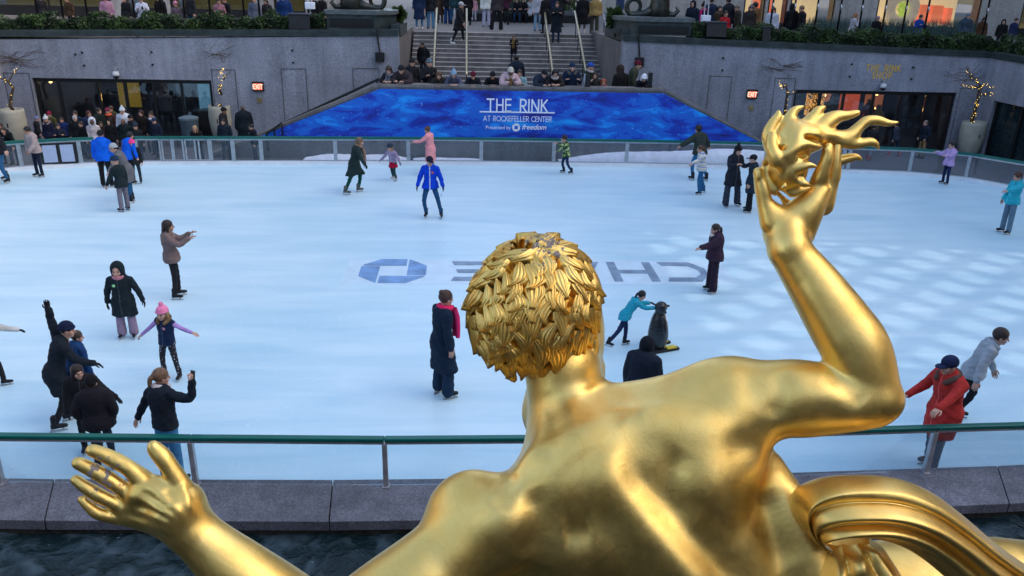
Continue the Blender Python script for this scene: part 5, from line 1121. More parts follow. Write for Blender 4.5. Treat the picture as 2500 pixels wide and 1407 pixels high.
def relief(v, q, items):
    n = vnorm(v, q); px = CX+F_*v[:, 0]/-v[:, 2]; py = CY-F_*v[:, 1]/-v[:, 2]; d = np.zeros(len(v))
    for pts, w_, amp in items:
        P = np.array(pts, float); P = P if len(P) > 1 else np.repeat(P, 2, 0); best = np.full(len(v), 1e9)
        if isinstance(w_, tuple): sx_, sy_ = w_; best = np.hypot((px-P[0, 0])/sx_/1.2, (py-P[0, 1])/sy_/1.2); g = np.exp(-best**2)
        else:
            P = resample2(P, 24) if len(P) > 2 else P
            sp = np.zeros(len(v)); ns_ = len(P)-1
            for i_, (a, b) in enumerate(zip(P[:-1], P[1:])):
                ab = b-a; t = np.clip(((px-a[0])*ab[0]+(py-a[1])*ab[1])/max(1e-9, ab@ab), 0, 1); dd = np.hypot(px-a[0]-t*ab[0], py-a[1]-t*ab[1]); sp = np.where(dd < best, (i_+t)/ns_, sp); best = np.minimum(best, dd)
            g = np.exp(-(best/(w_*(1.35 if w_ > 12 else 1.1)))**2); e0 = np.clip(np.minimum(sp, 1-sp)/.28, 0, 1); g = g*e0*e0*(3-2*e0)
        d += amp*g*(.62 if isinstance(w_, tuple) or w_ > 12 else .7)*(.95 if isinstance(w_, tuple) and w_[0] > 25 else 1)
    return v+n*(d*np.clip(n[:, 2]*1.6, 0, 1))[:, None]
def resample2(P, n):
    P = np.array(P, float); out = []; m_ = len(P)-1
    for t in np.linspace(0, m_, n):
        i = min(int(t), m_-1); f = t-i; p0, p1, p2, p3 = P[max(i-1, 0)], P[i], P[i+1], P[min(i+2, m_)]
        out.append(.5*((2*p1)+(p2-p0)*f+(2*p0-5*p1+4*p2-p3)*f*f+(3*p1-p0-3*p2+p3)*f**3))
    return np.array(out)
vb = relief(vb, qb, [
 ([(1450, 1100), (1500, 1165), (1580, 1275), (1690, 1407), (1800, 1540)], 40, .050), ([(1500, 1105), (1565, 1180), (1660, 1285), (1770, 1400), (1880, 1520)], 34, -.070),
 ([(1730, 1190)], (58, 70), .070), ([(1672, 1095), (1640, 1155), (1655, 1225), (1712, 1268)], 26, -.032), ([(1820, 1090)], (40, 34), -.045), ([(1765, 1310)], (75, 80), .035), ([(1850, 1200), (1880, 1290), (1930, 1390)], 30, -.025),
 ([(1640, 1030)], (90, 45), .03), ([(1560, 1085)], (45, 50), -.02),
 ([(1235, 1275)], (52, 70), .055), ([(1290, 1190), (1312, 1280), (1290, 1370)], 28, -.040), ([(1385, 1215)], (75, 60), .040), ([(1437, 1345)], (60, 42), .028), ([(1370, 1305), (1450, 1300)], 30, -.030), ([(1330, 1400)], (60, 40), .02),
 ([(1250, 1150), (1236, 1200), (1215, 1250)], 17, -.030), ([(1898, 900), (1908, 960), (1890, 1030)], 22, -.022), ([(2040, 960)], (60, 30), .02),
 ([(1400, 985), (1480, 1012), (1570, 1000)], 26, -.018), ([(1335, 950), (1352, 1060), (1322, 1130)], 20, -.022), ([(1440, 935), (1470, 985), (1530, 1030)], 18, -.02), ([(1180, 1210)], (40, 50), .02),
 ([(1040, 1290), (1080, 1380), (1150, 1440)], 30, -.02), ([(2010, 905), (2070, 960), (2110, 990)], 16, -.02), ([(1950, 690), (2010, 780), (2060, 880)], 22, .012),
 ([(455, 1272), (400, 1215), (352, 1178)], 8, .010), ([(450, 1285), (385, 1240), (330, 1214)], 8, .010), ([(445, 1300), (380, 1262), (308, 1240)], 8, .009), ([(440, 1310), (370, 1285), (300, 1264)], 8, .008),
 ([(430, 1258), (375, 1222), (345, 1196)], 7, -.010), ([(425, 1275), (372, 1250), (325, 1228)], 7, -.010), ([(470, 1262), (452, 1205), (440, 1180)], 9, .012), ([(425, 1235), (405, 1190)], 12, -.012),
 ([(350, 1178)], (13, 12), .010), ([(328, 1212)], (12, 11), .010), ([(306, 1240)], (11, 10), .009), ([(284, 1127)], (9, 9), .006), ([(262, 1169)], (9, 9), .006), ([(241, 1210)], (8, 8), .005)])
vb = relax(vb, qb, 1)
body = golden('body', vb, qb)

# ---- flame held in the raised hand
fl = SDF(.009)
def zf(x, y, z=4.76): return Q(1800+x/3.518, 240+y/3.518, z)
def FC(pts, k=.02, z=4.76, flat=(ZD, .8), sign=1, sc=1.16):
    P = []; 
    for q in pts: zz = q[3] if len(q) > 3 else z; P.append((zf(q[0], q[1], zz), q[2]/3.518*zz/F_*sc))
    fl.chain([p for p, r in P], [r for p, r in P], k, flat, sign)
def FE(x, y, z, rx, ry, rz, ang=0, k=.02, sign=1): s = z/F_/3.518; fl.ell(zf(x, y, z), (rx*s, ry*s, rz), rotz(-radians(ang)), k, sign)
FE(430, 470, 4.80, 178, 300, .17, 8, .03)
FE(560, 350, 4.80, 190, 130, .15, 10, .04)
FE(720, 340, 4.82, 190, 80, .12, 12, .04)
FE(420, 640, 4.78, 165, 160, .14, 0, .04)
FC([(300, 430, 60), (270, 320, 52), (310, 220, 42), (350, 160, 34), (352, 122, 18)])
FC([(440, 380, 70), (440, 260, 60), (455, 170, 46), (500, 100, 30), (572, 72, 10)])
FC([(560, 300, 70), (620, 210, 56), (670, 150, 44), (700, 105, 34), (755, 76, 12)])
FC([(640, 330, 80), (760, 220, 70), (850, 165, 52), (940, 150, 36), (1020, 130, 26), (1050, 118, 10)])
FC([(820, 350, 60), (960, 330, 56), (1040, 260, 44), (1110, 200, 40), (1200, 190, 36), (1300, 215, 26), (1382, 208, 10)])
FC([(800, 330, 56), (920, 380, 52), (1040, 390, 40), (1140, 375, 34), (1190, 395, 24), (1218, 438, 8)])
FC([(780, 560, 52, 4.84), (880, 535, 42, 4.84), (980, 510, 34, 4.84), (1040, 510, 22, 4.84), (1066, 540, 8, 4.84)])
FC([(236, 600, 34, 4.78), (255, 700, 40, 4.78), (310, 780, 42, 4.77), (420, 815, 40, 4.76), (540, 795, 32, 4.75), (634, 764, 9, 4.74)])
FC([(310, 790, 24, 4.9), (370, 860, 32, 4.9), (440, 900, 24, 4.9), (490, 875, 10, 4.9)])
FC([(240, 560, 26, 4.70), (275, 515, 28, 4.67), (320, 560, 30, 4.65), (385, 612, 9, 4.66)])
FC([(300, 330, 42, 4.70), (300, 430, 48, 4.66), (345, 520, 44, 4.64), (395, 590, 14, 4.66)])
FC([(410, 560, 26, 4.66), (450, 520, 30, 4.64), (490, 490, 24, 4.64), (527, 466, 8, 4.65)])
FC([(470, 640, 30, 4.68), (540, 600, 34, 4.65), (610, 575, 28, 4.64), (694, 592, 8, 4.64)])
FC([(500, 690, 30, 4.70), (560, 730, 32, 4.68), (634, 752, 8, 4.68)])
FC([(390, 488, 30, 4.64), (440, 475, 36, 4.63), (510, 420, 40, 4.63), (590, 395, 36, 4.64), (670, 410, 26, 4.65), (738, 410, 8, 4.66)])
FC([(545, 300, 46, 4.68), (520, 360, 44, 4.65), (470, 440, 36, 4.64)])
FC([(335, 350, 18, 4.68), (390, 385, 22, 4.66), (445, 350, 24, 4.66), (482, 298, 10, 4.68)])
FC([(400, 770, 24, 4.67), (410, 720, 12, 4.66)])
# hollows between the tongues
FE(405, 330, 4.60, 50, 46, .07, -30, .02, -1)
FE(690, 350, 4.63, 105, 24, .09, 12, .02, -1)
FE(420, 680, 4.60, 38, 80, .07, 0, .02, -1)
FE(600, 480, 4.62, 70, 22, .08, -10, .02, -1)
FE(560, 660, 4.62, 44, 18, .06, 20, .02, -1)
FE(930, 432, 4.70, 120, 24, .10, 8, .02, -1)
FE(930, 215, 4.74, 30, 18, .2, -20, .015, -1)
FE(1120, 292, 4.74, 30, 26, .2, -40, .015, -1)
FE(375, 850, 4.80, 66, 34, .3, 40, .02, -1)
vf, qf = fl.mesh(2)
golden('flame', vf, qf)

# ---- hair: overlapping carved locks radiating from the crown
hc = Q(1303, 750, 5.05); hr = np.array([150*5.05/F_, 168*5.05/F_, .40]); hR = rotz(-radians(22))
def hpt(d, off=0.): d = d/np.linalg.norm(d); l = hR@d; k = 1/np.sqrt(((l/hr)**2).sum()); return hc+d*(k+off)
crown = np.array([.10, .80, .55]); crown /= np.linalg.norm(crown)
e1 = np.cross(crown, [0, 0, 1.]); e1 /= np.linalg.norm(e1); e2 = np.cross(crown, e1)
def hdir(ph, az): return cos(ph)*crown+sin(ph)*(cos(az)*e1+sin(az)*e2)
HV, HF = [], []
rh = random.Random(5)
nS, nU = 11, 23
def lock(ph, az, ln, wd, lift, curl):
    b = len(HV)
    for i in range(nS):
        s = i/(nS-1); p_ = ph+ln*s; a_ = az+curl*sin(s*2.4)/max(.25, sin(min(p_, 2.9))); dc = hdir(p_, a_)
        t1 = hdir(p_+.02, a_)-dc; t1 /= np.linalg.norm(t1); sd_ = np.cross(dc, t1)
        w_ = wd*(.55+.55*sin(pi*min(1, s*1.15+.05)))*(1-.52*s**2.4); base = -.02+lift*s**1.3
        for j in range(nU):
            u = j/(nU-1)*2-1; rg = .0068*cos(u*2.6*2*pi)*(1-.2*s); hh = base+.046*(1-u*u)**.6*(1-.15*s)+rg*(abs(u) < .97)
            if abs(u) > .97: hh = -.05
            c = hpt(dc, 0.0); HV.append(c+dc*hh+sd_*u*w_*.5)
    for i in range(nS-1):
        for j in range(nU-1): HF.append((b+i*nU+j, b+i*nU+j+1, b+(i+1)*nU+j+1, b+(i+1)*nU+j))
    # blunt cut end
    e = len(HV); dc = hdir(ph+ln*1.02, az+curl*sin(2.4)/max(.25, sin(min(ph+ln, 2.9))))
    for j in range(nU): q_ = HV[b+(nS-1)*nU+j]; HV.append(hpt(q_-hc, -.05))
    for j in range(nU-1): HF.append((b+(nS-1)*nU+j, b+(nS-1)*nU+j+1, e+j+1, e+j))
ph = .03
row = 0
while ph < 1.95:
    wd = .104; circ = 2*pi*sin(ph+.12)*.40; n = max(5, int(circ/(wd*.92)))
    for k in range(n):
        az = (k+.5*(row % 2)+rh.uniform(-.22, .22))/n*2*pi
        lock(ph+rh.uniform(-.05, .05), az, rh.uniform(.32, .46), wd*rh.uniform(.85, 1.35), rh.uniform(.008, .042), rh.uniform(-.14, .14)-.20*cos(az*2+1)-.08*sin(az*3))
    ph += .19; row += 1
ho = golden('hair', np.array(HV), np.array(HF)); 
# ---- flying drapery
def zd(x, y, z): return Q(1900+x/2.1417, 750+y/2.1417, z)
def resample(P, n):
    P = np.array(P, float); out = []
    m_ = len(P)-1
    for t in np.linspace(0, m_, n):
        i = min(int(t), m_-1); f = t-i; p0, p1, p2, p3 = P[max(i-1, 0)], P[i], P[i+1], P[min(i+2, m_)]
        out.append(.5*((2*p1)+(p2-p0)*f+(2*p0-5*p1+4*p2-p3)*f*f+(3*p1-p0-3*p2+p3)*f**3))
    return np.array(out)
def drape(name, top, bot, nr, amp, thick, nu=90, nv=70, seed=0, skew=0.):
    T = resample([zd(*p) for p in top], nu); B = resample([zd(*p) for p in bot], nu); v = []; r_ = np.random.default_rng(seed); ph_ = r_.uniform(0, 6, 4)
    for i in range(nu):
        s = i/(nu-1)
        for side in (1, -1):
            for j in range(nv):
                u = j/(nv-1); u = u if side > 0 else 1-u; p = T[i]*(1-u)+B[i]*u
                w_ = u+.05*sin(3*s+ph_[0])*sin(pi*u); rg = abs(sin(pi*(nr*w_+skew*s)))**.75*amp*(.75+.25*sin(2.2*s*pi+7*u+ph_[1]))
                prof = thick*max(0., (1-(2*u-1)**2))**.5
                v.append(p+ZD*(side*prof+(rg*min(1, 6*u, 6*(1-u)) if side > 0 else 0)))
    m_ = 2*nv; idx = np.arange(nu*m_).reshape(nu, m_); nx_ = np.roll(idx, -1, 1)
    q = np.stack([idx[:-1], idx[1:], nx_[1:], nx_[:-1]], -1).reshape(-1, 4)
    return golden(name, relax(np.array(v), q, 1), q)
drape('drapery', [(180, 1225, 4.70), (110, 1150, 4.66), (72, 1060, 4.62), (90, 965, 4.58), (190, 905, 4.54), (360, 880, 4.52), (600, 892, 4.52), (790, 962, 4.54), (960, 1085, 4.58), (1130, 1230, 4.62), (1290, 1345, 4.68), (1500, 1500, 4.76)],
      [(250, 1238, 4.66), (225, 1235, 4.60), (205, 1225, 4.56), (215, 1222, 4.52), (270, 1212, 4.48), (360, 1205, 4.46), (500, 1210, 4.46), (640, 1250, 4.48), (760, 1320, 4.50), (880, 1420, 4.52), (1000, 1530, 4.56), (1150, 1700, 4.62)], 3, .095, .13, seed=1, skew=.25)
drape('drapery_fold', [(235, 1225, 4.70), (225, 1290, 4.64), (215, 1360, 4.60), (200, 1430, 4.58), (180, 1560, 4.56)],
      [(470, 1205, 4.66), (540, 1250, 4.60), (590, 1320, 4.56), (640, 1400, 4.54), (720, 1560, 4.52)], 3, .06, .07, seed=2)
lg_ = SDF(.02)
lg_.chain([Q(1990, 1500, 5.3), Q(2120, 1462, 5.3), Q(2300, 1455, 5.3), Q(2500, 1450, 5.35), Q(2800, 1500, 5.4)], [.30, .345, .355, .34, .26], .05)
vl, ql = lg_.mesh(2); golden('leg', vl, ql)
# ================================================================ PEOPLE
SK = {}
def skin(t):
    if t not in SK:
        base = {'l': (.52, .30, .22), 'm': (.40, .22, .14), 't': (.28, .14, .08), 'd': (.12, .055, .03)}[t]
        SK[t] = [mat('skin_'+t, base, .55, 0, .10, 20), mat('eye_dark_'+t, (.03, .02, .015), .3, 0, 0), mat('lips_'+t, (base[0]*.8, base[1]*.5, base[2]*.5), .5, 0, 0)]
    return SK[t]
def hairmat(c):
    k = ('hair',)+tuple(c)
    if k not in _cm:
        m = mat('hair_strands', c, .45, 0, .35, 30, .5, 120, .4); _cm[k] = m
    return _cm[k]
TPL = {}
def T_head(lod):
    k = ('head', lod)
    if k in TPL: return TPL[k]
    s = SDF(.0065 if lod == 0 else .012)
    s.ell((0, -.012, .022), (.074, .094, .092), None, .02); s.ell((0, .018, -.045), (.056, .068, .070), None, .03); s.ell((0, .055, -.092), (.026, .024, .022), None, .025)
    s.ell((0, .074, .024), (.050, .018, .012), None, .012); s.cap((0, .084, .008), (0, .106, -.034), .009, .013, .01); s.ell((0, .083, -.063), (.024, .012, .009), None, .006)
    for x in (-1, 1):
        s.ell((x*.031, .100, -.001), (.017, .014, .010), None, .01, -1); s.ell((x*.030, .072, -.002), (.015, .015, .012), None, .002)
        s.ell((x*.076, -.006, -.012), (.010, .020, .032), None, .006); s.ell((x*.042, .055, -.035), (.022, .022, .022), None, .02)
    s.cap((0, -.02, -.07), (0, -.035, -.20), .050, .056, .03)
    v, q = s.mesh(1); c = v[q].mean(1); mi = np.zeros(len(q), np.int32)
    for x in (-1, 1):
        mi[(np.abs(c[:, 0]-x*.030) < .014) & (np.abs(c[:, 2]+.001) < .0075) & (c[:, 1] > .07)] = 1
        mi[(np.abs(c[:, 0]-x*.031) < .019) & (np.abs(c[:, 2]-.024) < .005) & (c[:, 1] > .07)] = 1
    mi[(np.abs(c[:, 0]) < .022) & (np.abs(c[:, 2]+.063) < .0085) & (c[:, 1] > .08)] = 2
    TPL[k] = (v, q, mi); return TPL[k]
def T_hand(lod, grip):
    k = ('hand', lod, grip)
    if k in TPL: return TPL[k]
    # frame: wrist at origin, fingers along +Y, palm facing -Z, thumb towards +X
    s = SDF(.0042 if lod == 0 else .0075)
    s.chain([(0, -.03, 0), (0, .0, 0), (0, .04, 0), (0, .075, 0)], [.024, .026, .034, .033], .012, (ZD, .5))
    for i, (x, L_) in enumerate(((.030, .072), (.010, .080), (-.011, .074), (-.030, .058))):
        c = .25 if not grip else 1.15; a = .12; p = np.array([x, .082-.004*abs(i-1), 0]); pts = [p-(0, .012, 0), p]
        for f in (.45, .32, .26): a += c; p = p+L_*f*np.array([x*.6, cos(a*.8), -sin(a*.8)]); pts.append(p)
        s.chain(pts, [.0095, .0092, .0088, .008, .0068], .003, None, 1, 2)
    s.chain([(.018, .012, -.004), (.045, .042, -.010), (.058, .066, -.018), (.056 if not grip else .04, .090, -.026)], [.016, .012, .0100, .0085], .010, None, 1, 2)
    TPL[k] = s.mesh(1); return TPL[k]
def T_hair(style, lod):
    k = (style, lod)
    if k in TPL: return TPL[k]
    h = .010 if lod == 0 else .015; s = SDF(h); clip = None
    def base(g=.0):
        s.ell((0, -.020, .034), (.086+g, .102+g, .098+g), None, .01)
    if style in ('short', 'long', 'pony', 'bun', 'bob', 'fringe', 'balding'):
        base(-.004 if style == 'balding' else .004 if style != 'fringe' else .010)
        if style in ('long', 'bob'):
            L_ = .30 if style == 'long' else .14
            s.chain([(0, -.075, .02), (0, -.098, -.10), (0, -.10, -.10-L_*.5), (0, -.085, -.10-L_)], [.075, .078, .075, .035], .04, (np.array([0, 1., 0]), .6))
            for x in (-1, 1): s.chain([(x*.060, -.015, .05), (x*.082, -.018, -.05), (x*.088, -.012, -.10-L_*.5)], [.035, .028, .016], .03)
        if style == 'pony': s.chain([(0, -.10, .03), (0, -.145, .0), (0, -.15, -.10), (0, -.13, -.20)], [.030, .030, .028, .010], .02)
        if style == 'bun': s.ell((0, -.09, .10), (.042, .042, .040), None, .01)
        s.ell((0, .115, -.055), (.070, .088, .104), None, .02, -1); s.cap((0, .045, -.12), (0, .06, -.45), .062, .085, .01, None, -1)
        if style in ('short', 'fringe', 'pony', 'bun', 'balding'): s.ell((0, -.05, -.15), (.1, .12, .085), None, .02, -1)
        for x in (-1, 1):
            if style not in ('long', 'bob'): s.ell((x*.09, .01, -.035), (.025, .035, .04), None, .01, -1)
        if style == 'balding': s.ell((0, .03, .13), (.07, .09, .05), None, .01, -1)
    elif style in ('beanie', 'pom', 'slouch', 'earflap'):
        s.ell((0, -.014, .046), (.091, .108, .098), None, .01); s.ell((0, .0, -.13), (.2, .2, .155), None, .008, -1)
        ring = [(.087*cos(a), -.012+.106*sin(a), .036-.012*sin(a)*-1*.8) for a in np.linspace(0, 2*pi, 17)]
        s.chain(ring, [.017]*17, .006, None, 1, 1)
        if style == 'pom': s.ell((0, -.02, .165), (.040, .040, .038), None, .006)
        if style == 'slouch': s.cap((0, -.02, .12), (0, -.03, .20), .045, .022, .05)
        if style == 'earflap':
            for x in (-1, 1): s.chain([(x*.085, -.01, .03), (x*.092, .0, -.06), (x*.080, .01, -.10)], [.03, .032, .022], .02)
            s.chain([(-.085, -.01, .04), (-.06, .08, .05), (0, .105, .055), (.06, .08, .05), (.085, -.01, .04)], [.026]*5, .02)
    elif style == 'cap':
        s.ell((0, -.014, .044), (.094, .112, .092), None, .01); s.ell((0, .0, -.13), (.2, .2, .150), None, .006, -1); s.ell((0, .125, .026), (.070, .080, .010), None, .008)
    elif style == 'helmet':
        s.ell((0, -.014, .050), (.104, .124, .098), None, .01); s.ell((0, .02, -.12), (.2, .2, .15), None, .01, -1)
        for x in (-.045, 0, .045): s.cap((x, .06, .150), (x, -.10, .13), .008, .008, .004, None, -1)
    elif style in ('hood', 'furhood'):
        s.ell((0, -.028, .018), (.112, .126, .135), None, .02); s.chain([(0, -.03, -.06), (0, -.04, -.17)], [.105, .12], .04, (np.array([0, 1., 0]), .8))
        s.ell((0, .125, -.008), (.072, .125, .098), None, .02, -1)
        if style == 'furhood': s.chain([(.088*sin(a), .055, -.01+.118*cos(a)) for a in np.linspace(0, 2*pi, 15)], [.026]*15, .01, None, 1, 1)
    elif style == 'hooddown':
        s.chain([(-.10, .02, -.165), (-.095, -.07, -.14), (0, -.135, -.135), (.095, -.07, -.14), (.10, .02, -.165)], [.032, .048, .062, .048, .032], .03)
    elif style == 'furcollar':
        s.chain([(-.075, .09, -.20), (-.11, .0, -.155), (-.08, -.10, -.125), (0, -.135, -.12), (.08, -.10, -.125), (.11, .0, -.155), (.075, .09, -.20)], [.036, .048, .054, .058, .054, .048, .036], .03)
    elif style == 'scarf':
        s.chain([(.084*cos(a), -.022+.092*sin(a), -.135-.022*sin(a)) for a in np.linspace(0, 2*pi, 13)], [.044]*13, .01, None, 1, 1)
    TPL[k] = s.mesh(1); return TPL[k]
def T_boot(kind, lod):
    k = ('boot', kind, lod)
    if k in TPL: return TPL[k]
    s = SDF(.010 if lod == 0 else .016)       # origin: ankle; sole at z=-.08
    s.chain([(0, -.03, -.055), (0, .06, -.055), (0, .14, -.060)], [.040, .041, .033], .02, (np.array([1., 0, 0]), .95)); s.chain([(0, -.015, -.04), (0, -.01, .09)], [.050, .054], .03)
    s.ell((0, .05, -.135), (.2, .3, .05), None, .006, -1); TPL[k] = s.mesh(1)
    return TPL[k]
def T_blade():
    if 'blade' in TPL: return TPL['blade']
    m = MB(); m.box((-.012, -.075, -.118), (.012, -.045, -.085)); m.box((-.012, .085, -.118), (.012, .115, -.085)); m.box((-.004, -.09, -.145), (.004, .16, -.117))
    TPL['blade'] = (np.array(m.v), np.array(m.f)); return TPL['blade']
def rotm(z=0, x=0, y=0):
    cz, sz, cx, sx_, cy, sy = cos(z), sin(z), cos(x), sin(x), cos(y), sin(y)
    Rz = np.array([[cz, -sz, 0], [sz, cz, 0], [0, 0, 1]]); Rx = np.array([[1, 0, 0], [0, cx, -sx_], [0, sx_, cx]]); Ry = np.array([[cy, 0, sy], [0, 1, 0], [-sy, 0, cy]])
    return Rz@Rx@Ry
def frame(y, z_hint):      # columns x,y,z with y along given
    y = y/np.linalg.norm(y); x = np.cross(y, z_hint); x = x/max(1e-6, np.linalg.norm(x)); return np.stack([x, y, np.cross(x, y)], 1)
nrm = lambda a: np.array(a, float)/np.linalg.norm(a)
POSE = {
 'stand': dict(L=((-.08, 0, -1), (-.02, -.02, -1)), R=((.08, .02, -1), (.02, -.02, -1)), AL=((-.22, 0, -1), (-.1, .2, -1)), AR=((.22, 0, -1), (.1, .2, -1)), lean=.02),
 'glide': dict(L=((-.15, .35, -1), (-.08, -.25, -1)), R=((.12, -.15, -1), (.1, -.45, -1)), AL=((-.7, .1, -.8), (-.6, .35, -.7)), AR=((.7, .1, -.8), (.6, .35, -.7)), lean=.22),
 'glide2': dict(L=((-.12, -.1, -1), (-.1, -.6, -1)), R=((.12, .4, -1), (.05, -.2, -1)), AL=((-.5, -.2, -.9), (-.4, .3, -.9)), AR=((.5, .4, -.8), (.3, .6, -.6)), lean=.25),
 'phone': dict(L=((-.06, .05, -1), (-.02, -.06, -1)), R=((.08, 0, -1), (.02, 0, -1)), AL=((-.25, .35, -.9), (.25, .75, .35)), AR=((.25, .35, -.9), (-.25, .75, .35)), lean=.05),
 'photo': dict(L=((-.06, .05, -1), (-.02, -.06, -1)), R=((.08, 0, -1), (.02, 0, -1)), AL=((-.2, .75, -.5), (.2, .9, .45)), AR=((.2, .75, -.5), (-.2, .9, .45)), lean=.0),
 'pockets': dict(L=((-.08, 0, -1), (-.02, -.02, -1)), R=((.08, .02, -1), (.02, -.02, -1)), AL=((-.35, -.15, -1), (.25, .5, -.75)), AR=((.35, -.15, -1), (-.25, .5, -.75)), lean=.02),
 'leanwall': dict(L=((-.1, -.25, -1), (-.02, -.15, -1)), R=((.1, -.25, -1), (.02, -.15, -1)), AL=((-.35, .75, -.75), (.6, .75, .12)), AR=((.35, .75, -.75), (-.6, .75, .12)), lean=.55, hp=-.45),
 'drink': dict(L=((-.06, .05, -1), (-.02, -.06, -1)), R=((.08, 0, -1), (.02, 0, -1)), AL=((-.2, .0, -1), (.1, .3, -.9)), AR=((.3, .35, -.8), (-.35, .35, .8)), lean=.03),
 'walk': dict(L=((-.06, .4, -1), (-.02, .0, -1)), R=((.06, -.25, -1), (.02, -.5, -1)), AL=((-.2, -.25, -1), (-.1, .1, -1)), AR=((.2, .3, -1), (.1, .5, -.9)), lean=.08),
 'sit': dict(L=((-.15, 1, -.1), (-.02, .0, -1)), R=((.15, 1, -.1), (.02, 0, -1)), AL=((-.25, .3, -.9), (.3, .8, .0)), AR=((.25, .3, -.9), (-.3, .8, 0)), lean=.25, hp=-.3),
}
NP_ = [0]
def person(pos, rz, ztop, label, pose='stand', top=(.02, .02, .025), bot=(.02, .03, .06), hair='short', hc=(.03, .02, .015), hat=None, hatc=(.02, .02, .025), extra=(), sk='l', coat='jacket', legs='slim', skates=True,
           kid=False, lod=0, hy=0., glove=None, group=None, w=1., puff=0, grip=(0, 0), badge=None, boot=(.012, .012, .015), h=None, tcol2=None, **po):
    NP_[0] += 1; w = w*1.07; P = dict(POSE[pose]); P.update(po); hp = P.get('hp', -.12); side = P.get('side', 0.); lean = P.get('lean', 0.); tw = P.get('twist', 0.)
    T = rotm(tw, -lean, 0)@rotm(0, 0, side)          # torso frame
    leg = np.array([0, 0, 0.]); kL = .9 if kid else 1.; hs = 1.28 if kid else 1.06
    J = {}; J['pel'] = np.zeros(3); up = T@np.array([0, 0, 1.]); ch = up*.44; J['chest'] = ch; nk = ch+up*.11
    for s, n, A, Lg in ((-1, 'L', P['AL'], P['L']), (1, 'R', P['AR'], P['R'])):
        sh = ch+T@np.array([s*.165*w, 0, .03]); el = sh+nrm(A[0])*.27; wr_ = el+nrm(A[1])*.24
        hip = np.array([s*.085, 0, -.02]); kn = hip+nrm(Lg[0])*.42*kL; an = kn+nrm(Lg[1])*.40*kL; J[n] = (sh, el, wr_, hip, kn, an)
    head = nk+up*.10*hs*.9+T@np.array([0, .03, 0])+np.array([0, .03+.05*max(0, -hp), .04*hs])
    low = min(J['L'][5][2], J['R'][5][2]); foot = .145 if skates else .085
    ztp = head[2]+.125*hs; total = ztp-low+foot
    sc = (h or ztop)/total
    off = -low+foot                              # local z offset so the lowest sole is at 0
    r = empty('person', pos, rz); tag(r, label, 'person', group)
    cam_side = lod
    def put(name, v, q, m, mi=None, sm=True, parent=r):
        v = (np.asarray(v)+(0, 0, off))*sc; o_ = link(name, npmesh(name, v, q), m, parent, sm)
        if mi is not None and len(mi) == len(o_.data.polygons): o_.data.polygons.foreach_set('material_index', mi)
        return o_
    hv = .016 if lod == 0 else .024
    # ---- body (one mesh: head, neck, trunk, limbs, hands)
    HR = rotm(tw+hy, hp, P.get('hroll', 0.)); V_, Q_, MI = [], [], []; nb = 0
    def acc(v, q, mi):
        nonlocal nb
        V_.append(v); Q_.append(q+nb); MI.append(mi); nb += len(v)
    v, q, mi = T_head(lod); acc(v*hs@HR.T+head, q, mi)
    bs = SDF(.034); bs.chain([J['pel'], ch*.5, ch, nk], [.12, .11, .13, .05], .02, (T@np.array([0, 1., 0]), .7))
    for s in 'LR':
        sh, el, wr_, hip, kn, an = J[s]; bs.chain([sh, el, wr_], [.045, .038, .03], .02); bs.chain([hip, kn, an], [.07, .048, .036], .03)
    v, q = bs.mesh(0); acc(v, q, np.zeros(len(q), np.int32))
    for gi, s in enumerate('LR'):
        sh, el, wr_ = J[s][:3]; fa = nrm(wr_-el); Hm = frame(fa, np.array([0, 0, 1.]) if abs(fa[2]) < .85 else np.array([1., 0, 0])*(1 if s == 'R' else -1)); v, q = T_hand(lod, grip[gi]); v = v*1.08*(1.05 if kid else 1)
        if (s == 'L') == (abs(fa[2]) < .85): v = v*(-1, 1, 1); q = q[:, ::-1]
        acc(v@Hm.T+wr_, q, np.full(len(q), 3 if glove else 0, np.int32))
    put('body', np.concatenate(V_), np.concatenate(Q_), skin(sk)+[cloth(glove or (.02, .02, .02))], np.concatenate(MI))
    # ---- coat
    hem = {'jacket': -.10, 'short': -.02, 'long': -.34, 'knee': -.50, 'ankle': -.74, 'vest': -.06}[coat]; pf = .022 if puff else .0
    cs = SDF(hv); Yt = T@np.array([0, 1., 0])
    cs.chain([J['pel']+(0, 0, -.03), ch*.45, ch*.92, ch+up*.02], [(.176+pf)*w, (.160+pf)*w, (.176+pf)*w, (.13+pf)*w], .05, (Yt, .80))
    cs.cap(J['L'][0]+up*.005, J['R'][0]+up*.005, .068+pf, .068+pf, .05); cs.chain([ch+up*.03, nk+up*.0], [.09, .064], .03)
    if coat != 'vest':
        for s in 'LR': sh, el, wr_ = J[s][:3]; fa = nrm(wr_-el); cs.chain([sh, el, wr_-fa*.0], [.076+pf, .066+pf*1.1, .052+pf*.7], .03, None, 1, 3)
    mid = (J['L'][4]+J['R'][4])/2; lgd = nrm((J['L'][4]+J['R'][4])/2-np.array([0, 0, -.02]))
    if hem < -.06:
        e = np.array([0, 0, -.03])+lgd*(-hem+.06); f_ = 1+.35*(-hem)
        for s in 'LR':
            kn = J[s][4]; d = nrm(kn-J[s][3]); cs.chain([J['pel']+(0, 0, -.03), J[s][3]*.5+d*.12, J[s][3]*.6+d*(-hem+.20)], [.158*w+pf, .150*w+pf, .152*f_*w], .10, (np.array([0, 1., 0]), .9))
    ph0 = random.random()*6
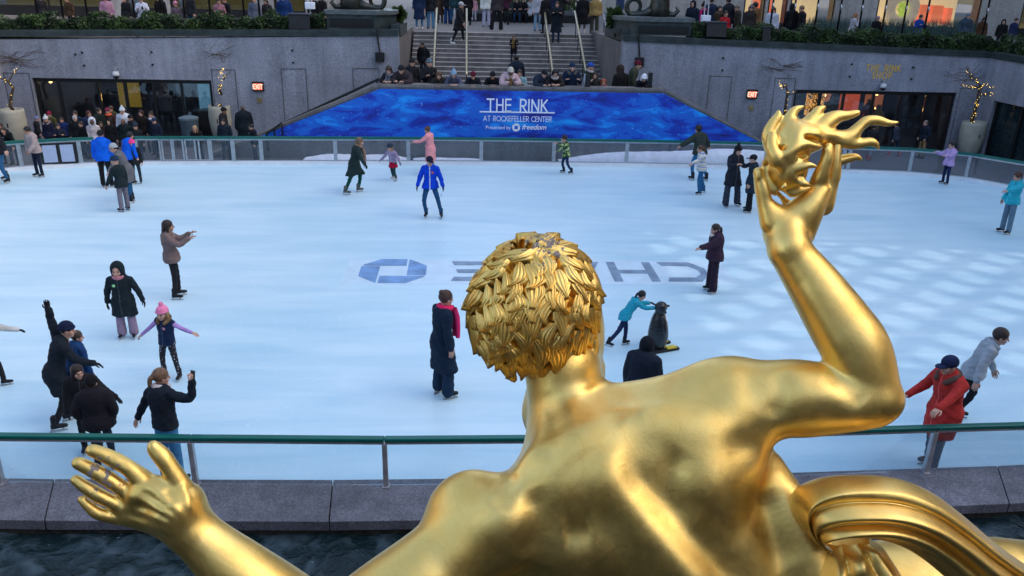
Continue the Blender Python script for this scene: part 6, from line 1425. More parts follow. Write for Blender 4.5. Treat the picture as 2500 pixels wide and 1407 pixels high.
    def cfun(Fg, lo, h_):
        nx, ny, nz = Fg.shape; z = (lo[2]+h_*np.arange(nz))[None, None, :]; x = (lo[0]+h_*np.arange(nx))[:, None, None]; y = (lo[1]+h_*np.arange(ny))[None, :, None]
        if puff: Fg = Fg+.0075*np.abs(np.sin(z*pi/.055+ph0+x))-.004
        else: Fg = Fg+.0065*np.sin(z*30+ph0+11*x+13*y)*np.sin(x*21+y*17+ph0)+.003*np.sin(z*61-x*40+ph0)
        hemz = hem+.012*np.sin(x*22+ph0)
        inn = ((np.abs(x) < .26*w) & (np.abs(y) < .34)) if hem > -.2 else ((np.abs(x) < .5) & (np.abs(y) < .6))
        arm = np.full(Fg.shape, 9., np.float32)
        for s in 'LR':
            sh, el, wr_ = J[s][:3]
            for a, b in ((el, wr_),):
                ab = b-a; t = np.clip(((x-a[0])*ab[0]+(y-a[1])*ab[1]+(z-a[2])*ab[2])/(ab@ab), 0, 1); arm = np.minimum(arm, np.sqrt((x-a[0]-t*ab[0])**2+(y-a[1]-t*ab[1])**2+(z-a[2]-t*ab[2])**2)-.075)
        cut = np.where(inn & (arm > 0), hemz-z, -1.); return np.maximum(Fg, cut)
    v, q = cs.mesh(1, cfun); mi = None; tm = [tcol2 or cloth(top)]
    if lod == 0 and not tcol2 and not po.get('nozip'):
        c = (v[q].mean(1))@T; mi = ((np.abs(c[:, 0]) < .011) & (c[:, 1] > .03)).astype(np.int32); tm.append(cloth(po.get('zip', tuple(min(.8, a*1.6+.03) for a in top)), .4))
    put('coat' if hem < -.2 else 'vest' if coat == 'vest' else 'jacket', v, q, tm, mi)
    if coat == 'vest':
        ss = SDF(hv)
        for s in 'LR': sh, el, wr_ = J[s][:3]; ss.chain([sh, el, wr_], [.055, .045, .036], .02, None, 1, 3)
        v, q = ss.mesh(1); put('sleeves', v, q, cloth(po.get('slc', (.4, .25, .45))))
    # ---- trousers
    tr = SDF(hv); wd = {'slim': (.086, .062, .050), 'wide': (.098, .088, .098), 'std': (.092, .076, .070)}[legs]
    for s in 'LR': hip, kn, an = J[s][3:6]; tr.chain([hip+(0, 0, .04), hip, kn, an+nrm(kn-an)*(.03 if legs == 'slim' else -.01)], [.085, wd[0], wd[1], wd[2]], .03, None, 1, 3)
    tr.cap(J['L'][3], J['R'][3], .095, .095, .04)
    def tfun(Fg, lo, h_):
        z = (lo[2]+h_*np.arange(Fg.shape[2]))[None, None, :]; x = (lo[0]+h_*np.arange(Fg.shape[0]))[:, None, None]; y = (lo[1]+h_*np.arange(Fg.shape[1]))[None, :, None]; return Fg+.0045*np.sin(z*48+ph0+x*20)*np.sin(y*25+x*11)
    v, q = tr.mesh(1, tfun); put('trousers', v, q, bot if not isinstance(bot, tuple) else cloth(bot))
    # ---- boots
    for s in 'LR':
        kn, an = J[s][4:6]; up_ = an[2]-low; pit = -min(1.0, up_*2.2); yw = P.get('f'+s, .18 if s == 'R' else -.18)*-1
        Rb = rotm(yw, pit, 0); v, q = T_boot(0, lod); v = v@Rb.T+an
        bo = put('ice_skate' if skates else 'shoe', v if not skates else v, q, cloth(boot, .4))
        if skates: v, q = T_blade(); put('blade', v@Rb.T+an, q, M_alu, None, False, bo)
    # ---- hair and headwear
    def hd(name, style, m):
        v, q = T_hair(style, lod)
        if hat and name == 'hair': v = v*(.92, .92, .86)
        return put(name, v*hs@HR.T+head, q, m)
    if hair and hat not in ('hood', 'furhood'): hd('hair', hair, hairmat(hc))
    if hat: hd({'hood': 'hood', 'furhood': 'hood', 'cap': 'cap', 'helmet': 'helmet'}.get(hat, 'hat'), hat, cloth(hatc))
    NH = rotm(tw, -lean*.6, 0)
    for e in extra:
        n_, c_ = e[0], e[1]
        if n_ in ('hooddown', 'furcollar', 'scarf'):
            v, q = T_hair(n_, lod); put({'hooddown': 'hood', 'furcollar': 'fur_collar', 'scarf': 'scarf'}[n_], v*(1, 1, 1)@NH.T+head-np.array([0, 0, .0])*hs, q, cloth(c_))
        elif n_ == 'tails':
            m = MB(); b0 = ch+T@np.array([.085, .165, .06]); 
            for dx in (0, -.09): m.tube([b0+(dx, 0, .04), b0+(dx-.005, .045, -.12), b0+(dx, .05, -.30), b0+(dx+.01, .05, -.46)], [.04, .048, .048, .035], 8)
            put('scarf_tail', np.array(m.v), np.array([f for f in m.f if len(f) == 4]), cloth(c_))
        elif n_ == 'bag':
            m = MB(); b0 = T@np.array([-.05, -.16, .2]); s_b = SDF(.02); s_b.ell(ch*.6+T@np.array([0, -.19, 0]), (.13, .08, .19), None, .02); v, q = s_b.mesh(1); put('backpack', v, q, cloth(c_))
        elif n_ == 'skirt':
            s_b = SDF(.016); s_b.chain([(0, 0, -.04), (0, 0, -.20)], [.165, .215], .03); v, q = s_b.mesh(1, lambda F, lo, h_: np.maximum(F, -.25-(lo[2]+h_*np.arange(F.shape[2]))[None, None, :])); put('skirt', v, q, cloth(c_))
    if P.get('phone') or pose in ('phone', 'photo'):
        if not P.get('nophone'):
            a = J['L'][2]; b = J['R'][2]; c = (a+b)/2 if pose in ('phone', 'photo') and 'phside' not in P else J[P['phside']][2]; fa = nrm(J['R'][2]-J['R'][1]); c = c+fa*.09
            m = MB(); m.box((-.037, -.006, -.075), (.037, .004, .075)); v = np.array(m.v)@rotm(0, -.2).T+c; put('phone', v, np.array(m.f), M_black, None, False)
    if badge:
        m = MB(); m.lathe([(.034, 0), (0, .004)], (0, 0, 0), 14); c = ch+T@np.array([.075*badge[0], .150*w+pf+.012, -.03]); v = np.array([(x, z*0+.004*(k%2), y) for k, (x, y, z) in enumerate(m.v)])@T.T+c; put('round_sticker', v, np.array([f for f in m.f]), cloth(badge[1], .5))
    return r
def ztop_at(px, pyH, pos, z0): p = V(px, pyH, pos[1]); return max(.6, p[2]-z0)
def skater(px, pyF, pyH, face, label, z=0., **kw):
    pos = G(px, pyF, z); kw.setdefault('group', 'skaters on the ice' if z == 0 else None)
    hp_ = kw.pop('hx', px); return person(pos, radians(face), ztop_at(hp_, pyH, pos, z), label, **kw)
BLK = (.012, .013, .017); NAVY = (.008, .022, .055); DEN = (.02, .09, .20); DKD = (.012, .035, .085); GREYP = (.13, .13, .17); WHT = (.62, .63, .66); GRY = (.11, .115, .125)
def multi(name, cs, scale, kind='VORONOI', axis=None):
    m = bpy.data.materials.new(name); m.use_nodes = True; t = m.node_tree; p = t.nodes['Principled BSDF']; L = t.links.new; tc = _n(t, 'ShaderNodeTexCoord'); p.inputs['Roughness'].default_value = .85
    r = _n(t, 'ShaderNodeValToRGB'); r.color_ramp.interpolation = 'CONSTANT'
    if kind == 'STRIPE':
        sx_ = _n(t, 'ShaderNodeSeparateXYZ'); L(tc.outputs['Object'], sx_.inputs[0]); mu = _n(t, 'ShaderNodeMath', operation='MULTIPLY'); mu.inputs[1].default_value = scale; L(sx_.outputs[2], mu.inputs[0]); fr = _n(t, 'ShaderNodeMath', operation='FRACT'); L(mu.outputs[0], fr.inputs[0]); src = fr.outputs[0]
    elif kind == 'NOISE': nz = _n(t, 'ShaderNodeTexNoise'); nz.inputs['Scale'].default_value = scale; nz.inputs['Detail'].default_value = 1; L(tc.outputs['Object'], nz.inputs['Vector']); src = nz.outputs[0]
    else: nz = _n(t, 'ShaderNodeTexVoronoi'); nz.inputs['Scale'].default_value = scale; L(tc.outputs['Object'], nz.inputs['Vector']); src = nz.outputs['Distance']
    e = r.color_ramp.elements; e[0].position = cs[0][0]; e[0].color = (*cs[0][1], 1); e[1].position = cs[1][0]; e[1].color = (*cs[1][1], 1)
    for ps, c in cs[2:]: x = e.new(ps); x.color = (*c, 1)
    L(src, r.inputs[0]); L(r.outputs[0], p.inputs['Base Color']); return m
M_camo = multi('camo', [(0, (.01, .05, .03)), (.44, (.02, .02, .02)), (.5, (.25, .40, .10)), (.56, (.02, .08, .05)), (.62, (.5, .6, .3))], 9, 'NOISE')
M_strp = multi('stripes', [(0, (.60, .60, .55)), (.35, (.16, .24, .48)), (.55, (.60, .60, .56)), (.72, (.42, .42, .30)), (.85, (.6, .6, .58))], 7.5, 'STRIPE')
M_dots = multi('dotted', [(0, (.55, .55, .58)), (.2, (.012, .012, .02))], 26)
M_turq = multi('turquoise_print', [(0, (.5, .3, .35)), (.12, (.0, .30, .42))], 24)
# ------------------------------------------------------------ skaters
BLUE = (.0, .05, .55)
skater(1052, 531, 380, 178, 'man in a bright blue zip jacket, navy cap and jeans gliding mid rink', pose='stand', top=BLUE, bot=(.012, .07, .17), hat='cap', hatc=(.01, .012, .03), hair='short', glove=BLK, L=((-.30, .12, -1), (-.22, -.1, -1)), R=((.22, .25, -1), (-.10, -.28, -1)), AL=((-.42, 0, -1), (-.28, .1, -1)), AR=((.42, 0, -1), (.30, .1, -1)), lean=.12, badge=(-1, (.7, .12, .05)), zip=(.5, .55, .7), hx=1064, sk='l', hy=.4)
skater(868, 472, 337, -70, 'woman in dark green coat and leggings with long fair hair and tan scarf', pose='glide', top=(.012, .028, .028), bot=(.0, .06, .045), hair='long', hc=(.16, .10, .06), extra=(('scarf', (.25, .16, .12)), ('tails', (.25, .16, .12))), coat='long', glove=BLK, hx=878, L=((-.05, .5, -1), (-.05, -.15, -1)), R=((.2, -.45, -1), (.15, -.5, -1)), boot=(.08, .09, .09), hy=-.2)
skater(961, 441, 350, 150, 'small child in a black helmet, lilac jacket and red skirt', pose='glide', top=(.30, .24, .36), bot=(.02, .05, .06), hat='helmet', hatc=(.02, .035, .06), hair='bob', hc=(.30, .18, .08), kid=True, extra=(('skirt', (.35, .0, .03)),), glove=(.2, .22, .3), coat='short', boot=(.35, .36, .38))
skater(1052, 424, 310, 60, 'girl in a long pale pink coat holding the far boards with one hand', pose='stand', top=(.75, .30, .32), bot=BLK, hair='bun', hc=(.10, .04, .02), coat='knee', AL=((-.5, .6, -.6), (-.4, .7, -.1)), AR=((.3, .4, -.9), (.1, .7, -.6)), lean=.12, hx=1043, sk='l')
skater(1381, 424, 330, 95, 'child in a green and black patterned jacket holding the boards', pose='glide2', tcol2=M_camo, bot=(.01, .03, .08), hair='short', hc=(.01, .01, .01), kid=True, AL=((-.4, .8, .1), (-.3, .9, .3)), coat='jacket', lean=.12)
skater(1706, 474, 355, 95, 'girl in a white and blue striped sweater and jeans with arms out', pose='glide', tcol2=M_strp, bot=(.02, .12, .26), hair='pony', hc=(.08, .04, .02), legs='std', AL=((-.3, .8, -.5), (-.2, .9, -.4)), AR=((.4, -.4, -.9), (.3, -.2, -1)), lean=.1, hx=1705, sk='l', L=((-.06, .2, -1), (-.02, -.15, -1)), R=((.08, -.2, -1), (.05, -.35, -1)))
skater(1702, 440, 308, 25, 'man in a dark olive padded jacket and jeans beyond the striped sweater', pose='glide', top=(.03, .04, .035), puff=1, bot=(.02, .13, .28), hair='fringe', hc=(.01, .01, .01), hx=1706, AL=((-.8, .3, -.6), (-.7, .4, -.5)))
skater(1780, 505, 355, -160, 'tall person in a black coat and slouchy black beanie with arms raised to a companion', pose='phone', top=(.014, .018, .028), bot=(.03, .04, .06), hair='long', hc=(.01, .01, .01), hat='slouch', hatc=(.006, .006, .008), legs='wide', coat='long', nophone=1, AR=((.4, .5, -.6), (-.3, .8, .3)), AL=((-.1, .5, -.8), (-.5, .8, .5)), L=((-.28, .05, -1), (-.12, 0, -1)), R=((.12, 0, -1), (.02, 0, -1)), hx=1798, sk='l')
skater(1826, 518, 378, 70, 'person in a black coat, cap and wide black trousers beside the slouchy beanie skater', pose='stand', top=(.010, .022, .035), bot=(.006, .008, .012), hat='cap', hatc=BLK, hair='short', hc=(.01, .01, .01), legs='wide', coat='long', hx=1824, AL=((-.2, .1, -1), (-.1, .2, -1)), lean=-.02)
skater(2305, 450, 345, 100, 'small girl in a lilac puffer jacket holding out her hands by the far boards', pose='stand', top=(.42, .30, .55), puff=1, bot=(.012, .02, .07), hair='pony', hc=(.01, .008, .01), kid=True, AL=((-.2, .8, -.5), (-.1, .9, .1)), AR=((.2, .8, -.5), (.1, .9, .2)), lean=-.05, boot=(.02, .02, .03))
skater(2452, 570, 420, 95, 'boy in a turquoise hoodie and grey blue trousers skating at the right edge', pose='stand', top=(.02, .36, .46), bot=(.10, .17, .24), hair='fringe', hc=(.05, .015, .01), legs='std', extra=(('hooddown', (.02, .36, .46)),), AL=((-.2, .9, -.3), (-.1, 1, -.1)), AR=((.3, .1, -1), (.2, .2, -1)), lean=-.05, hx=2458)
skater(1735, 713, 547, 95, 'woman in a dark plum puffer jacket and cream scarf reaching out to the left', pose='stand', top=(.035, .018, .035), puff=1, bot=(.022, .012, .025), hair='pony', hc=(.02, .012, .01), extra=(('scarf', (.55, .50, .45)), ('hooddown', (.035, .018, .035))), legs='wide', AL=((-.15, .9, -.45), (-.1, 1, -.2)), AR=((.2, -.05, -1), (.1, .05, -1)), coat='jacket', glove=None, w=1.1, hx=1737)
skater(432, 727, 538, -75, 'woman with long dark curly hair in a grey fleece taking a phone photo', pose='photo', top=(.17, .12, .115), bot=BLK, hair='long', hc=(.02, .010, .008), sk='m', coat='jacket', L=((-.05, .12, -1), (-.02, -.0, -1)), R=((.1, .05, -1), (.02, -.1, -1)), lean=-.06, hp=.0, hx=420)
skater(315, 824, 640, 185, 'child in a black hooded coat and mauve trousers facing the camera', pose='stand', top=(.008, .016, .022), bot=(.26, .19, .27), hat='hood', hatc=(.008, .016, .022), legs='wide', coat='long', badge=(1, (.35, .8, .35)), AL=((-.45, .0, -.85), (-.35, .1, -.9)), AR=((.35, 0, -1), (.1, .1, -1)), kid=True, glove=BLK, w=1.15, hx=318, extra=(('scarf', (.5, .2, .25)),))
skater(420, 922, 742, 165, 'small girl in a pink pompom hat, navy vest and lilac sleeves with arms spread', pose='stand', coat='vest', top=(.008, .02, .06), slc=(.42, .25, .55), bot=M_dots, hat='pom', hatc=(.75, .22, .40), hair='bob', hc=(.35, .22, .10), kid=True, extra=(('furcollar', (.16, .10, .05)),), AL=((-1, .1, -.35), (-1, .2, -.15)), AR=((.8, .1, -.75), (.8, .15, -.7)), badge=(-1, (.7, .3, .35)), L=((-.22, .1, -1), (-.15, 0, -1)), R=((.22, .0, -1), (.05, -.05, -1)), hx=390, side=-.10, lean=.08)
skater(158, 1040, 797, -55, 'person in a long black coat and navy beanie raising one gloved hand', pose='glide', top=(.008, .014, .022), bot=BLK, hat='beanie', hatc=(.006, .012, .04), hair='short', coat='long', glove=BLK, AL=((-.3, -.1, .9), (-.05, -.05, 1)), AR=((.3, .5, -.8), (.1, .8, -.4)), lean=.35, badge=(1, (.7, .3, .28)), w=.9, hx=180, L=((-.1, .35, -1), (-.05, -.15, -1)), R=((.1, .1, -1), (.05, -.5, -1)), hy=-.3)
skater(205, 1010, 815, -30, 'man in a navy blue hooded parka seen from behind near the left group', pose='stand', top=(.008, .045, .15), bot=(.01, .02, .04), hair='short', hc=(.05, .035, .025), extra=(('hooddown', (.008, .045, .15)),), coat='long', w=1.15, hy=-.6, hx=232, lean=.15)
skater(228, 1100, 884, 200, 'woman with long dark hair smiling beside the crowd at the near rail', pose='stand', top=(.010, .010, .014), bot=BLK, hair='long', hc=(.02, .010, .008), puff=1, sk='l', hy=.5, hx=208, lean=.1, AL=((-.6, .3, -.8), (-.7, .4, -.5)), AR=((.2, .1, -1), (.1, .4, -.9)), glove=BLK)
skater(262, 1145, 924, 10, 'person in a black padded jacket and black beanie leaning back on the near rail', pose='pockets', top=(.010, .009, .014), bot=(.010, .02, .04), hair='short', hat='beanie', hatc=(.004, .004, .006), puff=1, extra=(('hooddown', (.012, .010, .016)), ('scarf', (.3, .3, .35))), coat='jacket', w=1.15, hx=232, side=-.04)
skater(425, 1180, 912, -25, 'woman with a ponytail and dark sweater holding up a phone at the near rail', pose='stand', top=(.008, .013, .022), bot=(.05, .20, .40), hair='pony', hc=(.16, .09, .05), extra=(('scarf', (.55, .48, .47)),), coat='short', legs='std', AR=((.9, .3, -.15), (.1, .25, 1)), AL=((-.6, .1, -.8), (-.35, -.35, -.9)), phone=1, phside='R', hx=378, side=-.12, lean=.1, hy=-.5, w=1.05, grip=(0, 1))
skater(1080, 968, 712, -60, 'woman in a long navy coat with a bright pink scarf beside the golden head', pose='stand', top=(.006, .018, .040), bot=(.008, .028, .06), hair='bun', hc=(.06, .03, .02), extra=(('scarf', (.75, .02, .12)), ('tails', (.75, .03, .16))), coat='knee', legs='wide', AR=((.25, -.15, -1), (.15, .1, -1)), AL=((-.2, .3, -.9), (-.1, .8, -.3)), L=((-.10, .05, -1), (-.02, -.05, -1)), R=((.08, .1, -1), (.02, -.02, -1)), hx=1101, lean=.03)
skater(1520, 848, 713, -80, 'girl in a turquoise jacket with a long plait pushing the penguin skating aid', pose='glide', tcol2=M_turq, bot=(.008, .02, .07), hair='pony', hc=(.008, .008, .012), kid=False, coat='jacket', AL=((-.1, .9, -.5), (-.05, 1, -.1)), AR=((.1, .9, -.5), (.05, 1, -.05)), lean=.62, hp=-.35, L=((-.1, .25, -1), (-.05, .02, -1)), R=((.12, -.55, -1), (.08, -.9, -1)), hx=1570, w=.9)
skater(1552, 1075, 832, -35, 'child in a dark hooded puffer jacket seen from behind above the golden shoulder', pose='stand', top=(.008, .014, .028), puff=1, hat='hood', hatc=(.004, .006, .012), bot=BLK, coat='long', hx=1588, lean=.12, w=1.1)
skater(2345, 1030, 795, -120, 'young person in a pale grey fleece hoodie skating behind the red parka', pose='glide', top=(.30, .35, .40), bot=(.012, .012, .016), hair='fringe', hc=(.03, .015, .015), extra=(('hooddown', (.30, .35, .40)),), AL=((-.3, .2, -1), (-.1, .4, -.9)), AR=((.5, -.3, -.9), (.4, -.1, -1)), lean=.3, hx=2366, L=((-.1, .2, -1), (-.05, -.4, -1)), R=((.12, -.35, -1), (.1, -.6, -1)), sk='l')
skater(2272, 1150, 868, 105, 'man in a red parka with fur collar and navy cap at the right near rail', pose='stand', top=(.42, .03, .025), bot=(.012, .05, .10), hat='cap', hatc=(.01, .018, .06), hair='short', hc=(.15, .10, .06), extra=(('furcollar', (.10, .06, .05)),), coat='long', AL=((-.3, .85, -.35), (-.2, .9, -.35)), AR=((.4, .35, -.9), (.1, .9, -.5)), legs='std', w=1.15, hx=2272, L=((-.05, .25, -1), (.0, .05, -1)), R=((.12, -.1, -1), (.06, -.15, -1)), sk='l', lean=.1)
# upper left group
skater(98, 432, 308, 150, 'boy in a beige puffer jacket standing by the left boards', pose='stand', top=(.36, .29, .28), puff=1, bot=(.008, .014, .035), hair='fringe', hc=(.008, .008, .01), AL=((-.2, .3, -.9), (.1, .5, -.5)), hx=78, lean=.15, sk='m')
skater(12, 445, 300, 160, 'person in dark jacket and jeans cut by the left picture edge near the boards', pose='glide', top=BLK, bot=DEN, hair='short', hx=2)
skater(264, 458, 320, 5, 'rink attendant in a plain blue jacket and black trousers seen from behind', pose='stand', top=(.0, .10, .62), bot=(.006, .007, .01), hair='short', hat='beanie', hatc=BLK, coat='jacket', legs='std', w=1.2, hx=254)
skater(318, 450, 325, -30, 'second rink attendant in a blue jacket stooping at the entrance gap', pose='stand', top=(.0, .10, .62), bot=(.006, .007, .01), hair='short', hc=BLK, coat='jacket', lean=.35, w=1.05, hx=303, AL=((-.2, .5, -.9), (-.1, .6, -.8)))
skater(322, 494, 350, 100, 'person in a long grey coat and pale knitted hat stooping over a child', pose='stand', top=(.12, .125, .14), bot=(.01, .08, .18), hair='short', hat='beanie', hatc=(.35, .38, .40), coat='long', lean=.35, hx=290, AL=((-.2, .5, -.9), (-.1, .6, -.8)))
skater(306, 516, 382, 60, 'child in a black jacket with blue hat and grey flared trousers', pose='stand', top=(.008, .018, .022), bot=(.15, .14, .18), hair=None, hat='beanie', hatc=(.01, .03, .07), legs='std', AL=((-.35, .3, -.9), (-.3, .3, -.9)), hx=289, lean=.12, kid=True)
skater(337, 448, 340, -170, 'small child in a pink hat behind the second blue attendant', pose='stand', top=BLK, bot=(.02, .03, .05), hair=None, hat='beanie', hatc=(.7, .05, .22), kid=True, hx=328)
skater(-12, 950, 770, -80, 'skater in white sleeves and black gloves leaving the left picture edge', pose='glide', top=(.5, .5, .48), bot=BLK, hair='short', glove=BLK, AL=((-.2, .9, -.3), (-.1, 1, -.3)), L=((-.1, .3, -1), (-.05, .1, -1)))
# penguin skating aid
p = G(1603, 852); r = empty('penguin_skating_aid', p, radians(-70)); tag(r, 'black penguin shaped skating aid pushed by the girl in turquoise', 'skating aid')
s_p = SDF(.012); s_p.chain([(0, 0, .06), (0, 0, .25), (0, 0, .50), (0, 0, .68)], [.13, .18, .15, .09], .04); s_p.ell((0, .01, .80), (.10, .11, .10), None, .06); s_p.ell((0, .12, .80), (.03, .07, .025), None, .02)
for x in (-1, 1): s_p.chain([(x*.14, 0, .62), (x*.20, .0, .45), (x*.20, -.02, .28)], [.03, .04, .02], .03)
v, q = s_p.mesh(1); c = v[q].mean(1); o_ = link('body', npmesh('body', v, q), [mat('penguin_black', (.012, .014, .018), .25, 0, .1), mat('penguin_white', (.6, .62, .66), .35, 0, .05)], r, True)
mi = ((c[:, 1] > .06) & (np.abs(c[:, 0]) < .11) & (c[:, 2] < .68)).astype(np.int32); o_.data.polygons.foreach_set('material_index', mi)
m = MB(); [m.box((x-.05, -.18, .0), (x+.05, .36, .05)) for x in (-.14, .14)]; m.build('runner', M_black, r, bevel=.015); m = MB(); [m.box((x-.055, .1, .052), (x+.055, .3, .075)) for x in (-.14, .14)]; m.build('foot', mat('yellow_foot', (.6, .45, .03), .5), r, bevel=.01)
m = MB(); m.tube([(-.24, -.05, .80), (-.12, -.03, .80)], .018, 8); m.tube([(.12, -.03, .80), (.24, -.05, .80)], .018, 8); m.build('handle', M_black, r, True)
# ------------------------------------------------------------ crowds
def onl(px, py, Y, z0, face, label, lo_=1.15, hi_=1.95, **kw):
    p = V(px, py, Y); pos = (p[0], Y, z0); hh_ = p[2]-z0
    if kw.get('pose') == 'leanwall': hh_ = min(max(hh_, .95), 1.75)
    else: hh_ = min(max(hh_, lo_), hi_)
    kw.setdefault('lod', 1); kw.setdefault('skates', False)
    return person(pos, radians(face), hh_, label, **kw)
GP = 'people leaning on the stair parapet'; YL = 28.98
LW = dict(pose='leanwall', group=GP, lod=1)
onl(957, 158, YL+.1, ZL, 170, 'woman with dark hair and grey scarf at the left end of the parapet', top=BLK, hair='long', hc=(.03, .015, .01), extra=(('scarf', (.12, .14, .18)), ('tails', (.12, .14, .18))), **LW)
onl(990, 153, YL, ZL, 165, 'man in brown plaid coat and black beanie leaning over the parapet', top=(.035, .025, .03), hat='beanie', hatc=BLK, w=1.15, puff=1, hy=.3, **LW)
onl(1005, 143, YL+1, ZL, 190, 'person in a black beanie standing behind the plaid coat man', top=BLK, hat='beanie', hatc=BLK, pose='stand', group=GP)
onl(1046, 143, YL+.3, ZL, 200, 'man with grey flat cap and backpack holding a camera at the parapet', top=BLK, hat='beanie', hatc=(.10, .14, .18), pose='phone', extra=(('bag', (.01, .012, .02)),), group=GP)
onl(1072, 172, YL, ZL, 180, 'woman with long brown hair in dark coat leaning on the parapet, phone in hand', top=(.02, .02, .018), hair='long', hc=(.08, .04, .02), **LW)
onl(1108, 168, YL, ZL, 180, 'person in a pale blue beanie and slate jacket leaning on the parapet', top=(.07, .08, .13), hat='slouch', hatc=(.22, .34, .48), extra=(('hooddown', (.07, .08, .13)),), **LW)
onl(1155, 172, YL, ZL, 180, 'person in a maroon beanie looking down at a phone on the parapet', top=(.006, .01, .016), hat='beanie', hatc=(.10, .006, .02), **LW)
onl(1202, 172, YL, ZL, 180, 'person all in black with a black beanie near the middle of the parapet', top=(.005, .006, .008), hat='beanie', hatc=(.01, .01, .012), sk='m', **LW)
onl(1240, 157, YL, ZL, 190, 'woman in cream beanie and pale pink fur collared coat with ochre scarf', top=(.45, .33, .36), hat='beanie', hatc=(.45, .42, .36), extra=(('furcollar', (.5, .38, .40)), ('tails', (.14, .09, .03))), sk='d', puff=1, w=1.1, **LW)
onl(1270, 170, YL, ZL, 170, 'person in a pale blue jacket drinking beside the pink coat woman', top=(.20, .34, .38), hair='short', pose='phone', group=GP)
onl(1316, 167, YL, ZL, 200, 'man in a dark blue puffer and black beanie leaning right of the handrail', top=(.012, .022, .04), hat='beanie', hatc=BLK, puff=1, w=1.15, **LW)
onl(1353, 165, YL, ZL, 180, 'woman with long straight black hair in a dark leather jacket', top=(.02, .016, .016), hair='long', hc=(.006, .005, .006), extra=(('scarf', (.4, .35, .35)),), **LW)
onl(1397, 153, YL, ZL, 180, 'man in a long navy coat shouting through his hands', top=(.006, .018, .045), hat='beanie', hatc=(.01, .03, .07), pose='phone', nophone=1, w=1.1, group=GP, extra=(('furcollar', (.08, .07, .06)),))
onl(1438, 153, YL+.5, ZL, 230, 'man in a blue and white beanie turning to the drinking woman', top=(.018, .025, .018), hat='beanie', hatc=(.02, .07, .35), extra=(('scarf', (.35, .33, .32)),), pose='stand', group=GP)
onl(1452, 175, YL, ZL, 180, 'woman with curly dark hair drinking from a white cup', top=(.02, .022, .02), hair='bob', hc=(.02, .01, .008), pose='drink', group=GP)
onl(1473, 192, YL, ZL, 180, 'small red haired child in a pink jacket with a plush toy on the parapet', top=(.55, .16, .38), hair='bob', hc=(.28, .07, .03), kid=True, puff=1, pose='phone', nophone=1, group=GP, lo_=.9)
onl(1518, 160, YL+.1, ZL, 20, 'person in black with a fur trimmed hood turned away from the rink', top=(.008, .007, .008), hat='furhood', hatc=(.03, .02, .016), coat='short', w=1.1, pose='stand', group=GP)
onl(1541, 148, YL+.7, ZL, -100, 'man in maroon beanie and olive jacket bending near the parapet end', top=(.045, .05, .03), hat='beanie', hatc=(.10, .006, .02), pose='stand', lean=.25, group=GP)
onl(1568, 178, YL+.05, ZL, 180, 'person in a white fur trapper hat at the right end of the parapet', top=(.006, .006, .01), hat='earflap', hatc=(.62, .64, .70), extra=(('scarf', BLK),), **LW)
GS_ = 'people on the grand stairs'
def stz(Y): return ZL if Y < YS else min(PLZ, ZL+math.ceil((Y-YS)/rn)*rs)
onl(1033, 103, 35.1, stz(35.1), 150, 'tall man in a black jacket with pale grey hood standing low on the stairs', top=(.008, .010, .014), hair='short', hc=(.01, .008, .008), sk='m', w=1.25, pose='pockets', extra=(('hooddown', (.30, .30, .36)),), group=GS_)
onl(1255, 86, 36.4, stz(36.4), 180, 'woman in black with ochre scarf photographing from the middle of the stairs', top=(.006, .006, .008), hair='long', hc=(.08, .045, .02), pose='phone', extra=(('scarf', (.16, .10, .03)), ('tails', (.16, .10, .03))), coat='long', group=GS_)
onl(1262, 135, 31.9, ZL, 20, 'man in a dark navy hooded jacket facing away below the photographing woman', top=(.006, .014, .03), hair='short', hc=(.01, .01, .01), extra=(('hooddown', (.006, .012, .03)),), w=1.2, pose='stand', group=GS_)
p_ = G(1120, 98, 3.17); person((p_[0], 37.9, stz(37.9)), radians(-100), 1.78, 'man in a black coat and white trainers walking down the stairs', pose='walk', top=BLK, bot=BLK, hat='cap', hatc=(.4, .42, .45), skates=False, lod=1, coat='long', boot=(.6, .65, .65), group=GS_)
p_ = V(1357, 92, 38.0); person((p_[0], 38.0, stz(38.0)), radians(175), 1.74, 'person in a long dark navy coat reading a phone near the stair top', pose='phone', top=(.006, .012, .02), bot=(.01, .03, .07), hair='short', skates=False, lod=1, coat='knee', group=GS_)
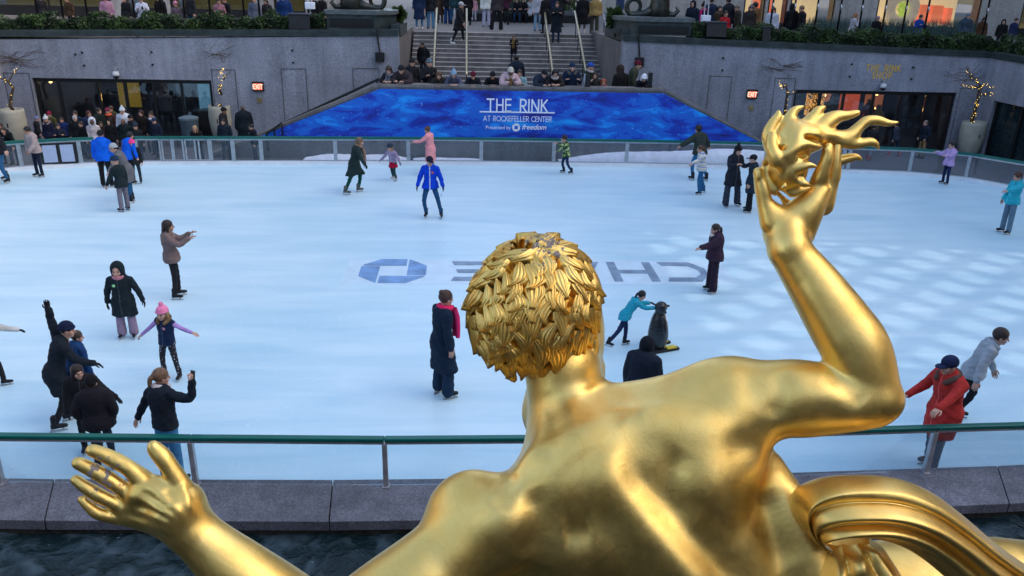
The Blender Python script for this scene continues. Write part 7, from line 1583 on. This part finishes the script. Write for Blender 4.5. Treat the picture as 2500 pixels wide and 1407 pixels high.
# upper plaza, feet visible
GU = 'people on the upper plaza'
UP_ = [(1024, 71, 180, 'person in a long navy coat, blue jeans and pale shoes at the stair head', dict(top=(.008, .02, .06), bot=(.05, .16, .28), coat='knee', hair='long', boot=(.6, .5, .5))),
 (1052, 70, 170, 'person in a black jacket and light blue jeans beside the long navy coat', dict(top=BLK, bot=(.08, .2, .34), legs='std')),
 (1074, 57, 20, 'person in a brown coat by the suitcase group', dict(top=(.05, .03, .02), bot=(.05, .03, .025), coat='knee')),
 (1093, 58, 200, 'person in black with a long deep blue skirt', dict(top=BLK, bot=(.01, .05, .16), legs='wide')),
 (1142, 62, 10, 'person in a long black coat behind the man walking down', dict(top=(.006, .006, .006), bot=BLK, coat='knee')),
 (1157, 53, 160, 'child in a pink jacket and white trousers on the plaza', dict(top=(.5, .25, .3), bot=(.5, .52, .6), kid=True)),
 (1187, 65, 180, 'person in a white jacket and pale grey wide trousers', dict(top=(.55, .57, .55), bot=(.36, .37, .48), legs='wide', puff=1)),
 (1213, 73, 10, 'person in a dark grey top and wide black trousers with feet apart', dict(top=(.035, .03, .035), bot=(.008, .008, .012), legs='wide', L=((-.3, 0, -1), (-.1, 0, -1)), R=((.2, 0, -1), (.05, 0, -1)))),
 (1312, 76, 190, 'person in an open pale jacket and light blue jeans', dict(top=(.35, .36, .42), bot=(.18, .30, .42), legs='std', puff=1)),
 (1330, 82, 30, 'person in a long black coat beside the pale jacket', dict(top=(.008, .008, .01), bot=BLK, coat='knee')),
 (1375, 53, -60, 'person striding in light blue jeans and black coat', dict(top=BLK, bot=(.12, .32, .45), pose='walk', legs='std')),
 (1420, 82, 10, 'person in a long black coat with white letters down the back', dict(top=(.006, .006, .008), bot=(.12, .10, .10), coat='knee', boot=(.6, .5, .5), w=1.15)),
 (1450, 82, 175, 'person in a tan puffer jacket and olive trousers at the stair head', dict(top=(.30, .20, .07), bot=(.055, .05, .035), puff=1, legs='wide', w=1.15)),
 (1100, 40, 190, 'person in mixed dark clothes far back on the plaza', dict(top=(.02, .03, .04), bot=BLK)), (1120, 46, 170, 'person with a blue scarf in the dense group behind the stairs', dict(top=(.02, .02, .03), extra=(('scarf', (.02, .1, .3)),))),
 (1240, 50, 180, 'person in a maroon jacket far back on the plaza', dict(top=(.07, .02, .03), bot=BLK)), (1348, 60, 150, 'person in a navy parka behind the phone reader', dict(top=(.01, .02, .05), bot=BLK, coat='long')),
 (1066, 48, 200, 'person in a teal jacket in the plaza crowd', dict(top=(.02, .06, .08), bot=DKD)), (1175, 40, 180, 'person in a yellow green scarf far back', dict(top=(.03, .03, .03), extra=(('scarf', (.25, .22, .03)),))),
 (1225, 38, 200, 'person in a grey jacket far back behind the bench', dict(top=GRY, bot=BLK)), (1290, 30, 170, 'person in a dark red hat far back behind the bench', dict(top=BLK, hat='beanie', hatc=(.2, .02, .03))), (1398, 25, 190, 'person alone far back on the pale paving', dict(top=(.05, .06, .08), bot=BLK)),
 (1270, 28, 150, 'person in beige far back behind the bench', dict(top=(.2, .16, .11), bot=DKD))]
for px, py, fc, lb, kw in UP_:
    p_ = G(px, py, PLZ); kw = dict(kw); kw.setdefault('hair', 'short'); person(tuple(p_), radians(fc), 1.3 if kw.get('kid') else random.uniform(1.62, 1.8), lb, skates=False, lod=1, group=GU, **kw)
for px, lb, kw in ((1262, 'seated person in a dark jacket and blue jeans on the plaza bench', dict(top=BLK, bot=(.015, .05, .12))), (1277, 'seated person in black reading a phone on the bench', dict(top=(.01, .01, .012), bot=BLK)), (1294, 'seated person in a black and white varsity jacket', dict(top=(.45, .46, .5), bot=BLK)), (1240, 'seated person in dark green on the bench', dict(top=(.02, .04, .03), bot=BLK))):
    p_ = G(px, 57, PLZ); person((p_[0], p_[1]+.55, PLZ), radians(180), 1.28, lb, pose='sit', skates=False, lod=1, group=GU, **kw)
for i, (px, py, lb, col) in enumerate(((1036, 44, 'person in an ochre jacket near the first pale handrail', (.2, .13, .03)), (1083, 36, 'person in a charcoal puffer behind the suitcase group', (.02, .02, .025)), (1110, 60, 'person in dark teal behind the walking man', (.01, .04, .05)), (1136, 34, 'person with a cream coat in the dense plaza group', (.4, .36, .3)),
 (1168, 46, 'person in mid brown next to the pink child', (.1, .06, .04)), (1200, 48, 'person in slate blue between the wide trouser pair', (.05, .08, .14)), (1232, 60, 'person in a dark plum coat right of the wide black trousers', (.05, .015, .035)), (1325, 42, 'person in a light grey hoodie behind the pale jacket', (.28, .29, .31)),
 (1342, 34, 'person in forest green behind the navy parka', (.02, .05, .025)), (1366, 66, 'person in black behind the striding figure', (.01, .01, .012)), (1385, 40, 'person in burgundy beyond the striding figure', (.12, .015, .03)), (1436, 36, 'person in faded blue beyond the tan puffer', (.1, .16, .25)), (1300, 22, 'person in white far beyond the bench', (.45, .46, .5)))):
    p_ = G(px, py, PLZ); person(tuple(p_), radians((160, 200, 20, 140, -40)[i % 5]), random.uniform(1.6, 1.8), lb, top=col, bot=(BLK, DKD, DEN)[i % 3], hair=('short', 'long', 'bun')[i % 3], coat=('jacket', 'long')[i % 2], pose=('stand', 'phone', 'walk', 'pockets')[i % 4], skates=False, lod=1, group=GU)
# people behind the left hedge
GL = 'people behind the left hedge'
for px, py, lb, kw in ((256, -10, 'person in a pale pink puffer behind the left hedge', dict(top=(.42, .22, .32), puff=1, hair='long')), (305, -8, 'person in black right of the pink puffer', dict(top=BLK)), (343, -6, 'person in a white puffer taking a photo behind the left hedge', dict(top=(.52, .56, .68), puff=1, pose='phone')),
 (388, -12, 'person in a long black coat behind the left hedge', dict(top=(.006, .006, .008), coat='long')), (427, 3, 'child in a pink hat behind the left hedge', dict(top=(.12, .09, .12), hat='beanie', hatc=(.5, .2, .3), kid=True)), (462, -20, 'person in charcoal jacket and jeans behind the hedge', dict(top=(.02, .02, .025), bot=DEN)),
 (533, -3, 'person in dusty pink behind the hedge', dict(top=(.3, .14, .18))), (551, -6, 'person in black beside the dusty pink one', dict(top=BLK)), (619, -8, 'person in grey blue fleece behind the hedge', dict(top=(.09, .11, .16))), (650, -3, 'woman with dark hair and brown scarf sitting behind the hedge', dict(top=(.03, .025, .03), hair='long')),
 (692, -12, 'person in a deep blue quilted puffer behind the hedge', dict(top=(.006, .03, .12), puff=1, w=1.2)), (765, -10, 'person in a black parka by the white floodlight', dict(top=(.008, .008, .01), w=1.2)), (785, -14, 'person in dark clothes at the right end of the left hedge', dict(top=(.015, .013, .016))),
 (95, -12, 'person in a dark coat near the left lit windows', dict(top=(.015, .015, .02))), (165, -8, 'person in brown near the left lit windows', dict(top=(.06, .035, .02)))):
    onl(px, py, 33.6+random.uniform(-.3, .6), PLZ, random.uniform(140, 220), lb, group=GL, **kw)
GR = 'people behind the right hedge'
for px, py, fc, lb, kw in ((1694, 2, 150, 'person in a navy hooded jacket at the left end of the right hedge', dict(top=(.01, .018, .035), hat='hood', hatc=(.008, .012, .022))), (1722, 8, 120, 'person in black beanie with a bright pink scarf', dict(top=BLK, hat='pom', hatc=(.01, .01, .015), extra=(('scarf', (.5, .02, .16)), ('tails', (.5, .02, .16))))),
 (1740, -6, 20, 'person in navy behind the twin pole floodlight', dict(top=(.01, .02, .05))), (1757, 14, 180, 'woman with brown hair in a fur trimmed brown coat', dict(top=(.07, .05, .03), hair='long', extra=(('furcollar', (.12, .08, .05)),))), (1783, -6, 30, 'tall person in black with red scarf seen from behind', dict(top=(.01, .012, .02), extra=(('scarf', (.5, .03, .08)),), w=1.15)),
 (1772, 26, 180, 'small child in a red jacket behind the right hedge', dict(top=(.5, .02, .03), kid=True)), (1805, 12, 90, 'older person in a grey beanie and brown coat in profile', dict(top=(.035, .03, .02), hat='beanie', hatc=(.2, .17, .14))), (1834, 12, 180, 'woman in a fur hat and dark coat', dict(top=(.03, .025, .025), hat='earflap', hatc=(.14, .11, .1))),
 (1849, 6, 60, 'man in a tan wool coat with curly dark hair', dict(top=(.16, .08, .03), hair='fringe', hc=(.015, .01, .008), w=1.15)), (1889, 18, 170, 'woman with black hair in a white puffer jacket', dict(top=(.5, .53, .62), puff=1, hair='long', hc=(.01, .008, .008))), (1937, 10, 0, 'person in black hood before the cream window', dict(top=(.006, .006, .008), hat='hood', hatc=(.006, .006, .008))),
 (1962, 14, 100, 'fair haired man in black beside the cream window', dict(top=(.012, .012, .014), hc=(.2, .12, .06))), (2087, 32, -90, 'woman with fair bobbed hair in a pale jacket holding a cup', dict(top=(.42, .40, .44), hair='bob', hc=(.3, .15, .06), pose='drink')), (2143, 40, 180, 'person in a patterned beanie and black jacket before the pillar', dict(top=(.008, .008, .012), hat='beanie', hatc=(.3, .2, .26))),
 (2247, 36, 190, 'person in a bright blue and teal jacket reading a phone', dict(top=(.01, .05, .28), pose='phone')), (2364, 33, 180, 'large man in a slate jacket and grey beanie', dict(top=(.035, .06, .085), hat='beanie', hatc=(.14, .15, .18), w=1.3)), (2403, 42, 185, 'woman with dark hair in a brown leather jacket', dict(top=(.07, .03, .015), hair='long', hc=(.015, .01, .008), w=1.1)),
 (2452, 48, 150, 'person in a black hooded coat near the right pillar', dict(top=(.006, .006, .008), hat='hood', hatc=(.008, .008, .01))), (2480, 44, 200, 'person in navy at the right end of the hedge', dict(top=(.01, .02, .07)))):
    onl(px, py, 33.4+random.uniform(-.2, .4), PLZ, fc, lb, group=GR, **kw)
# crowd behind the left boards
GB = 'crowd behind the left rink boards'; ZF = -.052
for px, py, Y, fc, lb, kw in ((2, 300, 27.0, 180, 'person in dark clothes at the left picture edge behind the boards', dict(top=BLK)), (20, 307, 26.9, 170, 'person in a black jacket with round sticker leaning on the left boards', dict(top=(.006, .01, .014), badge=(1, (.3, .45, .55)), lean=.45)),
 (85, 285, 29.2, -60, 'person in a lavender blue beanie beside the planter', dict(top=BLK, hat='beanie', hatc=(.15, .18, .33))), (113, 283, 28.2, 170, 'person in a white pom beanie and navy fur hood coat', dict(top=(.01, .012, .035), hat='pom', hatc=(.55, .57, .6), extra=(('furcollar', (.2, .15, .14)),))),
 (122, 272, 29.4, 160, 'person in a crimson beanie and olive jacket', dict(top=(.06, .06, .02), hat='beanie', hatc=(.22, .01, .04))), (141, 301, 27.5, -160, 'person in dark clothes holding a phone over the boards', dict(top=(.008, .012, .03), pose='phone', hc=(.01, .01, .01))),
 (185, 270, 29.2, 170, 'person with black hair behind the grey haired man', dict(top=(.008, .02, .045))), (181, 282, 28.3, -150, 'grey haired man with glasses and a black bag', dict(top=(.006, .008, .012), hc=(.38, .38, .4), extra=(('bag', BLK),), w=1.1)),
 (213, 270, 28.8, -130, 'woman with reddish brown hair in navy', dict(top=(.01, .02, .06), hair='bob', hc=(.07, .02, .015))), (223, 287, 27.9, 200, 'child in a white fur hood and cream jacket', dict(top=(.5, .45, .46), hat='furhood', hatc=(.55, .58, .64), kid=True, sk='d')),
 (237, 263, 29.0, -120, 'tall man in a dark green jacket in the crowd', dict(top=(.008, .016, .014), w=1.1)), (263, 263, 29.3, 180, 'person in a burgundy beanie with an orange scarf', dict(top=(.05, .02, .02), hat='beanie', hatc=(.16, .02, .05), extra=(('scarf', (.6, .10, .04)),))),
 (272, 258, 29.9, 160, 'brown haired person at the back by the curtain', dict(top=(.05, .05, .02), hc=(.06, .03, .02))), (299, 262, 28.8, 180, 'person in a tall white beanie and white jacket', dict(top=(.52, .55, .62), hat='slouch', hatc=(.55, .6, .66), puff=1)), (321, 280, 28.5, 150, 'man in a black beanie right of the white beanie', dict(top=(.012, .014, .02), hat='beanie', hatc=BLK, w=1.1)),
 (301, 290, 27.8, 180, 'bald man in a black jacket in front of the white beanie', dict(top=(.004, .012, .014), hair=None, sk='d', w=1.2)), (268, 290, 27.8, 170, 'woman in a black hood above the attendant', dict(top=(.006, .006, .008), hat='hood', hatc=(.01, .01, .01))), (345, 268, 29.0, 175, 'woman with dark bangs and long hair', dict(top=(.015, .01, .01), hair='long', hc=(.03, .012, .01))),
 (370, 272, 28.6, 170, 'woman in a black coat and white shirt beyond the gate', dict(top=(.006, .008, .014), hair='bun', extra=(('scarf', (.5, .5, .55)),))), (378, 287, 28.0, 160, 'person in a navy cap behind the green rail end', dict(top=(.008, .014, .03), hat='cap', hatc=(.01, .03, .08))), (150, 286, 28.6, 190, 'person in a blue jacket half hidden in the crowd', dict(top=(.006, .02, .1))),
 (200, 296, 27.9, 150, 'person in black behind the left glass panels', dict(top=(.005, .006, .008))), (245, 296, 28.2, 200, 'person in dark brown behind the attendant', dict(top=(.02, .012, .012))), (330, 300, 27.7, -170, 'child in dark clothes behind the gap', dict(top=BLK, kid=True, hat='beanie', hatc=(.02, .03, .05))),
 (425, 232, 31.9, 0, 'dark figure standing inside the left doorway', dict(top=(.006, .006, .008), coat='long')), (480, 304, 27.6, 180, 'blond woman leaning on the boards right of the gate', dict(top=(.008, .008, .01), hair='bob', hc=(.42, .27, .14), pose='phone', nophone=1, lean=.4)),
 (541, 262, 29.2, -100, 'person in a black beanie by the second planter', dict(top=BLK, hat='beanie', hatc=BLK, sk='t')), (545, 289, 28.0, 180, 'man in a dark navy jacket below the second planter', dict(top=(.008, .016, .03), w=1.1, hc=(.01, .01, .01))), (592, 258, 29.4, 20, 'bald man in a long black puffer seen from behind', dict(top=(.006, .012, .018), hair='balding', hc=(.1, .08, .07), puff=1, coat='long', w=1.15)),
 (617, 303, 27.6, 120, 'woman with pinned dark hair and white sticker at the boards', dict(top=(.006, .008, .014), hair='bun', hc=(.01, .008, .008), badge=(1, (.5, .55, .6))))):
    onl(px, py, Y, ZF, fc, lb, group=GB, **kw)
onl(2265, 294, 29.6, ZF, 100, 'man in a dark jacket and beige trousers at the shop door', top=(.008, .014, .028), bot=(.25, .17, .08), hair='balding', hc=(.1, .09, .09), pose='pockets', w=1.1, group='people outside the shop')
onl(2195, 300, 30.0, ZF, 30, 'person in a striped dark top walking by the shop', top=(.03, .04, .06), bot=(.01, .03, .05), pose='walk', boot=(.4, .05, .06), group='people outside the shop')
onl(2135, 305, 29.2, ZF, -40, 'person in grey trousers walking behind the right boards', top=(.02, .02, .025), bot=(.15, .15, .18), pose='walk', boot=(.3, .05, .05), group='people outside the shop')
onl(1590, 300, 27.9, ZF, 95, 'person in jeans walking past the right part of the banner', top=(.02, .025, .03), bot=(.03, .06, .11), pose='walk', kid=True, lo_=1.0, hi_=1.02, group='people outside the shop') if False else None
# mannequins
def mannequin(x, py0, py1, col, label):
    a = W(x, py0, AR, BR_); pos = (a[0]+.12, a[1]+1.3, 0); zt = V(x, py0, pos[1])[2]; r = empty('mannequin', pos); tag(r, label, 'mannequin'); s = SDF(.022)
    s.chain([(0, 0, zt-.95), (0, 0, zt-.6), (0, 0, zt-.32), (0, 0, zt-.22)], [.15, .15, .18, .08], .04, (np.array([0, 1., 0]), .7))
    for k in (-1, 1): s.chain([(k*.17, 0, zt-.33), (k*.25, -.02, zt-.6), (k*.24, -.06, zt-.85)], [.07, .06, .05], .03)
    v, q = s.mesh(1); link('hoodie', npmesh('m', v, q), cloth(col), r, True)
    MB().lathe([(0, 0), (.08, -.02), (.09, -.11), (.07, -.2), (.0, -.22)], (0, 0, zt), 12).build('head', mat('mann', (.3, .2, .12), .5), r, True); MB().lathe([(.0, 0), (.2, 0), (.2, .02), (.02, .03), (.02, zt-.95), (0, zt-.95)], (0, 0, 0), 14).build('stand', M_black, r)
mannequin(2181, 256, 330, (.75, .45, .05), 'mannequin in a yellow hoodie inside the rink shop'); mannequin(2157, 243, 300, (.4, .03, .03), 'mannequin in a red top inside the rink shop'); mannequin(2062, 235, 300, (.35, .27, .16), 'mannequin in a beige top inside the rink shop')
